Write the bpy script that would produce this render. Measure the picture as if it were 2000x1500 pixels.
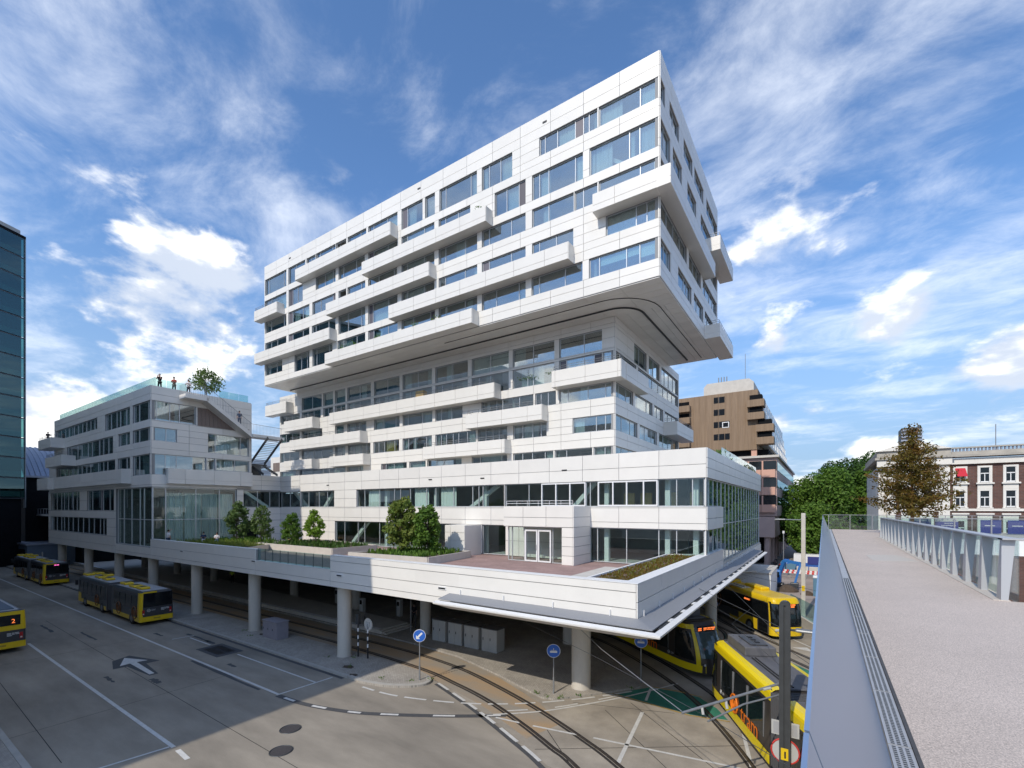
import bpy, bmesh, math, random
from mathutils import Matrix, Vector
random.seed(7)
R = math.radians
for o in list(bpy.data.objects): bpy.data.objects.remove(o)
scene = bpy.context.scene
COL = scene.collection

# ------------------------------------------------------------------ camera
cd = bpy.data.cameras.new('camera'); cam = bpy.data.objects.new('camera', cd); COL.objects.link(cam)
cd.sensor_width = 36.0; cd.lens = 16.236; cd.shift_y = 0.121
cd.clip_start = 0.05; cd.clip_end = 4000
cam.location = (0, 0, 10.5); cam.rotation_euler = (R(90), 0, R(33.98))
scene.camera = cam

# ------------------------------------------------------------------ world, sun, exposure
SUN_EL = 40.0
SUN_AZ = 4.0          # degrees from the -Y axis towards -X
world = bpy.data.worlds.new('World'); scene.world = world; world.use_nodes = True
nt = world.node_tree; nt.nodes.clear()
def wn(t, **k):
    n = nt.nodes.new(t)
    for a, b in k.items(): setattr(n, a, b)
    return n
def wl(a, b): nt.links.new(a, b)
def wmath(op, a, b=None, c=None, clamp=False):
    n = wn('ShaderNodeMath', operation=op); n.use_clamp = clamp
    for i, v in enumerate((a, b, c)):
        if v is None: continue
        if isinstance(v, (int, float)): n.inputs[i].default_value = v
        else: wl(v, n.inputs[i])
    return n.outputs[0]
def wvec(op, a, b=None, s=None):
    n = wn('ShaderNodeVectorMath', operation=op)
    for i, v in enumerate((a, b)):
        if v is None: continue
        if isinstance(v, (tuple, list)): n.inputs[i].default_value = v
        else: wl(v, n.inputs[i])
    if s is not None: n.inputs[3].default_value = s
    return n.outputs['Value'] if op in ('DOT_PRODUCT', 'LENGTH', 'DISTANCE') else n.outputs[0]
def wramp(x, lo, hi):
    n = wn('ShaderNodeMapRange', interpolation_type='SMOOTHSTEP')
    wl(x, n.inputs[0]); n.inputs[1].default_value = lo; n.inputs[2].default_value = hi
    return n.outputs[0]
def wnoise(v, scale, detail=6, rough=0.55, dist=0.0):
    n = wn('ShaderNodeTexNoise'); wl(v, n.inputs['Vector'])
    n.inputs['Scale'].default_value = scale; n.inputs['Detail'].default_value = detail
    n.inputs['Roughness'].default_value = rough; n.inputs['Distortion'].default_value = dist
    return n.outputs[0]
sky = wn('ShaderNodeTexSky', sky_type='NISHITA'); sky.sun_disc = False
sky.sun_elevation = R(SUN_EL); sky.sun_rotation = R(180 + SUN_AZ)
sky.altitude = 10; sky.air_density = 1.0; sky.dust_density = 0.4; sky.ozone_density = 3.5
tc = wn('ShaderNodeTexCoord'); D = tc.outputs['Generated']
sep = wn('ShaderNodeSeparateXYZ'); wl(D, sep.inputs[0])
dz = wmath('MAXIMUM', sep.outputs[2], 0.0)
den = wmath('ADD', dz, 0.12)
cu = wmath('DIVIDE', sep.outputs[0], den); cv = wmath('DIVIDE', sep.outputs[1], den)
cmb = wn('ShaderNodeCombineXYZ'); wl(cu, cmb.inputs[0]); wl(cv, cmb.inputs[1])
mp = wn('ShaderNodeMapping'); wl(cmb.outputs[0], mp.inputs[0])
mp.inputs['Rotation'].default_value = (0, 0, R(28)); mp.inputs['Scale'].default_value = (0.85, 1.15, 1)
mp.inputs['Location'].default_value = (2.3, 0.4, 0)
big = wnoise(mp.outputs[0], 1.15, 4, 0.55, 0.3)
fine = wnoise(mp.outputs[0], 3.4, 12, 0.66, 0.35)
cir = wmath('ADD', wmath('MULTIPLY', big, 0.62), wmath('MULTIPLY', fine, 0.5))
cirf = wmath('MULTIPLY', wramp(cir, 0.49, 0.80), 0.70)
# low cumulus: a soft bank of heaps round the horizon, thickest in a few directions
n1 = wnoise(wvec('MULTIPLY', D, (1, 1, 1.9)), 5.0, 10, 0.56, 0.1)
n2 = wnoise(wvec('ADD', wvec('MULTIPLY', D, (1, 1, 1.9)), (-0.01, -0.03, 0.06)), 5.0, 5, 0.5, 0.1)
heap = None
for (vx, vy, vz, rad, amp) in ((-.90, .32, .27, .26, .24), (-.84, .36, .40, .15, .17), (-.963, .206, .135, .17, .24),
                               (.25, .955, .19, .16, .25), (.1, .946, .30, .10, .17), (-.083, .955, .285, .07, .16), (-.045, .983, .16, .10, .17),
                               (.10, .98, .09, .13, .12), (.9, -.3, .2, .2, .16), (.3, -.9, .2, .25, .16), (-.5, -.8, .25, .25, .16), (-.2, .95, .1, .12, .08)):
    l = math.sqrt(vx * vx + vy * vy + vz * vz)
    dd = wvec('DISTANCE', wvec('MULTIPLY', D, (1, 1, 1.5)), (vx / l, vy / l, 1.5 * vz / l))
    g = wmath('MULTIPLY', wramp(dd, rad, rad * 0.15), amp)
    heap = g if heap is None else wmath('MAXIMUM', heap, g)
cum = wmath('ADD', n1, heap)
cumf = wramp(cum, 0.60, 0.72)
elev = wmath('MULTIPLY', wramp(dz, 0.62, 0.40), 1.0)
cumf = wmath('MULTIPLY', wmath('MULTIPLY', cumf, elev), 0.93)
shade = wramp(wmath('SUBTRACT', n1, n2), -0.06, 0.07)
def wmix(f, a, b):
    n = wn('ShaderNodeMix', data_type='RGBA'); wl(f, n.inputs[0])
    for i, v in ((6, a), (7, b)):
        if isinstance(v, tuple): n.inputs[i].default_value = v
        else: wl(v, n.inputs[i])
    return n.outputs[2]
skyc = wn('ShaderNodeMix', data_type='RGBA', blend_type='MULTIPLY'); skyc.inputs[0].default_value = 1
wl(sky.outputs[0], skyc.inputs[6]); skyc.inputs[7].default_value = (0.74, 0.90, 1.03, 1)
haze_f = wmath('MULTIPLY', wramp(dz, 0.50, 0.0), 0.92)
base = wmix(haze_f, skyc.outputs[2], (1.75, 2.5, 3.6, 1))
c1 = wmix(cirf, base, (6.1, 6.4, 6.9, 1))
cumc = wmix(shade, (3.7, 4.1, 4.8, 1), (7.4, 7.3, 7.1, 1))
c2 = wmix(cumf, c1, cumc)
bg = wn('ShaderNodeBackground'); bg.inputs[1].default_value = 0.15
wl(c2, bg.inputs[0])
out = wn('ShaderNodeOutputWorld'); wl(bg.outputs[0], out.inputs[0])

sd = bpy.data.lights.new('sun', 'SUN'); sun = bpy.data.objects.new('sun', sd); COL.objects.link(sun)
sd.energy = 2.35; sd.angle = R(0.55); sd.color = (1.0, 0.92, 0.80)
ld = Vector((math.sin(R(SUN_AZ)) * math.cos(R(SUN_EL)), math.cos(R(SUN_AZ)) * math.cos(R(SUN_EL)), -math.sin(R(SUN_EL))))
sun.rotation_euler = ld.to_track_quat('-Z', 'Y').to_euler(); sun.location = (0, -40, 80)
vs = scene.view_settings
vs.view_transform = 'Standard'; vs.look = 'None'; vs.gamma = 1.0; vs.use_curve_mapping = False; vs.exposure = 0.42
scene.cycles.caustics_reflective = False; scene.cycles.caustics_refractive = False
scene.cycles.transparent_max_bounces = 24; scene.cycles.max_bounces = 8
scene.cycles.sample_clamp_indirect = 6.0

# ------------------------------------------------------------------ materials
def mat(name, col, rough=0.6, metal=0.0, var=0.0, vscale=2.0, bump=0.0, bscale=40.0, rnd=0.0, spec=0.5, emit=None, stretch=(1, 1, 1), var2=0.0, v2scale=30.0):
    m = bpy.data.materials.new(name); m.use_nodes = True
    t = m.node_tree; p = t.nodes['Principled BSDF']
    p.inputs['Base Color'].default_value = (*col, 1); p.inputs['Roughness'].default_value = rough
    p.inputs['Metallic'].default_value = metal; p.inputs['Specular IOR Level'].default_value = spec
    if emit: p.inputs['Emission Color'].default_value = (*emit[:3], 1); p.inputs['Emission Strength'].default_value = emit[3]
    if var or bump or rnd or var2:
        g = t.nodes.new('ShaderNodeNewGeometry'); mpg = t.nodes.new('ShaderNodeMapping')
        t.links.new(g.outputs['Position'], mpg.inputs[0]); mpg.inputs['Scale'].default_value = stretch
        val = None
        def noise(sc, det):
            n = t.nodes.new('ShaderNodeTexNoise'); t.links.new(mpg.outputs[0], n.inputs['Vector'])
            n.inputs['Scale'].default_value = sc; n.inputs['Detail'].default_value = det; n.inputs['Roughness'].default_value = 0.6
            return n.outputs[0]
        def rng(x, amt):
            r = t.nodes.new('ShaderNodeMapRange'); t.links.new(x, r.inputs[0])
            r.inputs[1].default_value = 0.25; r.inputs[2].default_value = 0.75
            r.inputs[3].default_value = 1 - amt; r.inputs[4].default_value = 1 + amt
            return r.outputs[0]
        fs = []
        if var: fs.append(rng(noise(vscale, 7), var))
        if var2: fs.append(rng(noise(v2scale, 4), var2))
        if rnd:
            oi = t.nodes.new('ShaderNodeObjectInfo'); r = t.nodes.new('ShaderNodeMapRange'); t.links.new(oi.outputs['Random'], r.inputs[0])
            r.inputs[3].default_value = 1 - rnd; r.inputs[4].default_value = 1 + rnd; fs.append(r.outputs[0])
        for f in fs:
            if val is None: val = f
            else:
                q = t.nodes.new('ShaderNodeMath'); q.operation = 'MULTIPLY'; t.links.new(val, q.inputs[0]); t.links.new(f, q.inputs[1]); val = q.outputs[0]
        if val is not None:
            v = t.nodes.new('ShaderNodeVectorMath'); v.operation = 'SCALE'; v.inputs[0].default_value = col
            t.links.new(val, v.inputs[3]); t.links.new(v.outputs[0], p.inputs['Base Color'])
        if bump:
            b = t.nodes.new('ShaderNodeBump'); b.inputs['Strength'].default_value = bump; b.inputs['Distance'].default_value = 0.02
            t.links.new(noise(bscale, 5), b.inputs['Height']); t.links.new(b.outputs[0], p.inputs['Normal'])
    return m
def glass(name, tint, ior=1.6, rough=0.0, gl=(0.95, 0.97, 1.0)):
    m = bpy.data.materials.new(name); m.use_nodes = True; t = m.node_tree; t.nodes.clear()
    o = t.nodes.new('ShaderNodeOutputMaterial'); mx = t.nodes.new('ShaderNodeMixShader')
    tr = t.nodes.new('ShaderNodeBsdfTransparent'); tr.inputs[0].default_value = (*tint, 1)
    g = t.nodes.new('ShaderNodeBsdfGlossy'); g.inputs['Roughness'].default_value = rough; g.inputs[0].default_value = (*gl, 1)
    f = t.nodes.new('ShaderNodeFresnel'); ge = t.nodes.new('ShaderNodeNewGeometry'); mr = t.nodes.new('ShaderNodeMapRange')
    mr.inputs[3].default_value = ior; mr.inputs[4].default_value = 1 / ior; t.links.new(ge.outputs['Backfacing'], mr.inputs[0]); t.links.new(mr.outputs[0], f.inputs[0])
    t.links.new(f.outputs[0], mx.inputs[0]); t.links.new(tr.outputs[0], mx.inputs[1]); t.links.new(g.outputs[0], mx.inputs[2])
    t.links.new(mx.outputs[0], o.inputs[0])
    return m
def two_tone(name, ca, cb, scale, lo, hi, rough=0.9, stretch=(1, 1, 1), bump=0.0, fine=0.0, fscale=60, rotz=0):
    m = mat(name, ca, rough); t = m.node_tree; p = t.nodes['Principled BSDF']
    g = t.nodes.new('ShaderNodeNewGeometry'); mpg = t.nodes.new('ShaderNodeMapping'); t.links.new(g.outputs['Position'], mpg.inputs[0]); mpg.inputs['Scale'].default_value = stretch
    mpg.inputs['Rotation'].default_value = (0, 0, rotz)
    n = t.nodes.new('ShaderNodeTexNoise'); t.links.new(mpg.outputs[0], n.inputs[0]); n.inputs['Scale'].default_value = scale; n.inputs['Detail'].default_value = 9; n.inputs['Roughness'].default_value = 0.62
    r = t.nodes.new('ShaderNodeMapRange'); r.inputs[1].default_value = lo; r.inputs[2].default_value = hi; t.links.new(n.outputs[0], r.inputs[0])
    x = t.nodes.new('ShaderNodeMix'); x.data_type = 'RGBA'; t.links.new(r.outputs[0], x.inputs[0]); x.inputs[6].default_value = (*ca, 1); x.inputs[7].default_value = (*cb, 1)
    res = x.outputs[2]
    n2 = t.nodes.new('ShaderNodeTexNoise'); t.links.new(g.outputs['Position'], n2.inputs[0]); n2.inputs['Scale'].default_value = fscale; n2.inputs['Detail'].default_value = 4
    if fine:
        r2 = t.nodes.new('ShaderNodeMapRange'); r2.inputs[1].default_value = 0.25; r2.inputs[2].default_value = 0.75; r2.inputs[3].default_value = 1 - fine; r2.inputs[4].default_value = 1 + fine; t.links.new(n2.outputs[0], r2.inputs[0])
        v = t.nodes.new('ShaderNodeVectorMath'); v.operation = 'SCALE'; t.links.new(res, v.inputs[0]); t.links.new(r2.outputs[0], v.inputs[3]); res = v.outputs[0]
    t.links.new(res, p.inputs['Base Color'])
    if bump:
        b = t.nodes.new('ShaderNodeBump'); b.inputs['Strength'].default_value = bump; b.inputs['Distance'].default_value = 0.01; t.links.new(n2.outputs[0], b.inputs['Height']); t.links.new(b.outputs[0], p.inputs['Normal'])
    return m
def brick_mat(name, c1, c2, mortar, bw, bh, axis='XZ', ms=0.012, rough=0.85, var=0.12, rot=0.0):
    m = mat(name, c1, rough); t = m.node_tree; p = t.nodes['Principled BSDF']
    g = t.nodes.new('ShaderNodeNewGeometry'); s = t.nodes.new('ShaderNodeSeparateXYZ'); t.links.new(g.outputs['Position'], s.inputs[0])
    c = t.nodes.new('ShaderNodeCombineXYZ')
    t.links.new(s.outputs['XYZ'.index(axis[0])], c.inputs[0]); t.links.new(s.outputs['XYZ'.index(axis[1])], c.inputs[1])
    mpg = t.nodes.new('ShaderNodeMapping'); t.links.new(c.outputs[0], mpg.inputs[0]); mpg.inputs['Rotation'].default_value = (0, 0, rot)
    b = t.nodes.new('ShaderNodeTexBrick'); t.links.new(mpg.outputs[0], b.inputs[0]); b.inputs['Scale'].default_value = 1.0
    b.inputs['Brick Width'].default_value = bw; b.inputs['Row Height'].default_value = bh; b.inputs['Mortar Size'].default_value = ms
    b.inputs['Color1'].default_value = (*c1, 1); b.inputs['Color2'].default_value = (*c2, 1); b.inputs['Mortar'].default_value = (*mortar, 1)
    n = t.nodes.new('ShaderNodeTexNoise'); t.links.new(g.outputs['Position'], n.inputs[0]); n.inputs['Scale'].default_value = 0.7; n.inputs['Detail'].default_value = 8
    r = t.nodes.new('ShaderNodeMapRange'); r.inputs[1].default_value = 0.3; r.inputs[2].default_value = 0.7; r.inputs[3].default_value = 1 - var; r.inputs[4].default_value = 1 + var; t.links.new(n.outputs[0], r.inputs[0])
    v = t.nodes.new('ShaderNodeVectorMath'); v.operation = 'SCALE'; t.links.new(b.outputs[0], v.inputs[0]); t.links.new(r.outputs[0], v.inputs[3]); t.links.new(v.outputs[0], p.inputs['Base Color'])
    return m
def leaf_mat(name, c1, c2, scale=1.2, trans=0.35):
    m = bpy.data.materials.new(name); m.use_nodes = True; t = m.node_tree; t.nodes.clear()
    o = t.nodes.new('ShaderNodeOutputMaterial'); g = t.nodes.new('ShaderNodeNewGeometry')
    n = t.nodes.new('ShaderNodeTexNoise'); t.links.new(g.outputs['Position'], n.inputs[0]); n.inputs['Scale'].default_value = scale; n.inputs['Detail'].default_value = 6; n.inputs['Roughness'].default_value = 0.75
    r = t.nodes.new('ShaderNodeMapRange'); r.inputs[1].default_value = 0.36; r.inputs[2].default_value = 0.64; t.links.new(n.outputs[0], r.inputs[0])
    x = t.nodes.new('ShaderNodeMix'); x.data_type = 'RGBA'; t.links.new(r.outputs[0], x.inputs[0]); x.inputs[6].default_value = (*c1, 1); x.inputs[7].default_value = (*c2, 1)
    d = t.nodes.new('ShaderNodeBsdfPrincipled'); d.inputs['Roughness'].default_value = 0.55; t.links.new(x.outputs[2], d.inputs['Base Color']); d.inputs['Specular IOR Level'].default_value = 0.3
    tr = t.nodes.new('ShaderNodeBsdfTranslucent'); t.links.new(x.outputs[2], tr.inputs[0])
    mx = t.nodes.new('ShaderNodeMixShader'); mx.inputs[0].default_value = trans
    t.links.new(d.outputs[0], mx.inputs[1]); t.links.new(tr.outputs[0], mx.inputs[2]); t.links.new(mx.outputs[0], o.inputs[0])
    return m

M = {}
M['panel'] = mat('white_cladding', (0.79, 0.765, 0.715), 0.38, 0, var=0.035, vscale=0.8, rnd=0.03, spec=0.4)
M['joint'] = mat('joint_backing', (0.30, 0.305, 0.31), 0.8)
M['soffit'] = mat('soffit_metal', (0.67, 0.645, 0.60), 0.28, 0.0, var=0.05, vscale=0.5, rnd=0.05, spec=0.6)
M['frame'] = mat('window_frame', (0.62, 0.64, 0.65), 0.35, 0.3)
M['wframe'] = mat('white_frame', (0.78, 0.78, 0.78), 0.4)
M['louvre'] = mat('louvre_panel', (0.12, 0.11, 0.13), 0.5, rnd=0.3)
M['pane'] = glass('window_glass', (0.76, 0.86, 0.86), 2.9)
M['pane_clear'] = glass('clear_glass', (0.86, 0.93, 0.91), 1.62)
M['pane_dark'] = glass('tower_glass', (0.30, 0.52, 0.50), 1.95, 0.0, (0.62, 0.82, 0.86))
M['pane_green'] = glass('balustrade_glass', (0.72, 0.87, 0.86), 1.5)
M['interior'] = mat('interior_wall', (0.42, 0.42, 0.41), 0.9, var=0.15, vscale=0.6)
M['slab'] = mat('interior_slab', (0.5, 0.5, 0.49), 0.9)
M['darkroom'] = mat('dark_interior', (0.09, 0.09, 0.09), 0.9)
M['curtain'] = mat('curtain_cloth', (0.72, 0.74, 0.72), 0.95, rnd=0.16)
M['curtain_y'] = mat('yellow_curtain', (0.62, 0.42, 0.05), 0.95)
M['curtain_p'] = mat('pink_curtain', (0.66, 0.52, 0.48), 0.95)
M['curtain_b'] = mat('blue_curtain', (0.05, 0.22, 0.33), 0.95)
M['blind'] = mat('blind_cloth', (0.70, 0.80, 0.74), 0.9)
M['concrete'] = mat('column_concrete', (0.60, 0.56, 0.49), 0.8, var=0.12, vscale=1.2, bump=0.15, bscale=25, stretch=(1, 1, 0.25), var2=0.05)
M['concrete_lt'] = mat('pale_concrete', (0.57, 0.535, 0.48), 0.85, var=0.10, vscale=1.5, var2=0.06)
M['steel'] = mat('galvanised_steel', (0.30, 0.31, 0.32), 0.5, 0.5, var=0.1, vscale=6)
M['dsteel'] = mat('dark_steel', (0.075, 0.08, 0.085), 0.45, 0.4, var=0.12, vscale=4)
M['gutter'] = mat('gutter_steel', (0.52, 0.52, 0.52), 0.5, 0.4, var=0.08, vscale=8)
M['grate'] = mat('canopy_grating', (0.30, 0.31, 0.33), 0.6, 0.3, var=0.12, vscale=40)
M['black'] = mat('black_plastic', (0.018, 0.018, 0.02), 0.4)
M['white'] = mat('white_paint', (0.78, 0.78, 0.77), 0.5, var=0.05, vscale=3)
M['wood'] = mat('grey_wood_cladding', (0.21, 0.165, 0.145), 0.75, var=0.22, vscale=3.0, stretch=(1, 4, 0.08))
M['road'] = two_tone('road_surface', (0.205, 0.18, 0.145), (0.37, 0.325, 0.262), 0.30, 0.34, 0.66, 0.9, (0.35, 1.1, 1), 0.3, 0.16, 45)
M['slab_road'] = two_tone('tram_road_concrete', (0.27, 0.238, 0.195), (0.42, 0.372, 0.305), 0.4, 0.36, 0.66, 0.9, (1, 1, 1), 0.2, 0.12, 40)
M['rust_road'] = two_tone('rust_stained_track_bed', (0.40, 0.28, 0.165), (0.31, 0.275, 0.225), 0.35, 0.40, 0.62, 0.9, (0.5, 1.6, 1), 0.2, 0.12, 40)
M['stain'] = mat('tar_patch', (0.075, 0.075, 0.077), 0.8, var=0.2, vscale=6)
M['paint'] = mat('road_paint', (0.60, 0.59, 0.56), 0.7, var=0.14, vscale=3, var2=0.15, v2scale=25)
M['green_paint'] = mat('green_road_paint', (0.035, 0.20, 0.135), 0.75, var=0.22, vscale=1.5, var2=0.15)
M['yellow_line'] = mat('worn_yellow_line', (0.45, 0.29, 0.04), 0.8, var=0.3, vscale=5)
M['paver'] = brick_mat('pavement_bricks', (0.41, 0.375, 0.325), (0.34, 0.31, 0.27), (0.22, 0.21, 0.19), 0.21, 0.105, 'XY', 0.006, 0.9, 0.14, R(45))
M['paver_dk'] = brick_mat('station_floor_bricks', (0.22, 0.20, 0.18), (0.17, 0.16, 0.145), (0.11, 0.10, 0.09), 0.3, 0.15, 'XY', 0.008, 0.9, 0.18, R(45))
M['paver_red'] = brick_mat('terrace_bricks', (0.40, 0.26, 0.23), (0.31, 0.20, 0.185), (0.25, 0.2, 0.18), 0.24, 0.06, 'XY', 0.005, 0.9, 0.14, R(12))
M['kerb'] = mat('kerb_stone', (0.42, 0.40, 0.36), 0.85, var=0.12, vscale=2)
M['rail'] = mat('tram_rail', (0.10, 0.085, 0.075), 0.45, 0.5, var=0.25, vscale=2)
M['groove'] = mat('rail_groove', (0.03, 0.026, 0.023), 0.9)
M['soil'] = mat('planting_soil', (0.085, 0.06, 0.042), 0.95, var=0.3, vscale=6)
M['sedum'] = mat('sedum_mat', (0.16, 0.11, 0.07), 0.95, var=0.5, vscale=5, bump=0.6, bscale=30)
M['deck'] = mat('walkway_deck', (0.56, 0.475, 0.41), 0.8, var=0.07, vscale=0.7, var2=0.6, v2scale=95, bump=0.2, bscale=90)
M['deck_lt'] = mat('walkway_deck_hatch', (0.55, 0.50, 0.44), 0.75, var2=0.2, v2scale=60)
M['balmetal'] = mat('balustrade_metal', (0.33, 0.42, 0.56), 0.3, 0.8, var=0.03, vscale=0.9, stretch=(1, .3, 1))
M['post'] = mat('balustrade_post', (0.46, 0.465, 0.475), 0.4, 0.25)
M['brown'] = mat('brown_ribbed_concrete', (0.27, 0.19, 0.125), 0.9, var=0.22, vscale=1.0, stretch=(6, 6, 0.15), var2=0.15, v2scale=3)
M['pink'] = mat('pink_panel', (0.62, 0.36, 0.27), 0.8, var=0.06, vscale=0.6)
M['pinkgrey'] = mat('pink_granite', (0.50, 0.36, 0.32), 0.7, var=0.08, vscale=1)
M['brick'] = brick_mat('dark_brick', (0.155, 0.072, 0.055), (0.11, 0.055, 0.045), (0.13, 0.10, 0.09), 0.5, 0.16, 'XZ', 0.02, 0.9, 0.16)
M['cream'] = mat('cream_stucco', (0.76, 0.73, 0.67), 0.8, var=0.06, vscale=0.8)
M['stone'] = mat('weathered_stone', (0.42, 0.39, 0.34), 0.9, var=0.2, vscale=1.0)
M['redcloth'] = mat('red_awning', (0.55, 0.03, 0.05), 0.9)
M['signblue'] = mat('sign_blue', (0.025, 0.13, 0.52), 0.4)
M['navy'] = mat('navy_sign', (0.035, 0.045, 0.21), 0.45)
M['yellow'] = mat('bus_yellow', (0.78, 0.53, 0.015), 0.28, var=0.04, vscale=2)
M['tyellow'] = mat('tram_yellow', (0.86, 0.66, 0.01), 0.25)
M['busgrey'] = mat('bus_anthracite', (0.055, 0.055, 0.058), 0.3, var=0.1, vscale=2)
M['busroof'] = mat('bus_roof', (0.42, 0.43, 0.45), 0.5, var=0.12, vscale=1.5)
M['busglass'] = mat('bus_window', (0.008, 0.010, 0.012), 0.06, spec=0.6)
M['bellows'] = mat('bellows_rubber', (0.10, 0.10, 0.105), 0.7)
M['tyre'] = mat('tyre_rubber', (0.02, 0.02, 0.02), 0.85)
M['rim'] = mat('wheel_rim', (0.25, 0.25, 0.25), 0.4, 0.6)
M['redlamp'] = mat('red_lamp', (0.4, 0.015, 0.015), 0.3)
M['whitelamp'] = mat('white_lamp', (0.6, 0.6, 0.58), 0.3)
M['orange'] = mat('orange_print', (0.85, 0.20, 0.01), 0.5)
M['led'] = mat('orange_led', (0.6, 0.15, 0.02), 0.5, emit=(1.0, 0.22, 0.05, 0.9))
M['ledpink'] = mat('pink_led', (0.6, 0.1, 0.3), 0.5, emit=(1.0, 0.15, 0.5, 1.0))
M['logo'] = mat('pale_print', (0.55, 0.55, 0.55), 0.5)
M['tramdark'] = mat('tram_dark_side', (0.045, 0.038, 0.033), 0.28)
M['tramroof'] = mat('tram_roof', (0.13, 0.13, 0.14), 0.6, var=0.15, vscale=2)
M['tramglass'] = mat('tram_window', (0.010, 0.014, 0.015), 0.05, spec=0.7)
M['windscreen'] = mat('tram_windscreen', (0.045, 0.075, 0.075), 0.05, spec=0.8)
M['bark'] = mat('bark', (0.11, 0.085, 0.06), 0.9, var=0.3, vscale=5, stretch=(1, 1, 0.2))
M['bark_or'] = mat('orange_bark', (0.28, 0.15, 0.07), 0.9, var=0.25, vscale=5)
M['leaf_a'] = leaf_mat('leaf_green', (0.075, 0.16, 0.022), (0.16, 0.27, 0.04), 0.8)
M['leaf_dk'] = leaf_mat('leaf_dark_green', (0.04, 0.09, 0.018), (0.085, 0.165, 0.03), 0.6)
M['leaf_br'] = leaf_mat('leaf_bright_green', (0.15, 0.27, 0.025), (0.26, 0.40, 0.04), 3.0)
M['leaf_grey'] = leaf_mat('leaf_grey_green', (0.09, 0.16, 0.045), (0.17, 0.25, 0.075), 2.5)
M['leaf_rust'] = leaf_mat('leaf_rust', (0.19, 0.095, 0.015), (0.13, 0.13, 0.025), 2.2)
M['leaf_dry'] = leaf_mat('leaf_dry_edge', (0.11, 0.19, 0.03), (0.24, 0.27, 0.055), 1.6)
M['skin'] = mat('skin', (0.52, 0.32, 0.24), 0.6)
M['hair'] = mat('hair', (0.05, 0.03, 0.02), 0.7)
M['greyhair'] = mat('grey_hair', (0.4, 0.38, 0.36), 0.7)
M['cl_black'] = mat('black_cloth', (0.02, 0.02, 0.024), 0.9)
M['cl_navy'] = mat('navy_cloth', (0.03, 0.05, 0.10), 0.9)
M['cl_white'] = mat('white_cloth', (0.72, 0.70, 0.70), 0.9)
M['cl_red'] = mat('red_cloth', (0.35, 0.05, 0.04), 0.9)
M['cl_jean'] = mat('jeans_cloth', (0.05, 0.09, 0.16), 0.9)
M['cl_vest'] = mat('vest_cloth', (0.60, 0.72, 0.08), 0.8)
M['container'] = mat('container_blue', (0.03, 0.12, 0.42), 0.5)
M['toilet'] = mat('toilet_blue', (0.10, 0.21, 0.30), 0.5)
M['excav'] = mat('excavator_blue', (0.025, 0.15, 0.42), 0.45)
M['barrier_r'] = mat('barrier_red', (0.6, 0.05, 0.04), 0.5)
M['sand'] = two_tone('building_site_ground', (0.36, 0.30, 0.26), (0.28, 0.23, 0.20), 0.3, 0.4, 0.6, 0.95, fine=0.15)
M['asphalt_far'] = mat('square_paving', (0.23, 0.21, 0.20), 0.9, var=0.15, vscale=0.3, var2=0.1)
M['zinc'] = mat('zinc_roof', (0.34, 0.36, 0.42), 0.4, 0.5, var=0.08, vscale=2)
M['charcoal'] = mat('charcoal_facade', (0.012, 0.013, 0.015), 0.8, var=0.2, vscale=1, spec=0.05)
M['bluegrey'] = mat('bluegrey_wall', (0.11, 0.145, 0.19), 0.6, var=0.08, vscale=1)
M['cabinet'] = mat('cabinet_grey', (0.48, 0.48, 0.46), 0.6, var=0.05, vscale=2)
M['cabinet_p'] = mat('cabinet_mauve', (0.30, 0.28, 0.31), 0.65, var=0.08, vscale=3)
M['caster'] = mat('shade_block_facade', (0.70, 0.67, 0.61), 0.8, var=0.08, vscale=0.5)
M['timber'] = mat('yellow_timber', (0.50, 0.36, 0.16), 0.8, var=0.15, vscale=4)
M['brass'] = mat('manhole_iron', (0.09, 0.08, 0.078), 0.6, 0.4, var=0.3, vscale=20, bump=0.5, bscale=30)

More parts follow.
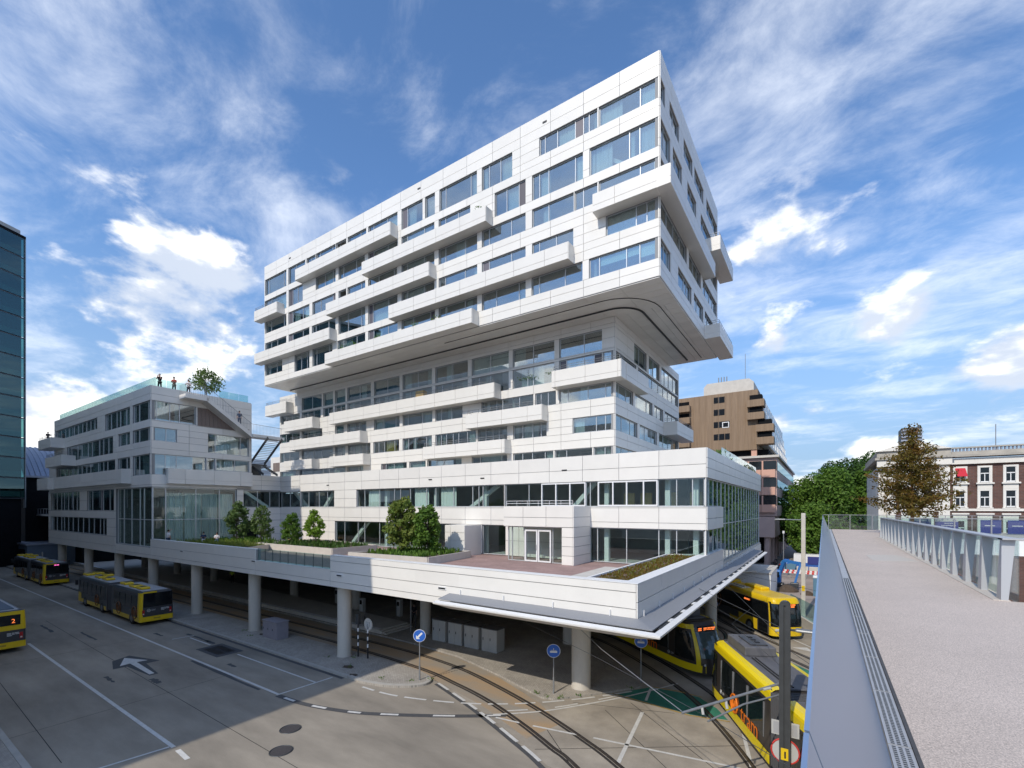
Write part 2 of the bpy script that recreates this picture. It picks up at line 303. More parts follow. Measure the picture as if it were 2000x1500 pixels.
# ------------------------------------------------------------------ geometry helpers
class MB:
    def __init__(s): s.v = []; s.f = []; s.mi = []
    def add(s, vs, fs, mi=0):
        n = len(s.v); s.v += [tuple(v) for v in vs]; s.f += [tuple(i + n for i in f) for f in fs]; s.mi += [mi] * len(fs); return s
    def box(s, x0, x1, y0, y1, z0, z1, mi=0):
        x0, x1 = min(x0, x1), max(x0, x1); y0, y1 = min(y0, y1), max(y0, y1); z0, z1 = min(z0, z1), max(z0, z1)
        return s.add([(x0, y0, z0), (x1, y0, z0), (x1, y1, z0), (x0, y1, z0), (x0, y0, z1), (x1, y0, z1), (x1, y1, z1), (x0, y1, z1)],
                     [(0, 3, 2, 1), (4, 5, 6, 7), (0, 1, 5, 4), (1, 2, 6, 5), (2, 3, 7, 6), (3, 0, 4, 7)], mi)
    def prism(s, poly, z0, z1, mi=0):
        n = len(poly)
        a = sum(poly[i][0] * poly[(i + 1) % n][1] - poly[(i + 1) % n][0] * poly[i][1] for i in range(n))
        if a < 0: poly = poly[::-1]
        return s.add([(x, y, z0) for x, y in poly] + [(x, y, z1) for x, y in poly],
                     [tuple(range(n))[::-1], tuple(range(n, 2 * n))] + [(i, (i + 1) % n, n + (i + 1) % n, n + i) for i in range(n)], mi)
    def extr(s, poly, axis, a0, a1, mi=0):
        # poly in the plane across axis: axis x -> (y,z); axis y -> (x,z)
        P = (lambda p, a: (a, p[0], p[1])) if axis == 'x' else (lambda p, a: (p[0], a, p[1]))
        n = len(poly)
        return s.add([P(p, a0) for p in poly] + [P(p, a1) for p in poly],
                     [tuple(range(n)), tuple(range(2 * n - 1, n - 1, -1))] + [(i, n + i, n + (i + 1) % n, (i + 1) % n) for i in range(n)], mi)
    def tube(s, pts, r, n=8, mi=0, r1=None, cap=True):
        pts = [Vector(p) for p in pts]; rings = []
        m = len(pts)
        for i, p in enumerate(pts):
            t = (pts[min(i + 1, m - 1)] - pts[max(i - 1, 0)]).normalized()
            up = Vector((0, 0, 1)) if abs(t.z) < 0.92 else Vector((1, 0, 0))
            a = t.cross(up).normalized(); b = t.cross(a).normalized()
            rr = r if r1 is None else r + (r1 - r) * i / max(1, m - 1)
            rings.append([p + (a * math.cos(2 * math.pi * k / n) + b * math.sin(2 * math.pi * k / n)) * rr for k in range(n)])
        vs = [v for rg in rings for v in rg]; fs = []
        for i in range(m - 1):
            for k in range(n): fs.append((i * n + k, i * n + (k + 1) % n, (i + 1) * n + (k + 1) % n, (i + 1) * n + k))
        if cap: fs += [tuple(range(n))[::-1], tuple(range((m - 1) * n, m * n))]
        return s.add(vs, fs, mi)
    def cyl(s, x, y, z0, z1, r, n=16, mi=0, r1=None): return s.tube([(x, y, z0), (x, y, z1)], r, n, mi, r1)
    def bar(s, a, b, w, h, mi=0):
        a = Vector(a); b = Vector(b); t = (b - a).normalized(); up = Vector((0, 0, 1)) if abs(t.z) < 0.95 else Vector((0, 1, 0))
        u = t.cross(up).normalized() * (w / 2); v = u.cross(t).normalized() * (h / 2)
        return s.add([a - u - v, a + u - v, a + u + v, a - u + v, b - u - v, b + u - v, b + u + v, b - u + v],
                     [(0, 1, 2, 3), (7, 6, 5, 4), (0, 4, 5, 1), (1, 5, 6, 2), (2, 6, 7, 3), (3, 7, 4, 0)], mi)
    def ribbon(s, pts, w, z, h=0.0, mi=0):
        # flat strip (optionally with height h) along a list of (x,y)
        L = []; Rr = []; m = len(pts)
        for i in range(m):
            a = Vector(pts[max(i - 1, 0)]); b = Vector(pts[min(i + 1, m - 1)]); t = (b - a).normalized(); nrm = Vector((-t.y, t.x)) * (w / 2)
            p = Vector(pts[i]); L.append(p + nrm); Rr.append(p - nrm)
        if h <= 0:
            vs = [(p.x, p.y, z) for p in L] + [(p.x, p.y, z) for p in Rr]
            return s.add(vs, [(m + i, m + i + 1, i + 1, i) for i in range(m - 1)], mi)
        vs = []
        for zz in (z, z + h): vs += [(p.x, p.y, zz) for p in L] + [(p.x, p.y, zz) for p in Rr]
        fs = []
        for i in range(m - 1):
            fs += [(3 * m + i, 3 * m + i + 1, 2 * m + i + 1, 2 * m + i), (2 * m + i, 2 * m + i + 1, i + 1, i), (m + i, m + i + 1, 3 * m + i + 1, 3 * m + i)]
        fs += [(0, m, 3 * m, 2 * m), (m - 1, 3 * m - 1, 4 * m - 1, 2 * m - 1)]
        return s.add(vs, fs, mi)
    def build(s, name, m, parent=None, smooth=False, bevel=0, kind=None, label=None, cat=None, group=None, seg=2):
        me = bpy.data.meshes.new(name); me.from_pydata(s.v, [], s.f)
        ms = m if isinstance(m, (list, tuple)) else [m]
        for k in ms: me.materials.append(M[k])
        if len(ms) > 1: me.polygons.foreach_set('material_index', s.mi)
        if smooth: me.polygons.foreach_set('use_smooth', [True] * len(me.polygons))
        me.update()
        o = bpy.data.objects.new(name, me); COL.objects.link(o)
        if parent: o.parent = parent
        if bevel:
            b = o.modifiers.new('bevel', 'BEVEL'); b.width = bevel; b.segments = seg; b.limit_method = 'ANGLE'; b.angle_limit = R(40)
        tag(o, label, cat, group, kind)
        return o
def tag(o, label=None, cat=None, group=None, kind=None):
    if label: o['label'] = label
    if cat: o['category'] = cat
    if group: o['group'] = group
    if kind: o['kind'] = kind
    return o
def struct(mb, name, m, **k): return mb.build(name, m, kind='structure', **k)
def thing(name, label, cat, loc=(0, 0, 0), rz=0.0, group=None):
    o = bpy.data.objects.new(name, None); COL.objects.link(o); o.location = loc; o.rotation_euler = (0, 0, rz)
    o.empty_display_size = 0.5
    return tag(o, label, cat, group)
def static(name, label, cat, loc, group=None):
    # a thing whose parts are written in world metres: an inner offset keeps its Empty at its base
    o = thing(name, label, cat, loc, 0, group); o['_off'] = 1
    return o
def adopt(o, root):
    o.parent = root
    if root.get('_off'): o.matrix_parent_inverse = Matrix.Translation(-Vector(root.location))
    return o
_unit = {}
def unit_box(mk):
    if mk not in _unit:
        mb = MB().box(-.5, .5, -.5, .5, -.5, .5); me = bpy.data.meshes.new('box_' + mk); me.from_pydata(mb.v, [], mb.f); me.materials.append(M[mk]); _unit[mk] = me
    return _unit[mk]
def wavy(mk):
    k = 'w_' + mk
    if k not in _unit:
        mb = MB(); n = 24
        vs = [(-.5 + i / n, .5 * math.sin(i * 1.9) * (0.6 + .4 * math.sin(i * .7)), z) for z in (-.5, .5) for i in range(n + 1)]
        mb.add(vs, [(i, i + 1, n + 2 + i, n + 1 + i) for i in range(n)])
        me = bpy.data.meshes.new('curtain_' + mk); me.from_pydata(mb.v, [], mb.f); me.materials.append(M[mk]); _unit[k] = me
    return _unit[k]
COUNT = {}; OVER = {}
def piece(root, parent, name, mk, b, limit=300, mesh=None, rz=0):
    # one box-shaped piece as an object of its own, up to the limit; the rest is gathered into one part
    key = (root.name, name); COUNT[key] = COUNT.get(key, 0) + 1
    x0, x1, y0, y1, z0, z1 = b
    if COUNT[key] > limit:
        OVER.setdefault((root.name, name, mk), MB()).box(*b); return None
    o = bpy.data.objects.new(name, mesh or unit_box(mk)); COL.objects.link(o)
    o.location = ((x0 + x1) / 2, (y0 + y1) / 2, (z0 + z1) / 2)
    if rz: o.rotation_euler = (0, 0, rz); o.scale = (abs(y1 - y0), abs(x1 - x0), abs(z1 - z0))
    else: o.scale = (abs(x1 - x0), abs(y1 - y0), abs(z1 - z0))
    if parent is root: adopt(o, root)
    else: o.parent = parent
    return o
def flush_over():
    for (rn, name, mk), mb in OVER.items():
        o = mb.build(name, mk, kind='stuff'); adopt(o, bpy.data.objects[rn])
def text_mesh(s, size, mk, parent, M4, name='lettering', ext=0.004, align='CENTER'):
    c = bpy.data.curves.new(name, 'FONT'); c.body = s; c.size = size; c.extrude = ext; c.align_x = align; c.align_y = 'CENTER'; c.resolution_u = 3
    t = bpy.data.objects.new(name, c); COL.objects.link(t)
    me = bpy.data.meshes.new_from_object(t.evaluated_get(bpy.context.evaluated_depsgraph_get()))
    bpy.data.objects.remove(t); me.materials.clear(); me.materials.append(M[mk])
    o = bpy.data.objects.new(name, me); COL.objects.link(o); o.parent = parent; o.matrix_local = M4
    return o
def frame_mat(origin, xdir, ydir):
    x = Vector(xdir).normalized(); y = Vector(ydir).normalized(); z = x.cross(y).normalized()
    m = Matrix((x, y, z)).transposed().to_4x4(); m.translation = Vector(origin); return m

# ------------------------------------------------------------------ ground, road, tracks
struct(MB().box(-900, 900, -900, 900, -0.6, -0.03), 'ground', 'asphalt_far')
struct(MB().prism([(-140, -30), (30, -30), (30, 14), (-9.3, 16.4), (-11.8, 17.7), (-14.6, 18.9), (-19.2, 20.5), (-23, 22), (-140, 22)], -0.02, 0.0), 'road', 'road')
struct(MB().prism([(30, 14), (-9.3, 16.4), (-11.8, 17.7), (-14.6, 18.9), (-19.2, 20.5), (-20.3, 22.6), (-19.5, 26), (-30, 40), (-30, 62), (2, 62), (30, 40)], -0.02, 0.006), 'tram_road', 'slab_road')
struct(MB().prism([(-140, 21.2), (-24, 21.0), (-19.5, 20.7), (-14.9, 19.4), (-11.2, 17.8), (-10.6, 19.9), (-12.6, 21.4), (-16.7, 23.25), (-21.3, 24.7), (-26.5, 25.2), (-140, 25.2)], -0.02, 0.011), 'track_bed', 'rust_road')
def sweep(pts, n=6):
    out = []
    P = [Vector(p) for p in pts]
    for i in range(len(P) - 1):
        p0 = P[max(i - 1, 0)]; p1 = P[i]; p2 = P[i + 1]; p3 = P[min(i + 2, len(P) - 1)]
        for k in range(n):
            t = k / n
            out.append(0.5 * ((2 * p1) + (p2 - p0) * t + (2 * p0 - 5 * p1 + 4 * p2 - p3) * t * t + (3 * p1 - p0 - 3 * p2 + p3) * t ** 3))
    out.append(P[-1]); return [(p.x, p.y) for p in out]
def offset(pts, d):
    o = []
    for i, p in enumerate(pts):
        a = Vector(pts[max(i - 1, 0)]); b = Vector(pts[min(i + 1, len(pts) - 1)]); t = (b - a).normalized(); o.append((p[0] - t.y * d, p[1] + t.x * d))
    return o
def rail_pair(name, near, far):
    for line in (near, far):
        r = struct(MB().ribbon(line, 0.12, 0.0, 0.018), name, 'rail')
        g = MB().ribbon(offset(line, 0.085), 0.06, 0.0, 0.015); g.ribbon(offset(line, -0.16), 0.13, 0.0, 0.0135); g = g.build('rail_groove', 'groove', r)
near = sweep([(-140, 22.3), (-60, 22.3), (-36, 22.3), (-29.9, 22.2), (-21.9, 21.75), (-18.1, 21.0), (-15.1, 20.15), (-12.0, 18.85), (-9.8, 17.75), (-8.2, 16.9), (-2, 12.6), (8, 5)])
far = sweep([(-140, 23.95), (-60, 23.95), (-38, 23.95), (-32.7, 23.95), (-27.6, 23.9), (-23.7, 23.75), (-19.5, 23.15), (-15.8, 22.05), (-12.2, 20.7), (-9.1, 19.25), (-6.7, 17.9), (-1, 14.0), (9, 6.4)])
rail_pair('rail', near, far)
ctrB = sweep([(-70, 38.6), (-40, 38.5), (-22, 37.6), (-15.2, 35.4), (-11.2, 32.7), (-7.6, 29.5), (-5.0, 26.6), (-2.6, 22.9), (-0.6, 19.0), (1.6, 14.0), (4, 7)])
ctrD = sweep([(-16, 60), (-8.6, 46.9), (-4.5, 41.7), (-0.35, 36.7), (4, 31.5), (12, 22)])
ctrC = sweep([(-11.2, 33.3), (-8.2, 31.6), (-4.6, 31.6), (-1.2, 33.2), (3, 35)])
for c in (ctrB, ctrD): rail_pair('rail', offset(c, -0.72), offset(c, 0.72))
arc = sweep([(-9.6, 46.4), (-7.6, 43.6), (-6.6, 41.3), (-6.4, 39), (-6.9, 36.5)]); rail_pair('rail', arc, offset(arc, 1.4))
b = MB()
for i in range(14): b.box(-20.2 + .05 * i, -20.17 + .05 * i, 20.5 + .2 * i, 20.5 + .2 * i + .17, 0.0, 0.02)
struct(b, 'track_drain', 'groove')

# painted markings
def line(pts, w, name='road_line', m='paint', z=0.015): return struct(MB().ribbon(pts, w, z), name, m)
line([(-130, 14.35), (-25.4, 14.2)], 0.16); line([(-51, 8.72), (-23.6, 8.5)], 0.17); line([(-140, 8.9), (-60, 8.8)], 0.15)
line([(-23.2, 8.5), (-22.0, 8.42)], 0.2); line([(-20.6, 8.3), (-19.2, 8.2)], 0.2); line([(-17.6, 8.1), (-16.2, 8.0)], 0.2)
line([(-25.4, 14.1), (-25.2, 17.5)], 0.13); line([(-34.8, 16.45), (-25.3, 16.42)], 0.12); line([(-42.4, 16.4), (-38.9, 16.4)], 0.12)
line([(-23.8, 8.4), (-24.5, 4.2)], 0.12); line([(-42.9, 16.9), (-43.1, 15.4)], 0.1)
outer = sweep([(-25.3, 14.1), (-22.9, 14.3), (-20.3, 15.0), (-18.3, 15.95), (-15.4, 17.7), (-13.3, 19.2)])
struct(MB().ribbon(outer, 0.34, 0.012), 'tar_strip', 'stain')
for i in range(2, len(outer) - 2, 5): line(outer[i:i + 3], 0.17, z=0.019)
line(sweep([(-13.9, 18.9), (-12.1, 20.55), (-10.7, 22.4), (-9.5, 24.2), (-8.6, 25.7), (-7.2, 28.4)]), 0.12)
seg2 = sweep([(-13.6, 19.6), (-11.7, 21.4), (-10.2, 23.6), (-9.0, 25.6)])
for i in range(0, len(seg2) - 3, 6): line(seg2[i:i + 4], 0.12)
inner = sweep([(-22.4, 17.55), (-20.1, 17.7), (-17.6, 18.45), (-15.5, 19.4), (-13.7, 20.6), (-12.0, 22.15), (-10.2, 24.2), (-8.2, 27.0)])
for i in range(0, len(inner) - 4, 4): line(inner[i:i + 4], 0.15)
segl = sweep([(-19.1, 20.45), (-16.5, 19.5), (-14.6, 18.75), (-11.8, 17.5), (-9.2, 16.2), (-5, 13.4)])
struct(MB().ribbon(offset(segl, -0.16), 0.24, 0.012), 'tar_strip', 'stain')
for i in range(0, len(segl) - 4, 4): line(segl[i:i + 5][:4], 0.17, z=0.019)
line([(-13.6, 18.72), (-12.3, 18.9)], 0.13); line([(-11.6, 19.0), (-9.4, 19.4)], 0.13); line([(-8.7, 19.55), (-3.4, 20.45), (0.6, 21.0)], 0.13)
line([(-7.7, 23.4), (-7.0, 18.2)], 0.17); line([(-3.1, 23.9), (-2.4, 20.9)], 0.15); line([(-8.3, 26.7), (-8.0, 24.9)], 0.14, z=0.021)
struct(MB().prism([(-9.8, 24.9), (-8.4, 26.9), (-6.9, 27.1), (-5.7, 27.0), (-4.6, 26.0), (-3.9, 24.9), (-5.6, 24.5), (-7.9, 24.75)], 0.0, 0.0095), 'green_marking', 'green_paint')
struct(MB().prism([(-6.9, 42.0), (-4.8, 40.0), (-6.3, 39.0)], 0.0, 0.0095), 'green_marking', 'green_paint')
struct(MB().prism([(-3.7, 38.5), (-1.8, 36.5), (2.4, 32.0), (2.4, 30.6), (-2.7, 36.2)], 0.0, 0.0095), 'green_marking', 'green_paint')
line([(-9.9, 24.8), (-7.9, 24.62), (-5.6, 24.38), (-3.8, 24.75)], 0.08, 'yellow_line', 'yellow_line')
line([(-8.3, 27.05), (-6.9, 27.22), (-5.6, 27.1)], 0.08, 'yellow_line', 'yellow_line')
for (x, y) in ((-1.9, 40.6), (0.3, 39.4)): struct(MB().prism([(x, y), (x + 1.3, y - .5), (x + .9, y + .5)], 0, 0.018), 'yield_mark', 'paint')
line([(-2.6, 43.9), (3.5, 35.5)], 0.12); line([(-4.6, 40.3), (-2.5, 38.1)], 0.12); line([(-0.8, 44.6), (5, 37)], 0.12)
ar = [(-40.5, 11.62), (-38.6, 12.35), (-38.75, 11.78), (-35.2, 11.62), (-35.2, 11.36), (-38.75, 11.42), (-38.65, 10.85)]
ar2 = [(-40.9, 12.0), (-37.9, 12.8), (-37.9, 12.05), (-35.0, 11.75), (-35.0, 11.3), (-38.2, 11.1), (-38.3, 10.4), (-40.3, 10.9)]
struct(MB().prism(ar2, 0, 0.012), 'tar_patch', 'stain'); struct(MB().prism(ar, 0.0, 0.02), 'road_arrow', 'paint')
for (x, y, ml) in ((-20.98, 12.3, 'round iron manhole cover set in the road closer to the dashed curve'), (-19.41, 10.96, 'round iron manhole cover set in the road farther from the dashed curve')):
    m = MB().cyl(x, y, 0, 0.022, 0.42, 24).build('manhole_cover', 'brass', label=ml, cat='manhole', group='manhole covers in the road')
    MB().tube([(x + .46 * math.cos(a), y + .46 * math.sin(a), .01) for a in [k * math.pi / 12 for k in range(25)]], 0.025, 6).build('rim', 'dsteel', m)
g = static('drain_grate', 'dark rectangular inspection cover set in the shaded bus lane', 'drain cover', (-36.9, 16.25, 0))
adopt(MB().box(-38.6, -35.3, 15.3, 17.1, 0, 0.013).build('surround', 'stain'), g)
for i in range(2): adopt(MB().box(-38.1, -35.8, 15.6 + .62 * i, 16.15 + .62 * i, 0, 0.024).build('cover_plate', 'black'), g)
rs = random.Random(3)
for (x0, x1, y0, y1) in ((-44, -40, 16.7, 16.9), (-46.4, -45, 15.25, 15.45), (-36, -27, 13.88, 14.08), (-40.5, -39, 16.6, 16.85), (-34.2, -33, 11.0, 11.3), (-37, -35.4, 9.6, 9.75), (-52, -48, 11.9, 12.05), (-58, -54, 10.6, 10.8), (-33.2, -32.2, 15.0, 15.2)):
    n = 7; top = [(x0 + (x1 - x0) * i / n, y1 + rs.uniform(-.06, .06)) for i in range(n + 1)]; bot = [(x0 + (x1 - x0) * i / n, y0 + rs.uniform(-.06, .06)) for i in range(n + 1)]
    struct(MB().prism(top + bot[::-1], 0, 0.008), 'tar_patch', 'stain')
# slab joints in the tram road
for a, c in (((-12, 20.1), (-2, 11)), ((-9.4, 22.6), (2, 12.5)), ((-10.4, 17.2), (-1, 24)), ((-6.8, 15.6), (2, 21)), ((-11.2, 22.5), (-6.3, 24.2)), ((-8.6, 24.2), (-0.4, 17.2))):
    struct(MB().ribbon([a, c], 0.035, 0.0085), 'slab_joint', 'groove')
for a, c in (((-60, 11.4), (-6, 10.4)), ((-48, 6.0), (-26, 5.4)), ((-45.5, 14.3), (-45.4, 2)), ((-31, 14.2), (-30.6, 0))):
    struct(MB().ribbon([a, c], 0.03, 0.004), 'slab_joint', 'groove')

# pavement island with the columns, kerb, tram platform
isl = [(-140, 18.0), (-24, 17.95)] + sweep([(-23.05, 17.85), (-21.1, 18.35), (-19.7, 19.35), (-19.5, 20.2), (-20.2, 20.85), (-21.6, 21.2)], 4) + [(-24.9, 21.35), (-140, 21.45)]
struct(MB().prism(isl, -0.02, 0.12), 'pavement', 'paver')
kl = [(-24.3, 17.95)] + sweep([(-23.05, 17.85), (-21.1, 18.35), (-19.7, 19.35), (-19.5, 20.2), (-20.2, 20.85)], 4)
kb = struct(MB().ribbon(offset(kl, 0.14), 0.26, 0.0, 0.135), 'kerb', 'kerb')
x = -24.4; 
for i in range(60): adopt(MB().box(x - 1.47, x, 17.93, 18.14, 0, 0.13).build('kerb_stone', 'kerb'), kb); x -= 1.5
struct(MB().ribbon([(-140, 17.78), (-24.5, 17.76)], 0.25, 0.005), 'gutter', 'stain')
struct(MB().prism([(-140, 25.3), (-26.5, 25.3), (-21.3, 24.8), (-16.7, 23.4), (-12.9, 22.0), (-12.2, 22.15), (-10.7, 23.9), (-8.8, 26.5), (-10.5, 29.5), (-16, 34), (-24, 36.4), (-140, 36.8)], -0.02, 0.10), 'pavement', 'paver')
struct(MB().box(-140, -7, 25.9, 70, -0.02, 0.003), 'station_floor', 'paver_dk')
pl = struct(MB().prism([(-140, 25.7), (-30.4, 25.5), (-30.4, 28.6), (-140, 36)], 0.1, 0.42), 'platform', 'concrete_lt')
for i in range(2): MB().box(-30.4 + .35 * i, -30.05 + .35 * i, 25.5 + .15 * i, 28.6, 0.1, 0.32 - .11 * i).build('platform_step', 'concrete_lt', pl)
MB().box(-140, -30.6, 25.55, 25.95, 0.42, 0.425).build('platform_edge', 'white', pl)
struct(MB().box(-140, -12, -3, 4.35, -0.02, 0.12), 'pavement', 'paver')
struct(MB().box(-140, -12, 4.36, 4.58, -0.02, 0.125), 'kerb', 'kerb')
for (x, y, r) in ((-25.75, 19.05, .55), (-24.2, 18.3, .4), (-38.2, 20.0, .35)):
    struct(MB().prism([(x + r * random.uniform(.6, 1.1) * math.cos(a), y + .6 * r * random.uniform(.6, 1.1) * math.sin(a)) for a in [k * math.pi / 6 for k in range(12)]], 0.12, 0.124), 'bare_soil', 'soil')
# weeds
def weeds(name, spots, label, h=0.35, mk='leaf_a', n=12, spread=0.26):
    for (x, y, z) in spots:
        b = MB()
        for k in range(n):
            a = random.uniform(0, 6.28); r = random.uniform(0, spread); px = x + r * math.cos(a); py = y + r * math.sin(a); hh = h * random.uniform(.4, 1.1); a2 = random.uniform(0, 6.28); w = .02 + .025 * random.random()
            dx = math.cos(a2) * w; dy = math.sin(a2) * w; lx = random.uniform(-.12, .12); ly = random.uniform(-.12, .12)
            b.add([(px - dx, py - dy, z), (px + dx, py + dy, z), (px + lx + dx * .3, py + ly + dy * .3, z + hh), (px + lx - dx * .3, py + ly - dy * .3, z + hh)], [(0, 1, 2, 3)])
        b.build(name, mk, label=label, cat='weed', group=label)
weeds('weed_tuft', [(-28.6, 19.6, .12), (-25.7, 19.2, .12), (-19.75, 20.4, .12), (-20.6, 19.6, .12), (-27.1, 20.5, .12), (-40.7, 19.8, .12), (-38.5, 19.2, .12), (-22.3, 18.9, .12)], 'green weed tuft growing between paving bricks of the island', 0.09)
weeds('weed_tuft', [(-12.6, 22.15, .1), (-11.9, 22.5, .1), (-11.2, 23.3, .1), (-13.4, 22.25, .1), (-9.2, 25.9, .1)], 'weed tuft along the edge of the sunlit pavement point', 0.12)

# ------------------------------------------------------------------ facade kit
def FB(axis, plane, u0, u1, d0, d1, z0, z1):
    if axis == 'F': return (u0, u1, plane - d1, plane - d0, z0, z1)
    return (plane + d0, plane + d1, u0, u1, z0, z1)
def split(u0, u1, grid, mn=0.25):
    g = [u0] + [x for x in grid if u0 + mn < x < u1 - mn] + [u1]
    return list(zip(g[:-1], g[1:]))
def comp(u0, u1, ops):
    out = []; c = u0
    for a, b in sorted(ops):
        if a > c + .03: out.append((c, a))
        c = max(c, b)
    if u1 > c + .03: out.append((c, u1))
    return out
GAP = 0.032
def panels(root, axis, plane, u0, u1, z0, z1, grid, zs=(), mk='panel', th=0.06, parent=None, d=0.0):
    zz = [z0] + [z for z in sorted(zs) if z0 + .2 < z < z1 - .2] + [z1]
    for a, b in split(u0, u1, grid):
        for q, w in zip(zz[:-1], zz[1:]):
            piece(root, parent or root, 'panel', mk, FB(axis, plane, a + GAP / 2, b - GAP / 2, d, d + th, q + GAP / 2, w - GAP / 2))
RW = random.Random(11)
def window(root, axis, plane, u0, u1, z0, z1, mulls, flag, pane='pane', frame='frame', curtains=0.35, fw=0.06, inset=0.10, trans=None, name='window', indiv=True):
    mb = MB(); d1 = -inset; d0 = -inset - 0.09
    us = [u0] + list(mulls) + [u1]
    mb.box(*FB(axis, plane, u0, u1, d0, d1, z0, z0 + fw)); mb.box(*FB(axis, plane, u0, u1, d0, d1, z1 - fw, z1))
    for i, u in enumerate(us):
        a, b = (u, u + fw) if i == 0 else ((u - fw, u) if i == len(us) - 1 else (u - fw / 2, u + fw / 2))
        mb.box(*FB(axis, plane, a, b, d0 - .002, d1 + .002, z0 + fw, z1 - fw))
    if trans:
        for a, b in zip(us[:-1], us[1:]): mb.box(*FB(axis, plane, a + fw, b - fw, d0 + .01, d1 - .01, trans - fw / 2, trans + fw / 2))
    w = adopt(mb.build(name, frame), root)
    for i, (a, b) in enumerate(zip(us[:-1], us[1:])):
        if flag and 'o' in flag and i == 0: continue
        if (b - a) < 0.9 and RW.random() < 0.28 and pane == 'pane' and len(us) > 2:
            piece(root, w, 'louvre', 'louvre', FB(axis, plane, a + .03, b - .03, d0 + .03, d0 + .06, z0 + fw / 2, z1 - fw / 2)); continue
        piece(root, w, 'pane', pane, FB(axis, plane, a + .02, b - .02, d0 + .035, d0 + .055, z0 + .02, z1 - .02), 300 if indiv else 0)
        mk = None
        if flag:
            if 'y' in flag and i == 2: mk = 'curtain_y'
            if 'c' in flag: mk = 'curtain_p'
            if 'q' in flag and i in (1, 2): mk = 'curtain_b'
            if 'b' in flag and i > 0:
                piece(root, w, 'blind', 'blind', FB(axis, plane, a + .04, b - .04, d0 - .12, d0 - .10, z0 + (z1 - z0) * RW.uniform(.35, .6), z1)); continue
        if mk is None and RW.random() < curtains: mk = 'curtain'
        if mk and COUNT.get((root.name, 'curtain'), 0) < 300:
            f = RW.choice((1, 1, .55, .45)); 
            if mk != 'curtain': f = 1
            left = RW.random() < .5
            ca, cb = (a, a + (b - a) * f) if left else (b - (b - a) * f, b)
            piece(root, w, 'curtain', mk, FB(axis, plane, ca + .03, cb - .03, d0 - .28, d0 - .16, z0 - .3, z1 - .02), 300, wavy(mk), 0 if axis == 'F' else R(90))
    return w
def facade(root, axis, plane, u0, u1, rows, ztop, zbot, col=3.2, pane='pane', frame='frame', curtains=0.35, indiv=True, g0=None, thick=0.35):
    """rows from the top down: (head, sill, low sill, [(u0,u1,mullions,flag)...])"""
    g0 = u0 if g0 is None else g0
    grid = [g0 + i * col for i in range(-40, 60)]
    wall = MB()
    prev = ztop; prevtall = None; first = True; talls = []
    def band(zhi, zlo, joint, tallops):
        if zhi - zlo < .05: return
        if joint is None:
            wall.box(*FB(axis, plane, u0, u1, -thick, -.005, zlo, zhi)); panels(root, axis, plane, u0, u1, zlo, zhi, grid, ((zhi + zlo) / 2 - .1,)); return
        for a, b in comp(u0, u1, tallops):
            wall.box(*FB(axis, plane, a, b, -thick, -.005, joint, zhi)); panels(root, axis, plane, a, b, joint, zhi, grid)
        wall.box(*FB(axis, plane, u0, u1, -thick, -.005, zlo, joint)); panels(root, axis, plane, u0, u1, zlo, joint, grid, (joint - 1.1,))
    for (zt, zb, zl, ops) in rows:
        band(prev, zt, None if first else prevtall, talls)
        first = False
        for a, b in comp(u0, u1, [(o[0], o[1]) for o in ops]):
            wall.box(*FB(axis, plane, a, b, -thick, -.005, zb, zt))
            panels(root, axis, plane, a, b, zb, zt, grid if b - a > 1.0 else [], ((zb + zt) / 2,) if b - a > 1.0 else (), d=0.0)
        talls = []
        for o in ops:
            t = 'T' in (o[3] or '')
            if t: talls.append((o[0], o[1]))
            window(root, axis, plane, o[0], o[1], zl if t else zb, zt, o[2], o[3], pane, frame, curtains, indiv=indiv)
        prev = zb; prevtall = zl
    band(prev, zbot, prevtall, talls)
    adopt(wall.build('wall', 'joint'), root)
def tray(root, axis, plane, u0, u1, z0, z1, dep=1.15, rail=False, col=3.2, g0=0, wrapend=None):
    """projecting balcony box: floor, three parapets, cladding panels, optional rail"""
    mb = MB(); t = .12
    mb.box(*FB(axis, plane, u0, u1, 0.062, dep, z0, z0 + .14))
    mb.box(*FB(axis, plane, u0, u1, dep - t, dep, z0 + .14, z1 - .02))
    for a, b in ((u0, u0 + t), (u1 - t, u1)): mb.box(*FB(axis, plane, a, b, 0.062, dep - t, z0 + .14, z1 - .02))
    o = adopt(mb.build('balcony', 'soffit'), root)
    grid = [g0 + i * col for i in range(-40, 60)]
    panels(root, axis, plane, u0 - .02, u1 + .02, z0 - .01, z1, grid, (z0 + .5,), parent=o, d=dep, th=.05)
    side = 'R' if axis == 'F' else None
    for a, b in ((u0 - .05, u0 - .003), (u1 + .003, u1 + .05)):
        for q, w in ((z0 - .01, z0 + .5), (z0 + .51, z1)):
            piece(root, o, 'panel', 'panel', FB(axis, plane, a, b, 0.062, dep - .002, q, w))
    if rail:
        r = MB(); n = max(2, int((u1 - u0) / 1.6))
        P = lambda u, d, z: (u, plane - d, z) if axis == 'F' else (plane + d, u, z)
        for zz in (z1 + .22, z1 + .42): r.tube([P(u0 + .1, .15, zz), P(u0 + .1, dep - .08, zz), P(u1 - .1, dep - .08, zz), P(u1 - .1, .15, zz)], .022, 6)
        for i in range(n + 1): u = u0 + .12 + (u1 - u0 - .24) * i / n; r.tube([P(u, dep - .08, z1 - .05), P(u, dep - .08, z1 + .42)], .018, 5)
        r.build('railing', 'steel', o)
    return o
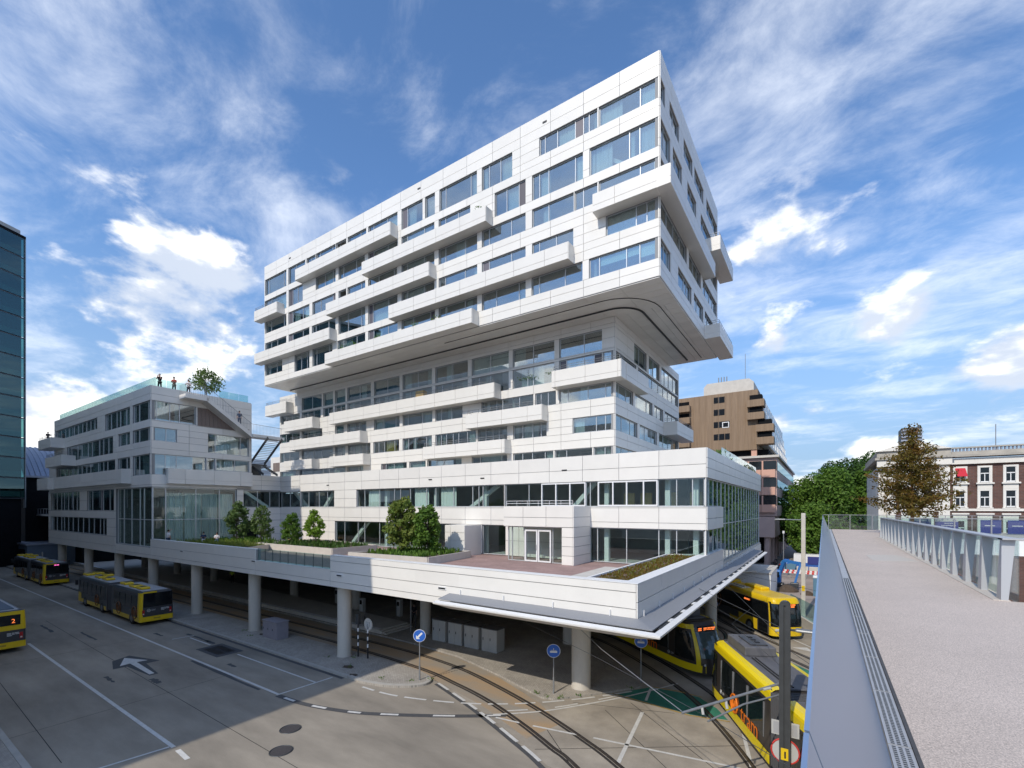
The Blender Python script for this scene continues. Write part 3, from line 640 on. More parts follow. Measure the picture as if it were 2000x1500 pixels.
UF1=[(-67.88,-62.32,[-67.01, -63.1],'T'), (-61.8,-57.74,[-60.04],'T'), (-57.44,-55.41,[-56.45],''), (-55.3,-51.14,[-54.51, -51.88],''), (-51.04,-48.98,[],'o'), (-48.68,-45.19,[-46.33],''), (-44.82,-39.8,[-43.99, -41.59],''), (-39.13,-35.88,[-38.32],'T'), (-35.49,-34.07,[],'cT'), (-33.41,-28.42,[-32.62, -29.27],'T'), (-27.79,-24.21,[-26.97, -25.62],'T'), (-21.25,-15.65,[-20.72, -19.47, -17.73, -16.96, -16.44],''), (-15.51,-10.61,[-12.04],'')]
UF2=[(-67.99,-62.32,[-66.32],'T'), (-61.74,-58.34,[-60.92, -59.67],'T'), (-55.35,-51.14,[-53.51, -51.78],''), (-50.52,-45.47,[-49.69, -47.2],''), (-44.82,-39.8,[-43.99, -41.5],''), (-39.13,-34.15,[-38.32, -35.72],''), (-33.52,-29.27,[-32.66, -30.95],''), (-26.23,-22.73,[-24.91, -23.52],'T'), (-22.01,-16.96,[-21.31, -20.35, -17.73],'T'), (-16.34,-10.61,[-12.92, -12.08],'T')]
UF3=[(-67.85,-62.32,[-66.45, -63.1],''), (-61.8,-56.8,[-60.92, -58.46],''), (-56.1,-51.14,[-54.4, -51.83],''), (-50.52,-48.98,[],'o'), (-48.73,-45.38,[-46.23],''), (-44.82,-39.88,[-43.09, -40.47],''), (-39.13,-34.15,[-38.36, -35.76],''), (-33.52,-28.39,[-32.66, -30.03],''), (-27.79,-22.73,[-26.99, -24.38],''), (-22.01,-17.83,[-20.35],''), (-17.73,-15.65,[-16.96],''), (-15.51,-10.61,[-12.04],'')]
UF4=[(-67.85,-62.32,[-66.45, -64.82],''), (-61.74,-56.8,[-60.92, -58.46],''), (-56.22,-51.14,[-55.53, -52.74],''), (-50.52,-45.38,[-48.78, -46.23],'T'), (-44.82,-39.8,[-44.13, -41.46],'T'), (-39.13,-34.15,[-38.36, -35.76],''), (-33.52,-28.39,[-32.7, -30.03],''), (-27.79,-22.73,[-26.99, -24.38],''), (-22.01,-17.87,[-21.31, -19.58],''), (-14.88,-10.61,[-12.37, -11.51],'')]
UF5=[(-67.85,-63.36,[-66.87, -64.95],''), (-60.29,-56.8,[-58.88, -57.5],'T'), (-56.1,-51.78,[-55.35, -52.58],'T'), (-50.72,-45.38,[-49.69, -47.1],''), (-44.82,-39.8,[-43.99, -41.46],''), (-39.13,-34.07,[-37.44, -34.81],''), (-33.52,-28.39,[-32.62, -30.03],''), (-27.79,-22.73,[-26.13, -23.52],''), (-22.07,-17.0,[-21.33, -18.71],''), (-16.39,-10.61,[-15.51, -13.17, -12.08],'b')]
LA=[(-66.71,-61.57,[-64.15],''), (-61.19,-58.85,[],''), (-58.37,-56.01,[],''), (-55.55,-50.52,[-52.98],''), (-49.89,-44.95,[-47.36],''), (-44.38,-39.31,[-41.78],''), (-38.72,-33.71,[-36.19],''), (-33.11,-28.03,[-30.57],''), (-27.5,-22.47,[-25.01],''), (-21.89,-17.35,[-19.26],'')]
LA2=[(-72.46,-67.26,[-71.27, -69.52],''), (-66.71,-61.82,[-65.35, -63.76],''), (-61.19,-58.85,[-60.19],''), (-58.37,-56.01,[-57.18],''), (-55.55,-50.52,[-54.31, -52.98],''), (-49.89,-44.95,[-48.97, -47.36],''), (-44.38,-39.31,[-43.18, -41.78],''), (-38.72,-33.71,[-37.73, -36.19],''), (-33.11,-28.03,[-32.15, -30.57],''), (-27.5,-22.47,[-25.7, -25.01],''), (-21.89,-17.35,[-21.14, -19.26, -18.19],''), (-17.25,-16.23,[],'')]
LB=[(-72.76,-67.26,[-71.27, -69.52],''), (-66.71,-61.44,[-65.35, -63.76],''), (-58.37,-56.36,[],''), (-55.55,-51.47,[-54.31, -52.98],''), (-49.89,-44.95,[-48.26, -45.8],''), (-44.38,-39.23,[-43.55, -41.03],''), (-38.72,-34.47,[-37.89, -36.27],''), (-31.72,-24.94,[-30.79, -29.73, -28.91, -26.72],''), (-24.7,-22.29,[-24.08, -23.24],''), (-21.89,-16.21,[-21.0, -18.85, -17.05],'')]
LC=[(-72.76,-67.4,[-71.86, -70.24],''), (-66.71,-58.85,[-65.35, -63.76, -61.7],''), (-58.37,-56.01,[-57.18],''), (-55.44,-50.62,[-54.31, -52.98, -51.58],''), (-50.0,-45.04,[-49.07, -47.96, -46.0],'y'), (-44.38,-39.31,[-43.46, -42.28, -40.34],''), (-38.72,-32.52,[-37.89, -37.07, -36.03, -35.17, -33.86],''), (-32.23,-28.24,[-31.21, -30.22, -29.39],''), (-27.44,-23.36,[-26.33, -25.1, -24.08],''), (-20.41,-16.21,[-17.98, -17.05],'')]
LD=[(-72.76,-68.24,[-71.56],''), (-67.26,-56.01,[-64.02, -61.44, -59.95, -58.37],''), (-55.55,-52.11,[-53.2],''), (-48.46,-43.64,[-47.66, -46.09],''), (-43.18,-40.34,[],''), (-40.08,-34.63,[-38.64, -37.48],''), (-33.11,-28.24,[-32.01, -29.05],''), (-27.44,-22.59,[-26.33, -25.13, -23.6],''), (-22.41,-18.35,[-21.14],''), (-18.19,-16.21,[-17.1],'')]
WF1=[(-97.19,-77.86,[-94.98, -92.84, -91.03, -88.53, -86.61, -84.75, -82.94, -81.2, -79.51],''), (-74.92,-66.33,[-73.22, -71.23, -70.0, -67.96],'T'), (-65.53,-60.37,[-63.97, -61.3],'T')]
WF2=[(-91.54,-71.95,[-89.77, -86.85, -84.98, -82.28, -80.56, -77.66, -76.08, -74.16],'T'), (-70.17,-66.33,[-67.96],''), (-65.53,-60.37,[-63.97, -61.3],'')]
WF3=[(-96.91,-71.23,[-95.52, -93.1, -91.03, -88.78, -86.85, -84.98, -82.94, -81.2, -78.07, -76.08, -74.54],''), (-70.35,-66.33,[-67.8],''), (-65.53,-60.37,[-63.97, -61.01],'T')]
WF4=[(-99.78,-85.21,[-97.19, -94.84, -93.37, -91.28, -89.02, -87.08],''), (-82.06,-71.59,[-80.35, -76.86, -76.08, -73.6],'')]
WF5=[(-99.78,-74.16,[-97.19, -94.84, -93.37, -91.28, -89.02, -86.61, -84.29, -81.85, -79.71, -77.26, -75.88],'')]
WR1=[(19.66,23.9,[20.12, 21.37, 22.3],'T')]
WR2=[(19.83,21.99,[21.01],''), (25.18,29.82,[26.01, 28.87],'T')]
WR3=[(19.66,24.97,[20.95, 21.99],'T'), (25.11,25.94,[],''), (26.08,29.87,[28.18],'')]
PU=[(-44.39,-23.75,[-43.13, -40.61, -38.22, -37.27, -35.81, -33.45, -32.18, -29.82, -27.46, -26.72, -26.24],''), (-23.75,-6.59,[-21.2, -19.87, -18.49, -17.21, -15.79, -15.44, -14.78, -13.55, -12.4, -11.14, -10.04, -8.73, -7.64],'')]
PL=[(-48.4,-28.65,[-46.74, -44.3, -43.13, -40.61, -38.3, -35.81, -33.45, -32.18, -29.82],''), (-26.24,-23.58,[],''), (-15.44,-6.59,[-14.82, -12.44, -10.0, -8.73],'')]

# ------------------------------------------------------------------ the white tower
tower = static('residential_tower', 'tall white panelled tower with a cantilevered upper block above the podium', 'building', (-40, 50, 14.2))
XR, XL, YF, YB = -10.5, -68.1, 36.0, 59.3
up = lambda zt, ops: (zt, zt - 1.65, zt - 2.3, ops)
ZT = [43.9, 40.8, 37.7, 34.6, 31.5]
facade(tower, 'F', YF, XL, XR, [up(z, o) for z, o in zip(ZT, (UF1, UF2, UF3, UF4, UF5))], 45.9, 28.45, 3.2, curtains=0.36)
URR = [[(36.1, 37.3, [], ''), (38.6, 41.6, [40.1], ''), (43.2, 46.6, [44.4], ''), (47.4, 51.5, [48.6, 50.2], ''), (53.0, 59.0, [55, 57], '')],
       [(36.1, 38.8, [37.3], 'T'), (39.6, 42.6, [41], ''), (44.6, 48.2, [46.4], ''), (50.2, 59.0, [52, 54.6, 57], '')],
       [(36.1, 42.5, [37.5, 39.8], ''), (43.6, 47.5, [44.8], ''), (49.5, 52.4, [51], ''), (53.2, 58.8, [55, 57], '')],
       [(36.1, 44.4, [38.2, 40.2, 42.4], ''), (45.2, 50.3, [47.4, 48.9], ''), (51.2, 58.8, [53, 55.2, 57], '')],
       [(36.1, 38.9, [37.4, 38.3], ''), (41.3, 46.2, [43.8, 44.8], ''), (47.2, 51.4, [49], ''), (52.2, 58.9, [54, 56.4], '')]]
facade(tower, 'R', XR + .0, YF + .0, YB, [up(z, o) for z, o in zip(ZT, URR)], 45.9, 28.45, 3.2, curtains=0.2, indiv=True)
K = lambda k: (ZT[k] if k < 5 else 28.45, ZT[k - 1] - 1.65)
for (a, b, k) in ((-58.34, -39.8, 1), (-44.63, -26.54, 2), (-51.57, -33.93, 3), (-68.85, -50.93, 4), (-40.05, -17.83, 4), (-51.78, -28.23, 5), (-68.85, -62.84, 2)):
    tray(tower, 'F', YF, a, b, K(k)[0], K(k)[1], 1.1, rail=(a == -68.85 and k == 2), g0=XL)
tray(tower, 'F', YF, -15.56, -10.44, K(3)[0], K(3)[1], 1.1, g0=XL)
tray(tower, 'R', XR, 34.9, 51.9, K(3)[0], K(3)[1], 1.1, rail=False, g0=YF)
tray(tower, 'R', XR, 52.4, 60.6, K(2)[0], K(2)[1], 1.5, rail=True, g0=YF)
tray(tower, 'R', XR, 52.2, 60.6, K(5)[0], K(5)[1], 1.5, rail=True, g0=YF)
b = MB(); b.box(XL, XR, YB - .3, YB, 28.45, 45.9); b.box(XL, XL + .3, YF + .4, YB - .3, 28.45, 45.9); adopt(b.build('rear_wall', 'panel'), tower)
adopt(MB().box(XL + .3, XR - .3, YF + .35, YB - .3, 45.2, 45.5).build('roof', 'concrete_lt'), tower)
for z in ZT + [28.5]:
    zz = z + .35 if z > 29 else 28.55
    adopt(MB().box(XL + .35, XR - .37, YF + .37, YB - .35, zz, zz + .28).build('floor_slab', 'slab'), tower)
adopt(MB().box(XL + 3, XR - 5.5, YF + 5.5, YB - 5, 28.9, 45.2).build('core_wall', 'interior'), tower)
pw = MB()
for x in (-62.05, -56.5, -50.8, -45.1, -39.5, -33.8, -28.1, -22.4, -16.0): pw.box(x - .1, x + .1, YF + .4, YF + 5.5, 28.9, 45.2)
for y in (43, 49, 54): pw.box(XR - 5.4, XR - .4, y - .1, y + .1, 28.9, 45.2)
adopt(pw.build('party_wall', 'interior'), tower)
# steel braces seen behind the big corner panes
for (x0, z0, x1, z1) in ((-15.6, 40.4, -13.4, 38.7), (-13.6, 37.6, -11.6, 36.2), (-66.5, 38.5, -62.6, 40.6)): adopt(MB().bar((x0, YF + .9, z0), (x1, YF + .9, z1), .3, .3).build('brace', 'white'), tower)
# soffit of the overhang, one cladding panel at a time
sx = [XL + i * 3.2 for i in range(19)]; sx[-1] = XR
for i in range(18):
    for j in range(5):
        y0, y1 = YF + j * 1.04, YF + (j + 1) * 1.04
        piece(tower, tower, 'soffit_panel', 'soffit', (sx[i] + .012, sx[i + 1] - .012, y0 + .012, y1 - .012, 28.36, 28.42))
for j in range(15):
    for i in range(5):
        x0, x1 = XR - 5.6 + i * 1.12, XR - 5.6 + (i + 1) * 1.12; y0 = 41.2 + j * 1.206
        piece(tower, tower, 'soffit_panel', 'soffit', (x0 + .012, x1 - .012, y0 + .012, y0 + 1.194, 28.36, 28.42))
adopt(MB().box(XL + .01, XR - .01, YF + .01, YB - .01, 28.42, 28.5).build('soffit_backing', 'joint'), tower)
def roundpath(xa, yf, xr, yb, r):
    p = [(xa, yf)] + [(xr - r + r * math.sin(a), yf + r - r * math.cos(a)) for a in [k * math.pi / 20 for k in range(11)]] + [(xr, yb)]
    return p
adopt(MB().ribbon(roundpath(-67, 39.3, -13.6, 58, 2.4), .16, 28.27, .085).build('cleaning_track', 'dsteel'), tower)
adopt(MB().ribbon(roundpath(-34, 37.4, -12.0, 58, 4.0), .05, 28.31, .045).build('cleaning_track', 'dsteel'), tower)
# lower shaft
X2, X3, Y2, Y3 = -16.1, -72.9, 41.0, 63.8
facade(tower, 'F', Y2, X3, X2, [(27.4, 25.5, 25.4, LA), (25.2, 23.9, 23.2, [(a, b, m, 'T' if a > -45 else f) for a, b, m, f in LA2]), (22.3, 20.9, 20.2, LB), (19.3, 17.8, 17.1, LC), (16.3, 14.4, 14.3, LD)], 28.36, 14.2, 3.2, curtains=0.42)
LR = [[(46.2, 50.2, [48.1], 'T'), (51, 55, [53], 'T'), (55.8, 63.4, [57.6, 59.4, 61.4], 'T')],
      [(41.2, 46.8, [43], ''), (47.4, 63.4, [49, 51, 52.6, 55, 57, 59, 61], '')],
      [(41.2, 45.9, [42.2, 44.2], ''), (46.5, 52.3, [50.6], ''), (53, 56.5, [54.4], ''), (57.2, 63.4, [59, 61], 'T')],
      [(41.2, 47.2, [43, 45.4], ''), (47.9, 54, [50, 52.4], ''), (54.8, 63.4, [57, 59.2, 61.2], '')],
      [(41.2, 49, [43, 45, 47], ''), (49.8, 63.4, [52, 54, 56, 58, 60, 62], '')]]
facade(tower, 'R', X2, Y2, Y3, [(27.4, 25.5, 24.6, LR[0]), (24.4, 23.9, 23.2, []), (23.85, 22.5, 22.4, LR[1]), (22.3, 20.9, 20.2, LR[2]), (19.3, 17.8, 17.1, LR[3]), (16.3, 14.4, 14.3, LR[4])], 28.36, 14.2, 3.2, curtains=0.3) if False else \
facade(tower, 'R', X2, Y2, Y3, [(27.4, 25.5, 25.4, LR[0]), (25.2, 23.9, 23.2, LR[1]), (22.3, 20.9, 20.2, LR[2]), (19.3, 17.8, 17.1, LR[3]), (16.3, 14.4, 14.3, LR[4])], 28.36, 14.2, 3.2, curtains=0.3)
LZ = {'A2': (22.3, 23.9), 'B': (19.3, 20.85), 'C': (16.3, 17.75)}
for (a, b, k) in ((-69.52, -62.08, 'A2'), (-57.89, -29.12, 'A2'), (-22.06, -15.05, 'A2'), (-67.96, -51.26, 'B'), (-32.96, -23.24, 'B'), (-69.52, -62.21, 'C'), (-57.89, -50.62, 'C'), (-39.56, -27.77, 'C')):
    tray(tower, 'F', Y2, a, b, LZ[k][0], LZ[k][1], 1.25, rail=True, g0=X3)
tray(tower, 'F', Y2, -75.0, -69.0, 25.3, 27.0, 1.25, rail=True, g0=X3)
tray(tower, 'R', X2, 41.07, 47.6, LZ['A2'][0], LZ['A2'][1], 1.05, g0=Y2); tray(tower, 'R', X2, 56.8, 65, LZ['A2'][0] - 3, LZ['A2'][1] - 3, 1.6, rail=True, g0=Y2)
b = MB(); b.box(X3, X2, Y3 - .3, Y3, 14.2, 28.3); b.box(X3, X3 + .3, Y2 + .36, Y3 - .3, 14.2, 28.3); adopt(b.build('rear_wall', 'panel'), tower)
for z in (24.5 + 3.1, 25.3, 22.6, 19.6, 16.6): 
    if z < 27: adopt(MB().box(X3 + .35, X2 - .37, Y2 + .37, Y3 - .35, z, z + .22).build('floor_slab', 'slab'), tower)
adopt(MB().box(X3 + 3, X2 - 4.5, Y2 + 5, Y3 - 4, 14.3, 28.3).build('core_wall', 'interior'), tower)
pw = MB()
for x in (-67.0, -55.8, -50.2, -44.7, -39.0, -33.4, -27.7, -22.2): pw.box(x - .1, x + .1, Y2 + .4, Y2 + 5, 14.3, 28.2)
adopt(pw.build('party_wall', 'interior'), tower)
for (x, z) in ((-20.9, 45.0), (-61.6, 45.1), (-36.6, 45.1)): adopt(MB().box(x, x + .42, YF - .1, YF - .055, z, z + .14).build('vent', 'black'), tower)
tb = adopt(MB().box(-41.0, -39.7, 39.9, 40.5, 23.9, 24.6).build('balcony_table', 'timber'), tower); tb['label'] = 'small orange table on the long balcony'
# balcony greenery, a few plants hanging over the upper trays
def sprig(x, y, z, n=24, s=.3):
    q = MB()
    for k in range(n):
        a = random.uniform(0, 6.28); p = Vector((x + random.gauss(0, s), y + random.gauss(0, s * .4), z + abs(random.gauss(0, s * .6)))); u = Vector((random.uniform(-1, 1), random.uniform(-1, 1), random.uniform(-1, 1))).normalized() * .09; v = Vector((random.uniform(-1, 1), random.uniform(-1, 1), random.uniform(-1, 1))).normalized() * .07
        q.add([p - u, p - v, p + u, p + v], [(0, 1, 2, 3)])
    return q
for i, (x, y, z) in enumerate(((-27.4, 34.95, 39.2), (-33, 34.9, 29.85), (-36, 34.9, 29.85), (-46, 34.9, 29.85), (-48.5, 34.9, 29.85), (-42, 34.9, 29.85), (-26.2, 40.9, 24), (-25.2, 40.9, 24), (-22.9, 40.9, 24))):
    sprig(x, y, z).build('balcony_plant', 'leaf_a', label='small green plant growing over a white balcony edge of the tower', cat='plant', group='plants on the tower balconies')

# ------------------------------------------------------------------ the podium
pod = static('podium_building', 'low white podium with two glazed storeys carrying the tower', 'building', (-30, 50, 0))
PX, PY, PYB = -6.7, 34.0, 67.0
PU2 = [(-55.6, -48.55, [-54, -51.8, -50.1], '')] + PU
PU2[1] = (PU2[1][0], PU2[1][1] - .0, PU2[1][2], ''); PU2[2] = (PU2[2][0] + .08, -6.78, PU2[2][2], '')
PL2 = [(PL[0][0], PL[0][1], PL[0][2], ''), (PL[1][0], PL[1][1], [], ''), (PL[2][0], -6.78, PL[2][2], '')]
facade(pod, 'F', PY, -55.7, PX, [(12.6, 10.6, 10.5, PU2), (8.95, 6.25, 6.22, PL2)], 14.7, 6.2, 3.05, pane='pane_clear', curtains=0.0, g0=-55.7)
# right side: band, corner panes, long curtain wall
gridR = [PY + i * 3.05 for i in range(14)]
wl_ = MB(); wl_.box(PX - .35, PX - .005, PY + .01, PYB, 12.6, 14.7); wl_.box(PX - .35, PX - .005, PY + .36, 40.2, 8.95, 10.6); adopt(wl_.build('wall', 'joint'), pod)
panels(pod, 'R', PX, PY, PYB, 12.6, 14.7, gridR, (13.3, 14.0)); panels(pod, 'R', PX, PY, 40.2, 8.95, 10.6, gridR, (9.75,))
for (z0, z1) in ((10.6, 12.6), (6.25, 8.95)): window(pod, 'R', PX, PY + .1, 40.2, z0, z1, [35.4, 37, 38.7], '', 'pane', 'frame', 0.35)
window(pod, 'R', PX, 40.25, PYB - .3, 5.9, 12.6, [40.25 + 1.85 * i for i in range(1, 15)], '', 'pane', 'frame', 0.05, fw=.07, trans=9.2)
adopt(MB().box(-55.7, PX - .3, PY + .35, PYB, 14.0, 14.25).build('roof', 'concrete_lt'), pod)
adopt(MB().box(-55.7, PX - .45, PY + .45, PYB, 9.1, 10.2).build('floor_slab', 'slab'), pod)
adopt(MB().box(-70, -10, 43, 43.3, 6.2, 14).build('core_wall', 'interior'), pod)
adopt(MB().box(-70, PX - .5, PYB - .3, PYB, 6.2, 14.6).build('rear_wall', 'panel'), pod)
adopt(MB().box(-60, PX - .5, PY + .5, PYB - .4, 6.2, 6.23).build('inner_floor', 'slab'), pod)
for (x0, z0, x1, z1) in ((-28.5, 10.5, -25.2, 12.6), (-17.4, 10.5, -15.4, 12.6), (-52.2, 10.4, -50.0, 12.7), (-49.2, 10.4, -50.0, 12.7), (-46.6, 6.3, -43.6, 9), (-20.5, 6.3, -18.2, 9)):
    adopt(MB().bar((x0, PY + 1.1, z0), (x1, PY + 1.1, z1), .34, .34).build('brace', 'wframe'), pod)
for x in (-26.6, -33.0, -7.6, -9.6, -14.4, -40.5): adopt(MB().box(x - .18, x + .18, PY + .9, PY + 1.26, 6.2, 12.9).build('inner_column', 'wframe'), pod)
for x in (-12.2, -13.6, -10.2, -8.4): adopt(MB().box(x, x + .9, PY + 2.6, PY + 2.75, 10.2, 11.7).build('cabinet', 'timber'), pod)
for x in (-43.0, -31.9, -35.6): piece(pod, pod, 'curtain', 'curtain', (x, x + 2.0, PY + .5, PY + .65, 10.5, 12.6), 300, wavy('curtain'))
# white opening casements, entrance box with its balcony
for (a, b, m) in ((-19.85, -15.85, [-18.5, -17.2]), (-14.7, -10.1, [-13.5, -12.4, -11.1])):
    f = MB()
    for u in [a] + m + [b]: f.box(u - .05, u + .05, PY - .03, PY + .09, 10.66, 12.55)
    f.box(a, b, PY - .025, PY + .085, 10.62, 10.74); f.box(a, b, PY - .025, PY + .085, 12.46, 12.57); adopt(f.build('casement_frame', 'wframe'), pod)
BX0, BX1, BY = -21.7, -15.4, 31.0
e = adopt(MB().box(BX0, BX1, BY + .01, PY - .01, 9.0, 9.2).build('entrance_box', 'soffit'), pod)
q = MB(); q.box(BX0, BX1, BY + .005, BY + .15, 9.05, 10.6); q.box(BX0, BX0 + .15, BY + .15, PY, 9.05, 10.6); q.box(BX1 - .15, BX1, BY + .15, PY, 9.05, 10.6); q.box(BX1 - .95, BX1, BY + .01, BY + .95, 6.2, 9.05); q.box(BX1 - .25, BX1 - .005, BY + .95, PY, 6.2, 9.05); q.build('parapet', 'joint', e)
panels(pod, 'F', BY, BX0, BX1, 9.03, 10.64, [BX0 + 1.9, BX0 + 4.0], (9.75,), parent=e, th=.06)
panels(pod, 'F', BY, BX1 - .95, BX1, 6.2, 9.02, [], (6.9, 7.6, 8.3), parent=e, th=.06)
panels(pod, 'R', BX1, BY - .06, PY - .05, 6.2, 10.64, [], (6.9, 7.6, 8.3, 9.05, 9.8), parent=e, th=.06)
window(pod, 'F', BY + .3, BX0 + .15, BX1 - 1.0, 6.22, 9.0, [BX0 + .55, BX0 + 1.75, BX0 + 4.35], '', 'pane_clear', 'frame', 0, indiv=True)
dr = MB()
for i in range(2):
    a = BX0 + 1.85 + i * 1.22
    for u0_, u1_ in ((a, a + .12), (a + 1.06, a + 1.18)): dr.box(u0_, u1_, BY + .28, BY + .36, 6.24, 8.75)
    dr.box(a, a + 1.18, BY + .282, BY + .358, 8.65, 8.8); dr.box(a, a + 1.18, BY + .282, BY + .358, 6.24, 6.36)
dr = adopt(dr.build('door', 'wframe'), pod); MB().box(BX0 + 2.9, BX0 + 2.95, BY + .2, BY + .27, 7.2, 7.6).build('handle', 'steel', dr)
rl = MB()
for z in (10.85, 11.05): rl.tube([(BX0 + .2, BY + .12, z), (BX1 - .1, BY + .12, z)], .022, 6)
for i in range(7): rl.tube([(BX0 + .2 + i * 1.0, BY + .12, 10.55), (BX0 + .2 + i * 1.0, BY + .12, 11.05)], .016, 5)
adopt(rl.build('railing', 'wframe'), pod)
panels(pod, 'F', PY - 2.4, -28.65, -26.3, 6.2, 8.95, [-28.0], (6.9, 7.6, 8.3), th=.06); adopt(MB().box(-28.64, -26.31, PY - 2.395, PY - .07, 6.2, 8.94).build('pier', 'panel'), pod)
for (x, z) in ((-26.4, 13.2), (-17.9, 13.55), (-33.0, 13.3), (-50.0, 13.2)): adopt(MB().box(x, x + .45, PY - .1, PY - .058, z, z + .1).build('vent', 'black'), pod)

# deck plate, its edge band, columns
deckb = static('terrace_deck', 'long raised terrace deck clad in white panels on round concrete columns', 'deck', (-40, 25, 5.0))
DY = 19.6
adopt(MB().box(-101.2, PX - .02, DY + .36, 67, 5.06, 6.1).build('slab', 'concrete'), deckb)
adopt(MB().box(-60.2, PX - .05, DY + .3, PY + .3, 6.1, 6.2).build('paving', 'paver_red'), deckb)
grid = [-6.7 - 3.35 * i for i in range(40)]; grid.insert(0, -7.35)
bk = MB(); bk.box(-28.4, PX - .005, DY + .005, DY + .36, 5.03, 7.18); bk.box(-38.4, -28.4, DY + .005, DY + .36, 5.03, 6.18); bk.box(-60.3, -38.4, DY + .005, DY + .36, 5.03, 7.08); bk.box(-71.05, -60.3, DY + .005, DY + .36, 5.03, 6.18)
bk.box(PX - .36, PX - .005, DY + .36, 40.2, 5.03, 7.18); bk.box(PX - .36, PX - .005, 40.2, 67, 5.03, 5.88); adopt(bk.build('edge_beam', 'joint'), deckb)
ZS = (5.42, 6.1, 6.83)
panels(deckb, 'F', DY, -28.4, PX, 5.03, 7.2, grid, ZS); panels(deckb, 'F', DY, -38.4, -28.4, 5.03, 6.2, [], (5.42,)); panels(deckb, 'F', DY, -60.3, -38.4, 5.03, 7.1, [-45.7, -53], (5.42, 6.3)); panels(deckb, 'F', DY, -71.05, -60.3, 5.03, 6.2, [], (5.42,))
panels(deckb, 'R', PX, DY - .06, 40.2, 5.03, 7.2, [23, 27.5, 32, 36.5], (5.42, 6.4)); panels(deckb, 'R', PX, 40.2, 67, 5.03, 5.9, [46, 52, 58, 63], (5.42,))
cp = MB(); cp.box(-28.42, PX + .07, DY - .07, DY + .42, 7.2, 7.23); cp.box(PX - .6, PX + .069, DY + .42, 40.2, 7.2, 7.229); cp.box(-60.3, -38.38, DY - .069, DY + .42, 7.1, 7.13); cp.box(-38.38, -28.42, DY - .068, DY + .42, 6.2, 6.23); adopt(cp.build('coping', 'white'), deckb)
for (x, z) in ((-27.6, 5.85), (-18.2, 5.9), (-38.9, 6.1), (-52.6, 6.2)): 
    v = adopt(MB().box(x - .05, x + .55, DY - .1, DY - .058, z - .05, z + .13).build('vent', 'white'), deckb); MB().box(x, x + .5, DY - .12, DY - .098, z, z + .08).build('slot', 'black', v)
gb = static('glass_balustrade', 'clear greenish glass balustrade in the gap of the terrace parapet', 'balustrade', (-33.4, DY, 6.2))
for i in range(9):
    x0 = -38.3 + i * 1.095; adopt(MB().box(x0 + .01, x0 + 1.08, DY + .06, DY + .08, 6.23, 7.2).build('pane', 'pane_green'), gb)
    adopt(MB().box(x0 - .012, x0 + .012, DY + .09, DY + .13, 6.23, 7.18).build('post', 'dsteel'), gb)
colx = [(-11.67, 24.5, .55), (-27.93, 20.35, .47), (-40.1, 20.35, .47), (-51.1, 20.35, .47), (-61.9, 20.35, .47), (-72.6, 20.35, .47), (-84.6, 20.35, .47), (-97.5, 20.35, .5),
        (-39.9, 30.5, .45), (-27.4, 27.8, .45), (-16.24, 32.0, .5), (-58.5, 29.6, .45), (-51.4, 30.6, .45), (-70, 30, .45), (-82, 30, .45), (-95, 30, .45), (-7.6, 40.3, .45)]
for (x, y, r) in colx:
    front = y < 25
    l = 'round concrete column in the front row carrying the terrace edge' if y < 21 else ('single round concrete column under the canopy corner' if y < 25 else 'round concrete column standing back in the shade under the deck')
    c = static('column', l, 'column', (x, y, 0), 'columns under the terrace deck')
    adopt(MB().cyl(x, y, 0.0, 5.055, r, 28).build('shaft', 'concrete', smooth=False), c)
    adopt(MB().cyl(x, y, 0.1, 0.16, r + .03, 28).build('base_collar', 'concrete_lt'), c)
bw = static('dark_back_wall', 'dark ground floor hall wall deep under the white deck', 'wall', (-60, 43, 0))  # added dark wall, keeps light from the far end out of the depth
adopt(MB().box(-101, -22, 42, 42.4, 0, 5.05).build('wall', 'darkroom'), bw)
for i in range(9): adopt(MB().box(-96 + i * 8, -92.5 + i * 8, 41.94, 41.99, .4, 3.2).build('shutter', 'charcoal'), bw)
# canopy round the corner
can = static('canopy', 'grey grating canopy with white edge wrapping the terrace corner', 'canopy', (-8, 18.6, 5.4))
def mitre(prof, x0=-17.4, y1=60, cx=PX, cy=DY):
    mb = MB(); n = len(prof)
    vs = [(x0, cy - d, z) for d, z in prof] + [(cx + d, cy - d, z) for d, z in prof] + [(cx + d, y1, z) for d, z in prof]
    fs = [tuple(range(n)), tuple(range(3 * n - 1, 2 * n - 1, -1))]
    for s in range(2):
        for i in range(n): fs.append((s * n + i, (s + 1) * n + i, (s + 1) * n + (i + 1) % n, s * n + (i + 1) % n))
    mb.add(vs, fs); return mb
adopt(mitre([(.07, 5.72), (.98, 5.56), (.98, 5.52), (.07, 5.68)]).build('grating', 'grate'), can)
adopt(mitre([(1.12, 5.50), (1.42, 5.46), (1.42, 5.40), (1.12, 5.42)]).build('edge_strip', 'white'), can)
adopt(mitre([(1.40, 5.395), (.08, 4.90), (.08, 4.86), (1.40, 5.355)]).build('underside', 'panel'), can)
for i in range(5): adopt(MB().box(-17.2 + i * 2.3, -15.1 + i * 2.3, DY - 1.10, DY - 1.0, 5.44, 5.5).build('gutter_slot', 'black'), can)
for i in range(16):
    y = 19.2 + i * 2.2; s = adopt(MB().box(PX + 1.0, PX + 1.14, y, y + 1.5, 5.44, 5.5).build('gutter_slot', 'black'), can)
    adopt(MB().box(PX + 1.0, PX + 1.13, y + 1.55, y + 2.1, 5.45, 5.515).build('gutter_plate', 'white'), can)
for i in range(4): adopt(MB().box(-16.6 + i * 2.9, -16.55 + i * 2.9, DY - .14, DY - .062, 5.66, 5.98).build('bracket', 'white'), can)
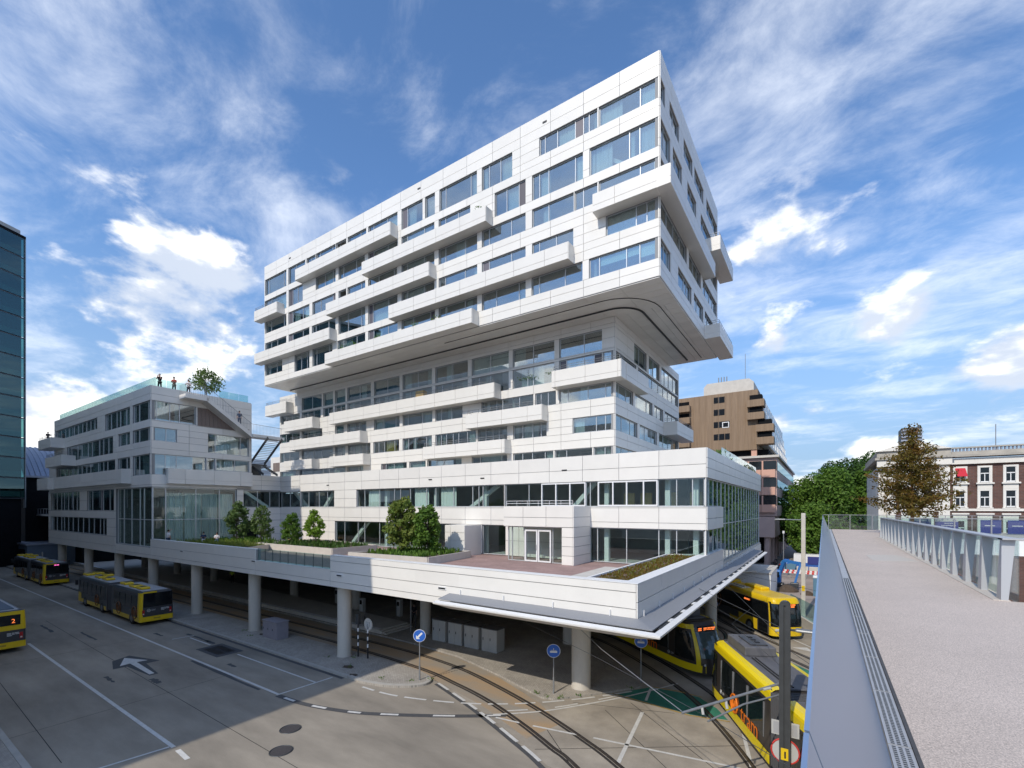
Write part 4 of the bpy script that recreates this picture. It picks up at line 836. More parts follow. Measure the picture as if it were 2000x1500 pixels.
for i in range(14): adopt(MB().box(PX + .062, PX + .14, 20.2 + i * 2.4, 20.25 + i * 2.4, 5.66, 5.98).build('bracket', 'white'), can)

# ------------------------------------------------------------------ the lower wing on the left
wing = static('wing_building', 'lower white wing with roof terrace and outside stair beside the tower', 'building', (-80, 26, 5))
WX, WXL, WYB = -60.3, -98.0, 30.1
WF2b = WF2; 
facade(wing, 'F', DY, WXL, WX, [(22.2, 20.75, 20.15, WF1), (19.3, 17.85, 17.2, WF2b), (16.4, 15.05, 14.15, WF3)], 23.8, 12.8, 5.2, curtains=0.25, g0=WX)
facade(wing, 'F', DY - .02, -101.2, -71.05, [(12.8, 10.15, 10.1, WF4), (9.2, 7.05, 7.0, WF5)], 12.95, 5.03, 14.9, curtains=0.1, g0=-101.2)
facade(wing, 'R', WX, DY, WYB, [(22.2, 20.1, 20.0, [(a, b, m, '') for a, b, m, f in WR1]), (19.3, 17.85, 17.0, WR2), (16.4, 15.0, 14.15, WR3)], 23.8, 12.8, 3.6, curtains=0.2, g0=DY)
tray(wing, 'F', DY, -94.4, -66.0, 13.3, 14.95, .9, g0=WX, col=5.2)
tray(wing, 'R', WX, 21.0, 30.0, 13.2, 14.9, .55, g0=DY, col=3.0)
for (a, b, z0, z1, rl_) in ((-99.5, -92.6, 19.3, 20.75, True), (-95.5, -87.1, 16.4, 17.85, True), (-100.2, -94.2, 13.2, 14.95, False)): tray(wing, 'F', DY - .0, a, b, z0, z1, 1.5, rail=rl_, g0=a, col=9)
adopt(MB().box(-101.2, -98.0, DY, DY + .3, 12.95, 18).build('end_pier', 'panel'), wing)
# lobby glazing on two sides of the corner
window(wing, 'F', DY + .05, -71.0, WX - .05, 6.2, 12.8, [-68.97, -66.49, -63.97, -62.76], '', 'pane_clear', 'frame', 0.0, fw=.09, trans=9.2)
window(wing, 'R', WX - .05, DY + .12, 28.4, 6.2, 12.8, [21.0, 23.97, 26.5], '', 'pane_clear', 'frame', 0.0, fw=.09, trans=9.2)
adopt(MB().box(-71.1, -70.7, DY + .2, DY + 6, 6.2, 12.8).build('lobby_wall', 'interior'), wing)
for i in range(4): piece(wing, wing, 'curtain', 'curtain', (WX - 1.0, WX - .85, 21.3 + 1.8 * i, 23.0 + 1.8 * i, 6.3, 12.2), 300, wavy('curtain'), R(90))
wq = MB(); wq.box(WX - .35, WX - .005, 28.4, PY, 10.6 - 1.7, 10.55); wq.box(WX - .35, WX - .005, 28.4, 29.2, 10.55, 14.7); wq.box(WX - .35, WX - .005, 28.4, PY + .0, 12.7, 14.7); wq.box(WX - .35, WX - .005, 31, PY, 6.2, 8.9); adopt(wq.build('wall', 'joint'), wing)
panels(wing, 'R', WX, 28.4, PY - .07, 12.8, 14.7, [31.4], (13.4, 14.05)); panels(wing, 'R', WX, 28.4, 29.2, 6.2, 12.8, [], (7, 8, 9, 10, 11, 12)); panels(wing, 'R', WX, 29.2, PY - .07, 8.9, 10.55, [31.4], (9.7,)); panels(wing, 'R', WX, 31, PY - .07, 6.2, 8.88, [], (7.1, 8.0))
window(wing, 'R', WX, 29.2, PY - .1, 10.57, 12.7, [31.0, 32.6], '', 'pane_clear', 'frame', 0)
# cross piece towards the podium front
panels(wing, 'F', PY, WX, -55.72, 12.6, 14.7, [], (13.3, 14.0)); panels(wing, 'F', PY, WX, -55.72, 6.2, 10.6, [], (7, 7.9, 8.9, 9.7)); adopt(MB().box(WX, -55.72, PY + .005, PY + .35, 6.2, 10.6).build('wall', 'joint'), wing); adopt(MB().box(WX, -55.72, PY + .005, PY + .35, 12.6, 14.7).build('wall', 'joint'), wing)
for (y0, z0, y1, z1) in ((29.6, 12.6, 32.5, 10.6),): adopt(MB().bar((WX - .6, y0, z0), (WX - .6, y1, z1), .36, .36).build('brace', 'wframe'), wing)
adopt(MB().bar((-55.4, PY + .9, 10.5), (-58.6, PY + .9, 12.7), .36, .36).build('brace', 'wframe'), wing)
window(wing, 'F', PY, WX + .02, -55.74, 10.6, 12.6, [-58.2], '', 'pane_clear', 'frame', 0)
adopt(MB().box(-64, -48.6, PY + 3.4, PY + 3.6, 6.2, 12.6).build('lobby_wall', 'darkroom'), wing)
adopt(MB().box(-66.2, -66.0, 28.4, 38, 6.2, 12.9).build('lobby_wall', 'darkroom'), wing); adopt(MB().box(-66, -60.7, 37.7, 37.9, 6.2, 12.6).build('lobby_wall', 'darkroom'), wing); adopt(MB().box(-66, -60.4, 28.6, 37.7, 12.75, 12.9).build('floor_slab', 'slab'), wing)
# roof, slabs, hidden faces
adopt(MB().box(WXL + .3, WX - .3, DY + .36, WYB, 23.2, 23.45).build('roof', 'concrete_lt'), wing)
for z in (19.75, 16.8, 13.2): adopt(MB().box(WXL + .3, WX - .37, DY + .37, WYB, z, z + .25).build('floor_slab', 'slab'), wing)
adopt(MB().box(-101, -71.2, DY + .37, 42, 9.5, 9.8).build('floor_slab', 'slab'), wing)
adopt(MB().box(WXL + 2, WX - 5, DY + 6, WYB - .2, 13.4, 23.2).build('core_wall', 'interior'), wing)
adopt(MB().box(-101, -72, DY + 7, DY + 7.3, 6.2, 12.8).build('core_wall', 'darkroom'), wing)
b = MB(); b.box(WXL, WX - .4, WYB, WYB + .3, 14, 23.8); b.box(WXL, WXL + .3, DY + .36, WYB, 12.9, 23.8); b.box(-101.2, -100.9, DY + .4, 42, 5.05, 12.9); b.box(-101, -60.5, DY + .36, 42, 12.95, 13.15); adopt(b.build('rear_wall', 'panel'), wing)
# timber panelled field under the stair
nW = 14
for i in range(nW):
    y0 = 24.05 + i * (29.9 - 24.05) / nW; y1 = y0 + (29.9 - 24.05) / nW; 
    top = min(22.15, 22.3 - (y0 - 25.0) * .42) if y0 > 25 else 22.15
    adopt(MB().box(WX + .062, WX + .1, y0 + .01, y1 - .01, 20.05, max(top, 20.3)).build('timber_board', 'wood'), wing)
# roof terrace glass
rg = static('roof_balustrade', 'blue tinted glass balustrade along the wing roof terrace', 'balustrade', (-80, DY, 23.8))
for i in range(15): x0 = WXL + .3 + i * 2.48; adopt(MB().box(x0, x0 + 2.45, DY + .5, DY + .52, 23.8, 24.85).build('pane', 'pane_green'), rg)
for i in range(3): adopt(MB().box(WX - .5, WX - .48, DY + .6 + i * 1.0, DY + 1.55 + i * 1.0, 23.8, 24.75).build('pane', 'pane_green'), rg)
for i in range(3): adopt(MB().box(WX - .5, WX - .48, 26.6 + i * 1.15, 27.7 + i * 1.15, 23.8, 24.75).build('pane', 'pane_green'), rg)
# outside stair and gangway
st = static('outside_stair', 'white steel stair with thin bar railing down the wing side', 'stair', (-59, 26, 19.6))
sx0, sx1 = WX + .12, WX + 1.75
adopt(MB().box(sx0, sx1, 22.2, 24.5, 22.75, 23.2).build('landing', 'panel'), st)
fl = MB()
for i in range(18): fl.box(sx0 + .1, sx1 - .1, 24.5 + i * .27, 24.8 + i * .27, 22.95 - i * .185, 23.0 - i * .185)
adopt(fl.build('tread_flight', 'panel'), st)
for xs in (sx0, sx1 - .08): adopt(MB().add([(xs, 24.4, 22.7), (xs, 24.4, 23.2), (xs, 29.4, 19.75), (xs, 29.4, 19.2), (xs + .08, 24.4, 22.7), (xs + .08, 24.4, 23.2), (xs + .08, 29.4, 19.75), (xs + .08, 29.4, 19.2)], [(0, 1, 2, 3), (7, 6, 5, 4), (0, 4, 5, 1), (1, 5, 6, 2), (2, 6, 7, 3), (3, 7, 4, 0)]).build('stringer', 'panel'), st)
adopt(MB().add([(sx0 + .08, 24.4, 22.72), (sx1 - .08, 24.4, 22.72), (sx1 - .08, 29.4, 19.25), (sx0 + .08, 29.4, 19.25), (sx0 + .08, 24.4, 22.78), (sx1 - .08, 24.4, 22.78), (sx1 - .08, 29.4, 19.31), (sx0 + .08, 29.4, 19.31)], [(0, 3, 2, 1), (4, 5, 6, 7), (0, 1, 5, 4), (1, 2, 6, 5), (2, 3, 7, 6), (3, 0, 4, 7)]).build('underside', 'soffit'), st)
adopt(MB().box(sx0, sx1 + .2, 29.4, 33.4, 19.3, 19.65).build('gangway', 'panel'), st)
rl = MB()
path = [(22.25, 23.2), (24.45, 23.2), (29.4, 19.75), (33.3, 19.65)]
for xs in (sx1 - .04,):
    rl.tube([(xs, y, z + 1.15) for y, z in path], .025, 6)
    for (ya, za), (yb, zb) in zip(path[:-1], path[1:]):
        n = int((yb - ya) / .17)
        for i in range(n): t = i / n; y = ya + (yb - ya) * t; z = za + (zb - za) * t; rl.tube([(xs, y, z), (xs, y, z + 1.15)], .012, 4, cap=False)
n = 9
for i in range(n): x = sx0 + (sx1 - sx0) * i / n; rl.tube([(x, 22.25, 23.2), (x, 22.25, 24.35)], .012, 4, cap=False)
adopt(rl.build('railing', 'steel'), st)
st2 = static('steel_stair', 'dark galvanised stair hanging under the gangway between wing and tower', 'stair', (-59, 35, 14.7))
for yy in (30.7, 32.5):
    adopt(MB().bar((-57.3, yy, 19.25), (-61.6, yy, 16.3), .07, .34).build('stringer', 'dsteel'), st2); adopt(MB().bar((-61.9, yy, 16.1), (-58.4, yy, 14.72), .07, .3).build('stringer', 'dsteel'), st2)
for i in range(15): f = i / 14; adopt(MB().box(-57.5 - 4.0 * f - .2, -57.5 - 4.0 * f + .06, 30.75, 32.45, 19.05 - 2.7 * f, 19.09 - 2.7 * f).build('tread', 'steel'), st2)
for i in range(8): f = i / 7; adopt(MB().box(-61.5 + 3.0 * f, -61.2 + 3.0 * f, 30.75, 32.45, 16.0 - 1.2 * f, 16.04 - 1.2 * f).build('tread', 'steel'), st2)
adopt(MB().box(-63.0, -61.5, 30.4, 32.8, 16.1, 16.25).build('landing', 'dsteel'), st2)
adopt(MB().box(-62.9, -62.8, 30.5, 32.7, 14.3, 16.1).build('support', 'dsteel'), st2)
rb = static('rear_building', 'pale rear block with timber panels seen between wing and tower', 'building', (-84, 56, 14))
adopt(MB().box(-96, -72.96, 52, 62, 14, 21).build('wall', 'panel'), rb)
for k in range(2):
    for i in range(5): adopt(MB().box(-95 + i * 4.4, -91.5 + i * 4.4, 51.94, 51.99, 15 + 3 * k, 16.8 + 3 * k).build('window', 'pane_dark' if i % 2 else 'wood'), rb)

# ------------------------------------------------------------------ terrace furniture
def planter(poly, z1, label, name='planter', wallm='concrete_lt', soilm='soil', z0=6.2):
    n = len(poly); cx = sum(p[0] for p in poly) / n; cy = sum(p[1] for p in poly) / n
    r = static(name, label, 'planter', (cx, cy, z0))
    for i in range(n):
        a = poly[i]; c = poly[(i + 1) % n]; w = adopt(MB().ribbon([a, c], .14, z0, z1 - z0).build('edge_wall', wallm), r)
    adopt(MB().prism([(cx + (p[0] - cx) * .985, cy + (p[1] - cy) * .985) for p in poly], z0, z1 - .08).build('soil_bed', soilm), r)
    return r
planter([(-33.2, 24.6), (-24.6, 25.2), (-25.4, 31.2), (-31.5, 31.2)], 6.78, 'concrete edged planter with two leafy trees beside the long glass front')
planter([(-49.5, 25.4), (-36.6, 25.4), (-36.6, 30.4), (-49.5, 32.4)], 6.85, 'concrete planter with two small trees behind the glass balustrade')
planter([(-58.6, 20.4), (-43.4, 20.4), (-46.5, 24.6), (-50.5, 29.0), (-58.6, 29)], 6.8, 'low green planting bed beside the wing lobby')
pr = planter([(-9.3, 20.3), (-7.25, 20.3), (-7.25, 34.9), (-9.3, 33.6)], 7.2, 'long sedum planter along the terrace corner parapet', wallm='white', soilm='sedum')
bn = static('terrace_bench', 'pale low concrete bench block on the brick terrace', 'bench', (-11.4, 26.2, 6.2))
adopt(MB().box(-12.0, -11.0, 23.6, 28.8, 6.2, 6.62).build('seat_block', 'concrete_lt', bevel=.03), bn); adopt(MB().box(-10.8, -9.45, 20.6, 33.2, 6.2, 6.3).build('plinth', 'concrete_lt'), bn)
wb = static('timber_bench', 'long orange timber bench beside the planting bed', 'bench', (-52, 31.5, 6.2))
adopt(MB().box(-54.5, -50.5, 31.3, 31.9, 6.62, 6.72).build('seat', 'timber'), wb)
for x in (-54, -51.1): adopt(MB().box(x, x + .1, 31.35, 31.85, 6.2, 6.62).build('leg', 'dsteel'), wb)
# bicycle behind the podium glass
bi = static('bicycle', 'pale bicycle parked behind the upper podium glass', 'bicycle', (-41.6, 35.3, 10.2))
for x in (-42.2, -41.1): adopt(MB().tube([(x + .34 * math.cos(a), 35.3, 10.56 + .34 * math.sin(a)) for a in [k * math.pi / 12 for k in range(25)]], .02, 6, cap=False).build('wheel', 'white'), bi)
adopt(MB().tube([(-42.2, 35.3, 10.56), (-41.95, 35.3, 11.1), (-41.4, 35.3, 11.1), (-41.1, 35.3, 10.56), (-41.65, 35.3, 10.5), (-41.95, 35.3, 11.1)], .022, 6).build('frame', 'white'), bi)
adopt(MB().tube([(-41.4, 35.3, 11.1), (-41.4, 35.1, 11.25), (-41.4, 35.5, 11.25)], .02, 6).build('handlebar', 'white'), bi); adopt(MB().box(-42.1, -41.85, 35.22, 35.38, 11.14, 11.2).build('saddle', 'black'), bi)

# ------------------------------------------------------------------ surroundings on the left
dt = thing('glass_tower', 'dark teal glass office tower at the left edge', 'building', (-103.7, -15.1, 0), R(117.3))
L = 40.0
MB().box(0, L - .35, .35, 25, 0, 60).build('wall', 'charcoal', dt); MB().box(-.1, L + .1, -.05, 25.2, 60, 60.5).build('roof_edge', 'charcoal', dt)
for i in range(10):
    for j in range(13):
        o = bpy.data.objects.new('pane', unit_box('pane_dark')); COL.objects.link(o); o.parent = dt; o.location = (4 * i + 2, .02, 12.4 + 3.68 * j + 1.75); o.scale = (3.86, .04, 3.5)
for i in range(11): MB().box(4 * i - .06, 4 * i + .06, -.1, .3, 10.5, 60).build('mullion', 'steel', dt)
for j in range(14): MB().box(0, L, -.03, .3, 12.2 + 3.68 * j - .05, 12.2 + 3.68 * j + .1).build('floor_band', 'dsteel', dt)
for j in range(14): MB().box(.2, L - .5, .34, .345, 12.6 + 3.68 * j, 13.5 + 3.68 * j).build('blind_strip', 'interior', dt)
lb = static('station_annex', 'black clad station annex with curved zinc roof behind the glass tower', 'building', (-125, 30, 0))
adopt(MB().box(-124.5, -112, 26, 40, 0, 14.2).build('wall', 'charcoal'), lb)
prof = [(-138 + 14 * k / 10, 23.2 - 6.6 * (k / 10) ** 1.7) for k in range(11)]
zr_ = MB(); zr_.extr([(x, z) for x, z in prof] + [(x, z - .35) for x, z in prof[::-1]], 'y', 20.6, 42); adopt(zr_.build('curved_roof', 'zinc'), lb)
for i in range(14): adopt(MB().tube([(x, 20.7 + .75 * i, z + .05) for x, z in prof], .06, 4).build('roof_seam', 'zinc'), lb)
adopt(MB().box(-138, -124.6, 20.9, 42, 0, 16.4).build('gable_wall', 'charcoal'), lb)
adopt(MB().box(-150, -106, 22.4, 26, 9.0, 9.35).build('canopy_slab', 'steel'), lb); adopt(MB().box(-123.5, -112, 25.8, 25.95, 3.5, 14).build('glass_front', 'pane_dark'), lb)
for i in range(12): adopt(MB().box(-130 + i * 2, -129.94 + i * 2, 22.45, 22.5, 9.35, 10.3).build('rail_post', 'steel'), lb)
adopt(MB().box(-140, -106, 22.44, 22.51, 10.3, 10.36).build('hand_rail', 'steel'), lb)
lw = static('service_hut', 'low bluegrey flat service building beside the buses', 'building', (-124, 22, 0))
adopt(MB().box(-150, -115.6, 19.6, 25.9, 0, 3.9).build('wall', 'bluegrey'), lw); adopt(MB().box(-150.2, -115.4, 19.4, 26, 3.9, 4.15).build('roof', 'zinc'), lw)
adopt(MB().box(-121.5, -117, 19.54, 19.59, 1.9, 3.1).build('window', 'busglass'), lw); adopt(MB().box(-128, -126.2, 19.54, 19.59, 0, 2.6).build('door', 'dsteel'), lw)
fw_ = static('far_roof', 'white curved station roof far behind the annex', 'building', (-190, 60, 0))
for k in range(3): adopt(MB().box(-230, -142, 54 + 3 * k, 80, 17 + 3.2 * k, 18.8 + 3.2 * k).build('roof_layer', 'white'), fw_)
# building across the bus road, outside the view, shaped to throw the big shade on road and wing
nb = static('shade_block', 'grey office slabs across the bus road outside the view', 'building', (-80, -20, 0))
adopt(MB().box(-58, -25.7, -26, 0, 0, 26.4).build('wall', 'caster'), nb); adopt(MB().box(-72, -58, -26, 0, 0, 41.6).build('wall', 'caster'), nb)
for (z0, z1) in ((0, 11.8), (15, 20), (26.8, 41.6)): adopt(MB().box(-135, -72, -14, 0, z0, z1).build('shade_slab', 'caster'), nb)  # gaps between the slabs are left to let sun patches through

# ------------------------------------------------------------------ vehicles
class Shell:
    """rounded-rectangle plan from x0 to x1, walls lean in towards the roof and the nose can rake back"""
    def __init__(s, x0, x1, W, rr=.12, rf=.12, rake=0.0, zr=(1.0, 3.0), lean=0.0, nose=0.0):
        s.x0, s.x1, s.W, s.rr, s.rf, s.rake, s.zr, s.lean, s.nose = x0, x1, W, rr, rf, rake, zr, lean, nose
        h = W / 2; pts = []
        def arc(cx, cy, r, a0, a1, n): return [(cx + r * math.cos(a0 + (a1 - a0) * k / n), cy + r * math.sin(a0 + (a1 - a0) * k / n)) for k in range(n + 1)]
        pts += [(x0, 0)] + arc(x0 + rr, h - rr, rr, math.pi, math.pi / 2, 6) 
        nf = 10
        # front corner as a superellipse of depth rf (x) and half width share
        fx = max(rf, .05)
        wshare = min(h, .55 * h + nose * .45 * h)
        for k in range(nf + 1):
            a = math.pi / 2 * k / nf; pts.append((x1 - fx + fx * math.sin(a) ** .9, h - wshare + wshare * math.cos(a) ** .8))
        pts += [(x1, 0)]
        s.half = pts
        full = pts + [(x, -y) for x, y in pts[::-1][1:]]
        s.pts = [Vector(p) for p in full]
        s.acc = [0]
        for a, b in zip(s.pts[:-1], s.pts[1:]): s.acc.append(s.acc[-1] + (b - a).length)
        s.S = s.acc[-1]
    def at(s, t, z, off=0.0):
        t = max(0, min(s.S - 1e-6, t)); i = 0
        while s.acc[i + 1] < t: i += 1
        a, b = s.pts[i], s.pts[i + 1]; f = (t - s.acc[i]) / max(1e-9, s.acc[i + 1] - s.acc[i]); p = a + (b - a) * f
        d = (b - a).normalized(); n = Vector((-d.y, d.x))
        p = p + n * off
        u = max(0, min(1, (z - s.zr[0]) / (s.zr[1] - s.zr[0])))
        y = p.y * (1 - s.lean * u * u)
        w = max(0, (p.x - (s.x1 - 1.6)) / 1.6)
        return Vector((p.x - s.rake * (u ** 1.6) * w, y, z))
    def s_at(s, x, side):
        # arc position of station x on the left (+1) or right (-1) flank
        for i in range(len(s.pts) - 1):
            a, b = s.pts[i], s.pts[i + 1]
            if side > 0 and a.y > 0 and b.y > 0 and a.x <= x <= b.x and b.x > a.x: return s.acc[i] + (x - a.x) / (b.x - a.x) * (s.acc[i + 1] - s.acc[i])
            if side < 0 and a.y < 0 and b.y < 0 and b.x <= x <= a.x and b.x < a.x: return s.acc[i] + (a.x - x) / (a.x - b.x) * (s.acc[i + 1] - s.acc[i])
        return 0 if side > 0 else s.S
    def patch(s, t0, t1, zlo, zhi, off=.012, nz=4, mb=None, step=.12):
        mb = mb or MB(); n = max(2, int((t1 - t0) / step)); fl = zlo if callable(zlo) else (lambda t: zlo); fh = zhi if callable(zhi) else (lambda t: zhi)
        vs = []; 
        for i in range(n + 1):
            t = t0 + (t1 - t0) * i / n; a = fl(t); b = fh(t)
            for j in range(nz + 1): vs.append(s.at(t, a + (b - a) * j / nz, off))
        fs = [(i * (nz + 1) + j, i * (nz + 1) + j + 1, (i + 1) * (nz + 1) + j + 1, (i + 1) * (nz + 1) + j) for i in range(n) for j in range(nz)]
        return mb.add(vs, fs)
    def body(s, z0, z1, crown=.15, rim=.18):
        mb = MB(); zs = [z0 + (z1 - rim - z0) * k / 8 for k in range(9)] + [z1 - rim * .5, z1 - rim * .12, z1]; ins = [0] * 9 + [.04, .12, .32]
        ts = s.acc[:-1]; rings = []
        for z, q in zip(zs, ins): rings.append([s.at(t, z, -q) for t in ts])
        n = len(ts); vs = [v for r in rings for v in r]
        fs = [(i * n + k, (i + 1) * n + k, (i + 1) * n + (k + 1) % n, i * n + (k + 1) % n) for i in range(len(zs) - 1) for k in range(n)]
        fs += [tuple(range(n)), tuple(range((len(zs) - 1) * n, len(zs) * n))[::-1]]
        return mb.add(vs, fs)
def wheel(root, x, y, r=.48, w=.3):
    t = MB(); sgn = 1 if y > 0 else -1
    t.tube([(x, y - sgn * w, r), (x, y, r)], r, 24); o = t.build('wheel', 'tyre', root)
    MB().tube([(x, y - sgn * .02, r), (x, y + sgn * .015, r)], r * .58, 20).build('rim', 'rim', o); MB().tube([(x, y, r), (x, y + sgn * .05, r)], r * .2, 10).build('hub', 'steel', o)
def arch(root, x, y, r=.62):
    sgn = 1 if y > 0 else -1
    pts = [(x + r * math.cos(a), .36 + r * math.sin(a)) for a in [k * math.pi / 10 for k in range(11)]]
    MB().extr(pts, 'y', y - sgn * .02, y + sgn * .016).build('wheel_arch', 'black', root)
LEFT_M = lambda x, y, z: frame_mat((x, y, z), (-1, 0, 0), (0, 0, 1))     # reads from the left flank
RIGHT_M = lambda x, y, z: frame_mat((x, y, z), (1, 0, 0), (0, 0, 1))
REAR_M = lambda x, y, z: frame_mat((x, y, z), (0, -1, 0), (0, 0, 1))
FRONT_M = lambda x, y, z: frame_mat((x, y, z), (0, 1, 0), (0, 0, 1))
def ring_logo(root, Mx, R0, mk, seg=20, th=.05):
    mb = MB(); mb.tube([(R0 * math.cos(2 * math.pi * k / seg), R0 * math.sin(2 * math.pi * k / seg), .004) for k in range(seg + 1)], th / 2, 5, cap=False)
    mb.tube([(-R0 * .38, R0 * .45, .004), (-R0 * .38, -R0 * .1, .004), (-R0 * .2, -R0 * .4, .004), (R0 * .2, -R0 * .4, .004), (R0 * .38, -R0 * .1, .004), (R0 * .38, R0 * .45, .004)], th / 2, 5)
    o = mb.build('emblem', mk, root); o.matrix_local = Mx; return o
def print_bars(root, Mx, rows, h, mk, name='print'):
    # lines of print too small to read: short dashes
    mb = MB()
    for r, segs in enumerate(rows):
        for (a, b) in segs: mb.box(a, b, -r * h * 1.5 - h / 2, -r * h * 1.5 + h / 2, 0, .005)
    o = mb.build(name, mk, root); o.matrix_local = Mx; return o
def bus(label, loc, rz, artic=True, rear='dark', led=None, group='city buses', solar=False):
    W = 2.55; H = 3.02
    t = thing('city_bus', label, 'bus', loc, rz, group)
    secs = [(0, 7.3), (8.5, 18.0)] if artic else [(0, 12.0)]
    for si, (a, b) in enumerate(secs):
        rearmost = si == 0; frontmost = si == len(secs) - 1
        sh = Shell(a, b, W, .16 if rearmost else .05, .35 if frontmost else .06, .25 if frontmost else 0, (1.2, 3.0), .05)
        sh.body(.34, H).build('body', 'busgrey', t, smooth=False)
        MB().box(a + .35, b - .45, -.98, .98, H - .02, H + .03).build('roof', 'busroof', t, bevel=.02)
        for sd in (1, -1):
            s0, s1 = sorted((sh.s_at(a + .3, sd), sh.s_at(b - .55, sd)))
            sh.patch(s0, s1, .36, .74, .012, 2).build('skirt', 'yellow', t)
            w0, w1 = sorted((sh.s_at(a + .55, sd), sh.s_at(b - .7, sd)))
            gl = sh.patch(w0, w1, 1.35, 2.62, .010, 3).build('window_band', 'busglass', t)
            n = int((b - a) / 1.55)
            for k in range(1, n): MB().box(a + .55 + k * (b - a - 1.2) / n - .02, a + .55 + k * (b - a - 1.2) / n + .02, sd * (W / 2 - .01), sd * (W / 2 + .016), 1.35, 2.55).build('window_bar', 'black', gl)
            for x in ([a + 1.9] if rearmost and artic else ([a + 2.9, b - 2.7] if not artic else [a + 1.5, b - 2.7])):
                arch(t, x, sd * (W / 2 + .005)); wheel(t, x, sd * (W / 2 + .02))
        if rearmost:
            Wd = W / 2
            sh.patch(0, Wd + .35, .34, .78, .02, 3).build('bumper', 'yellow', t); sh.patch(sh.S - Wd - .35, sh.S, .34, .78, .02, 3).build('bumper', 'yellow', t)
            if rear == 'dark':
                sh.patch(Wd - .22, Wd + .42, .78, 2.92, .016, 6).build('rear_pillar', 'yellow', t)
                sh.patch(0, Wd - .24, 1.62, 2.84, .014, 4).build('rear_window', 'busglass', t); sh.patch(sh.S - Wd + .1, sh.S, 1.62, 2.84, .014, 4).build('rear_window', 'busglass', t)
                sh.patch(0, Wd - .2, 2.86, 2.99, .02, 2).build('rear_trim', 'yellow', t)
            else:
                sh.patch(0, Wd + .3, 1.62, 2.98, .014, 6).build('rear_panel', 'yellow', t); sh.patch(sh.S - Wd - .3, sh.S, 1.62, 2.98, .014, 6).build('rear_panel', 'yellow', t)
                dw = MB().box(-.035, -.016, -.98, .78, 1.98, 2.72).build('rear_window', 'busglass', t); 
                text_mesh('2', .42, 'led', t, REAR_M(-.04, -.62, 2.26), 'route_number')
            for y in (1.02, -1.02):
                l = MB().box(-.04, -.012, y - .09, y + .09, .95, 1.4).build('tail_lamp', 'redlamp', t, bevel=.015); MB().box(-.05, -.041, y - .05, y + .05, 1.0, 1.1).build('reversing_lamp', 'whitelamp', l)
            ring_logo(t, REAR_M(-.018, .62, 1.32), .12, 'logo', th=.035); text_mesh('OV', .22, 'logo', t, REAR_M(-.018, .27, 1.31))
            print_bars(t, REAR_M(-.018, -.6, 1.40), (((-.3, -.08), (-.05, .05), (.08, .3)), ((-.3, -.1), (-.06, .1), (.13, .33)), ((-.3, -.04),)), .055, 'logo')
            if led: print_bars(t, REAR_M(-.03, 0, 2.76), (((-.24, -.02), (.02, .22)),), .12, led, 'display')
            MB().box(-.03, -.01, -.26, .26, .52, .63).build('number_plate', 'yellow_line', t)
        if frontmost:
            sc = sh.s_at(b - .45, 1); sc2 = sh.s_at(b - .45, -1)
            sh.patch(sc - .15, sc2 + .15, .36, 1.1, .02, 3).build('front_apron', 'yellow', t); sh.patch(sc + .1, sc2 - .1, 1.12, 2.7, .016, 5).build('windscreen', 'busglass', t)
            sh.patch(sc - .9, sc, .36, 1.35, .016, 4).build('front_corner', 'yellow', t)
            for y in (1.35, -1.35): MB().box(b - .1, b + .12, y - .12, y + .12, 2.05, 2.6).build('mirror', 'black', t, bevel=.04)
            for y in (.85, -.85): MB().box(b - .01, b + .05, y - .18, y + .18, .72, .9).build('headlamp', 'whitelamp', t, bevel=.03)
        if not solar:
            for (x, y) in ([(1.2, .45), (2.9, .45), (5.6, .35)] if rearmost else [(10.6, .4), (13, .4), (14.2, -.5), (16.6, .5), (17.0, -.4)]):
                p = MB().box(x, x + 1.35, y - .38, y + .38, H + .03, H + .26).build('roof_pod', 'yellow', t, bevel=.09); MB().box(x + .3, x + 1.0, y - .2, y + .2, H + .255, H + .268).build('pod_grille', 'black', p)
        else:
            MB().box(a + .6, b - .6, -.75, .75, H + .03, H + .09).build('roof_panel', 'bluegrey', t); MB().box(a + 2.6, a + 3.3, -.2, .2, H + .09, H + .2).build('roof_hatch', 'white', t, bevel=.04)
    if artic:
        b_ = MB()
        for k in range(9): x = 7.3 + 1.2 * k / 8; b_.box(x - .035, x + .035, -W / 2 + .06, W / 2 - .06, .5, H - .05)
        b_.box(7.3, 8.5, -W / 2 + .12, W / 2 - .12, .55, H - .1); b_.build('bellows', 'bellows', t)
    for x, y in ((5.2, 1), (1.2, 1), (11.5, 1)):
        if x < secs[-1][1] - 2: ring_logo(t, LEFT_M(x, W / 2 + .022, 1.1), .55, 'orange_dim', th=.09)
    return t
M['orange_dim'] = mat('faded_orange_print', (0.20, 0.085, 0.03), 0.5)
bus('articulated yellow and black bus with light roof beside the front columns', (-50.0, 16.7, 0.012), R(180))
bus('articulated yellow and black bus with a pink rear display by the service hut', (-86.1, 17.4, 0.012), R(180), led='ledpink')
bus('yellow bus showing route number 2 with blue roof panel', (-48.8, 6.95, 0.012), R(180), artic=False, rear='yellow', solar=True)
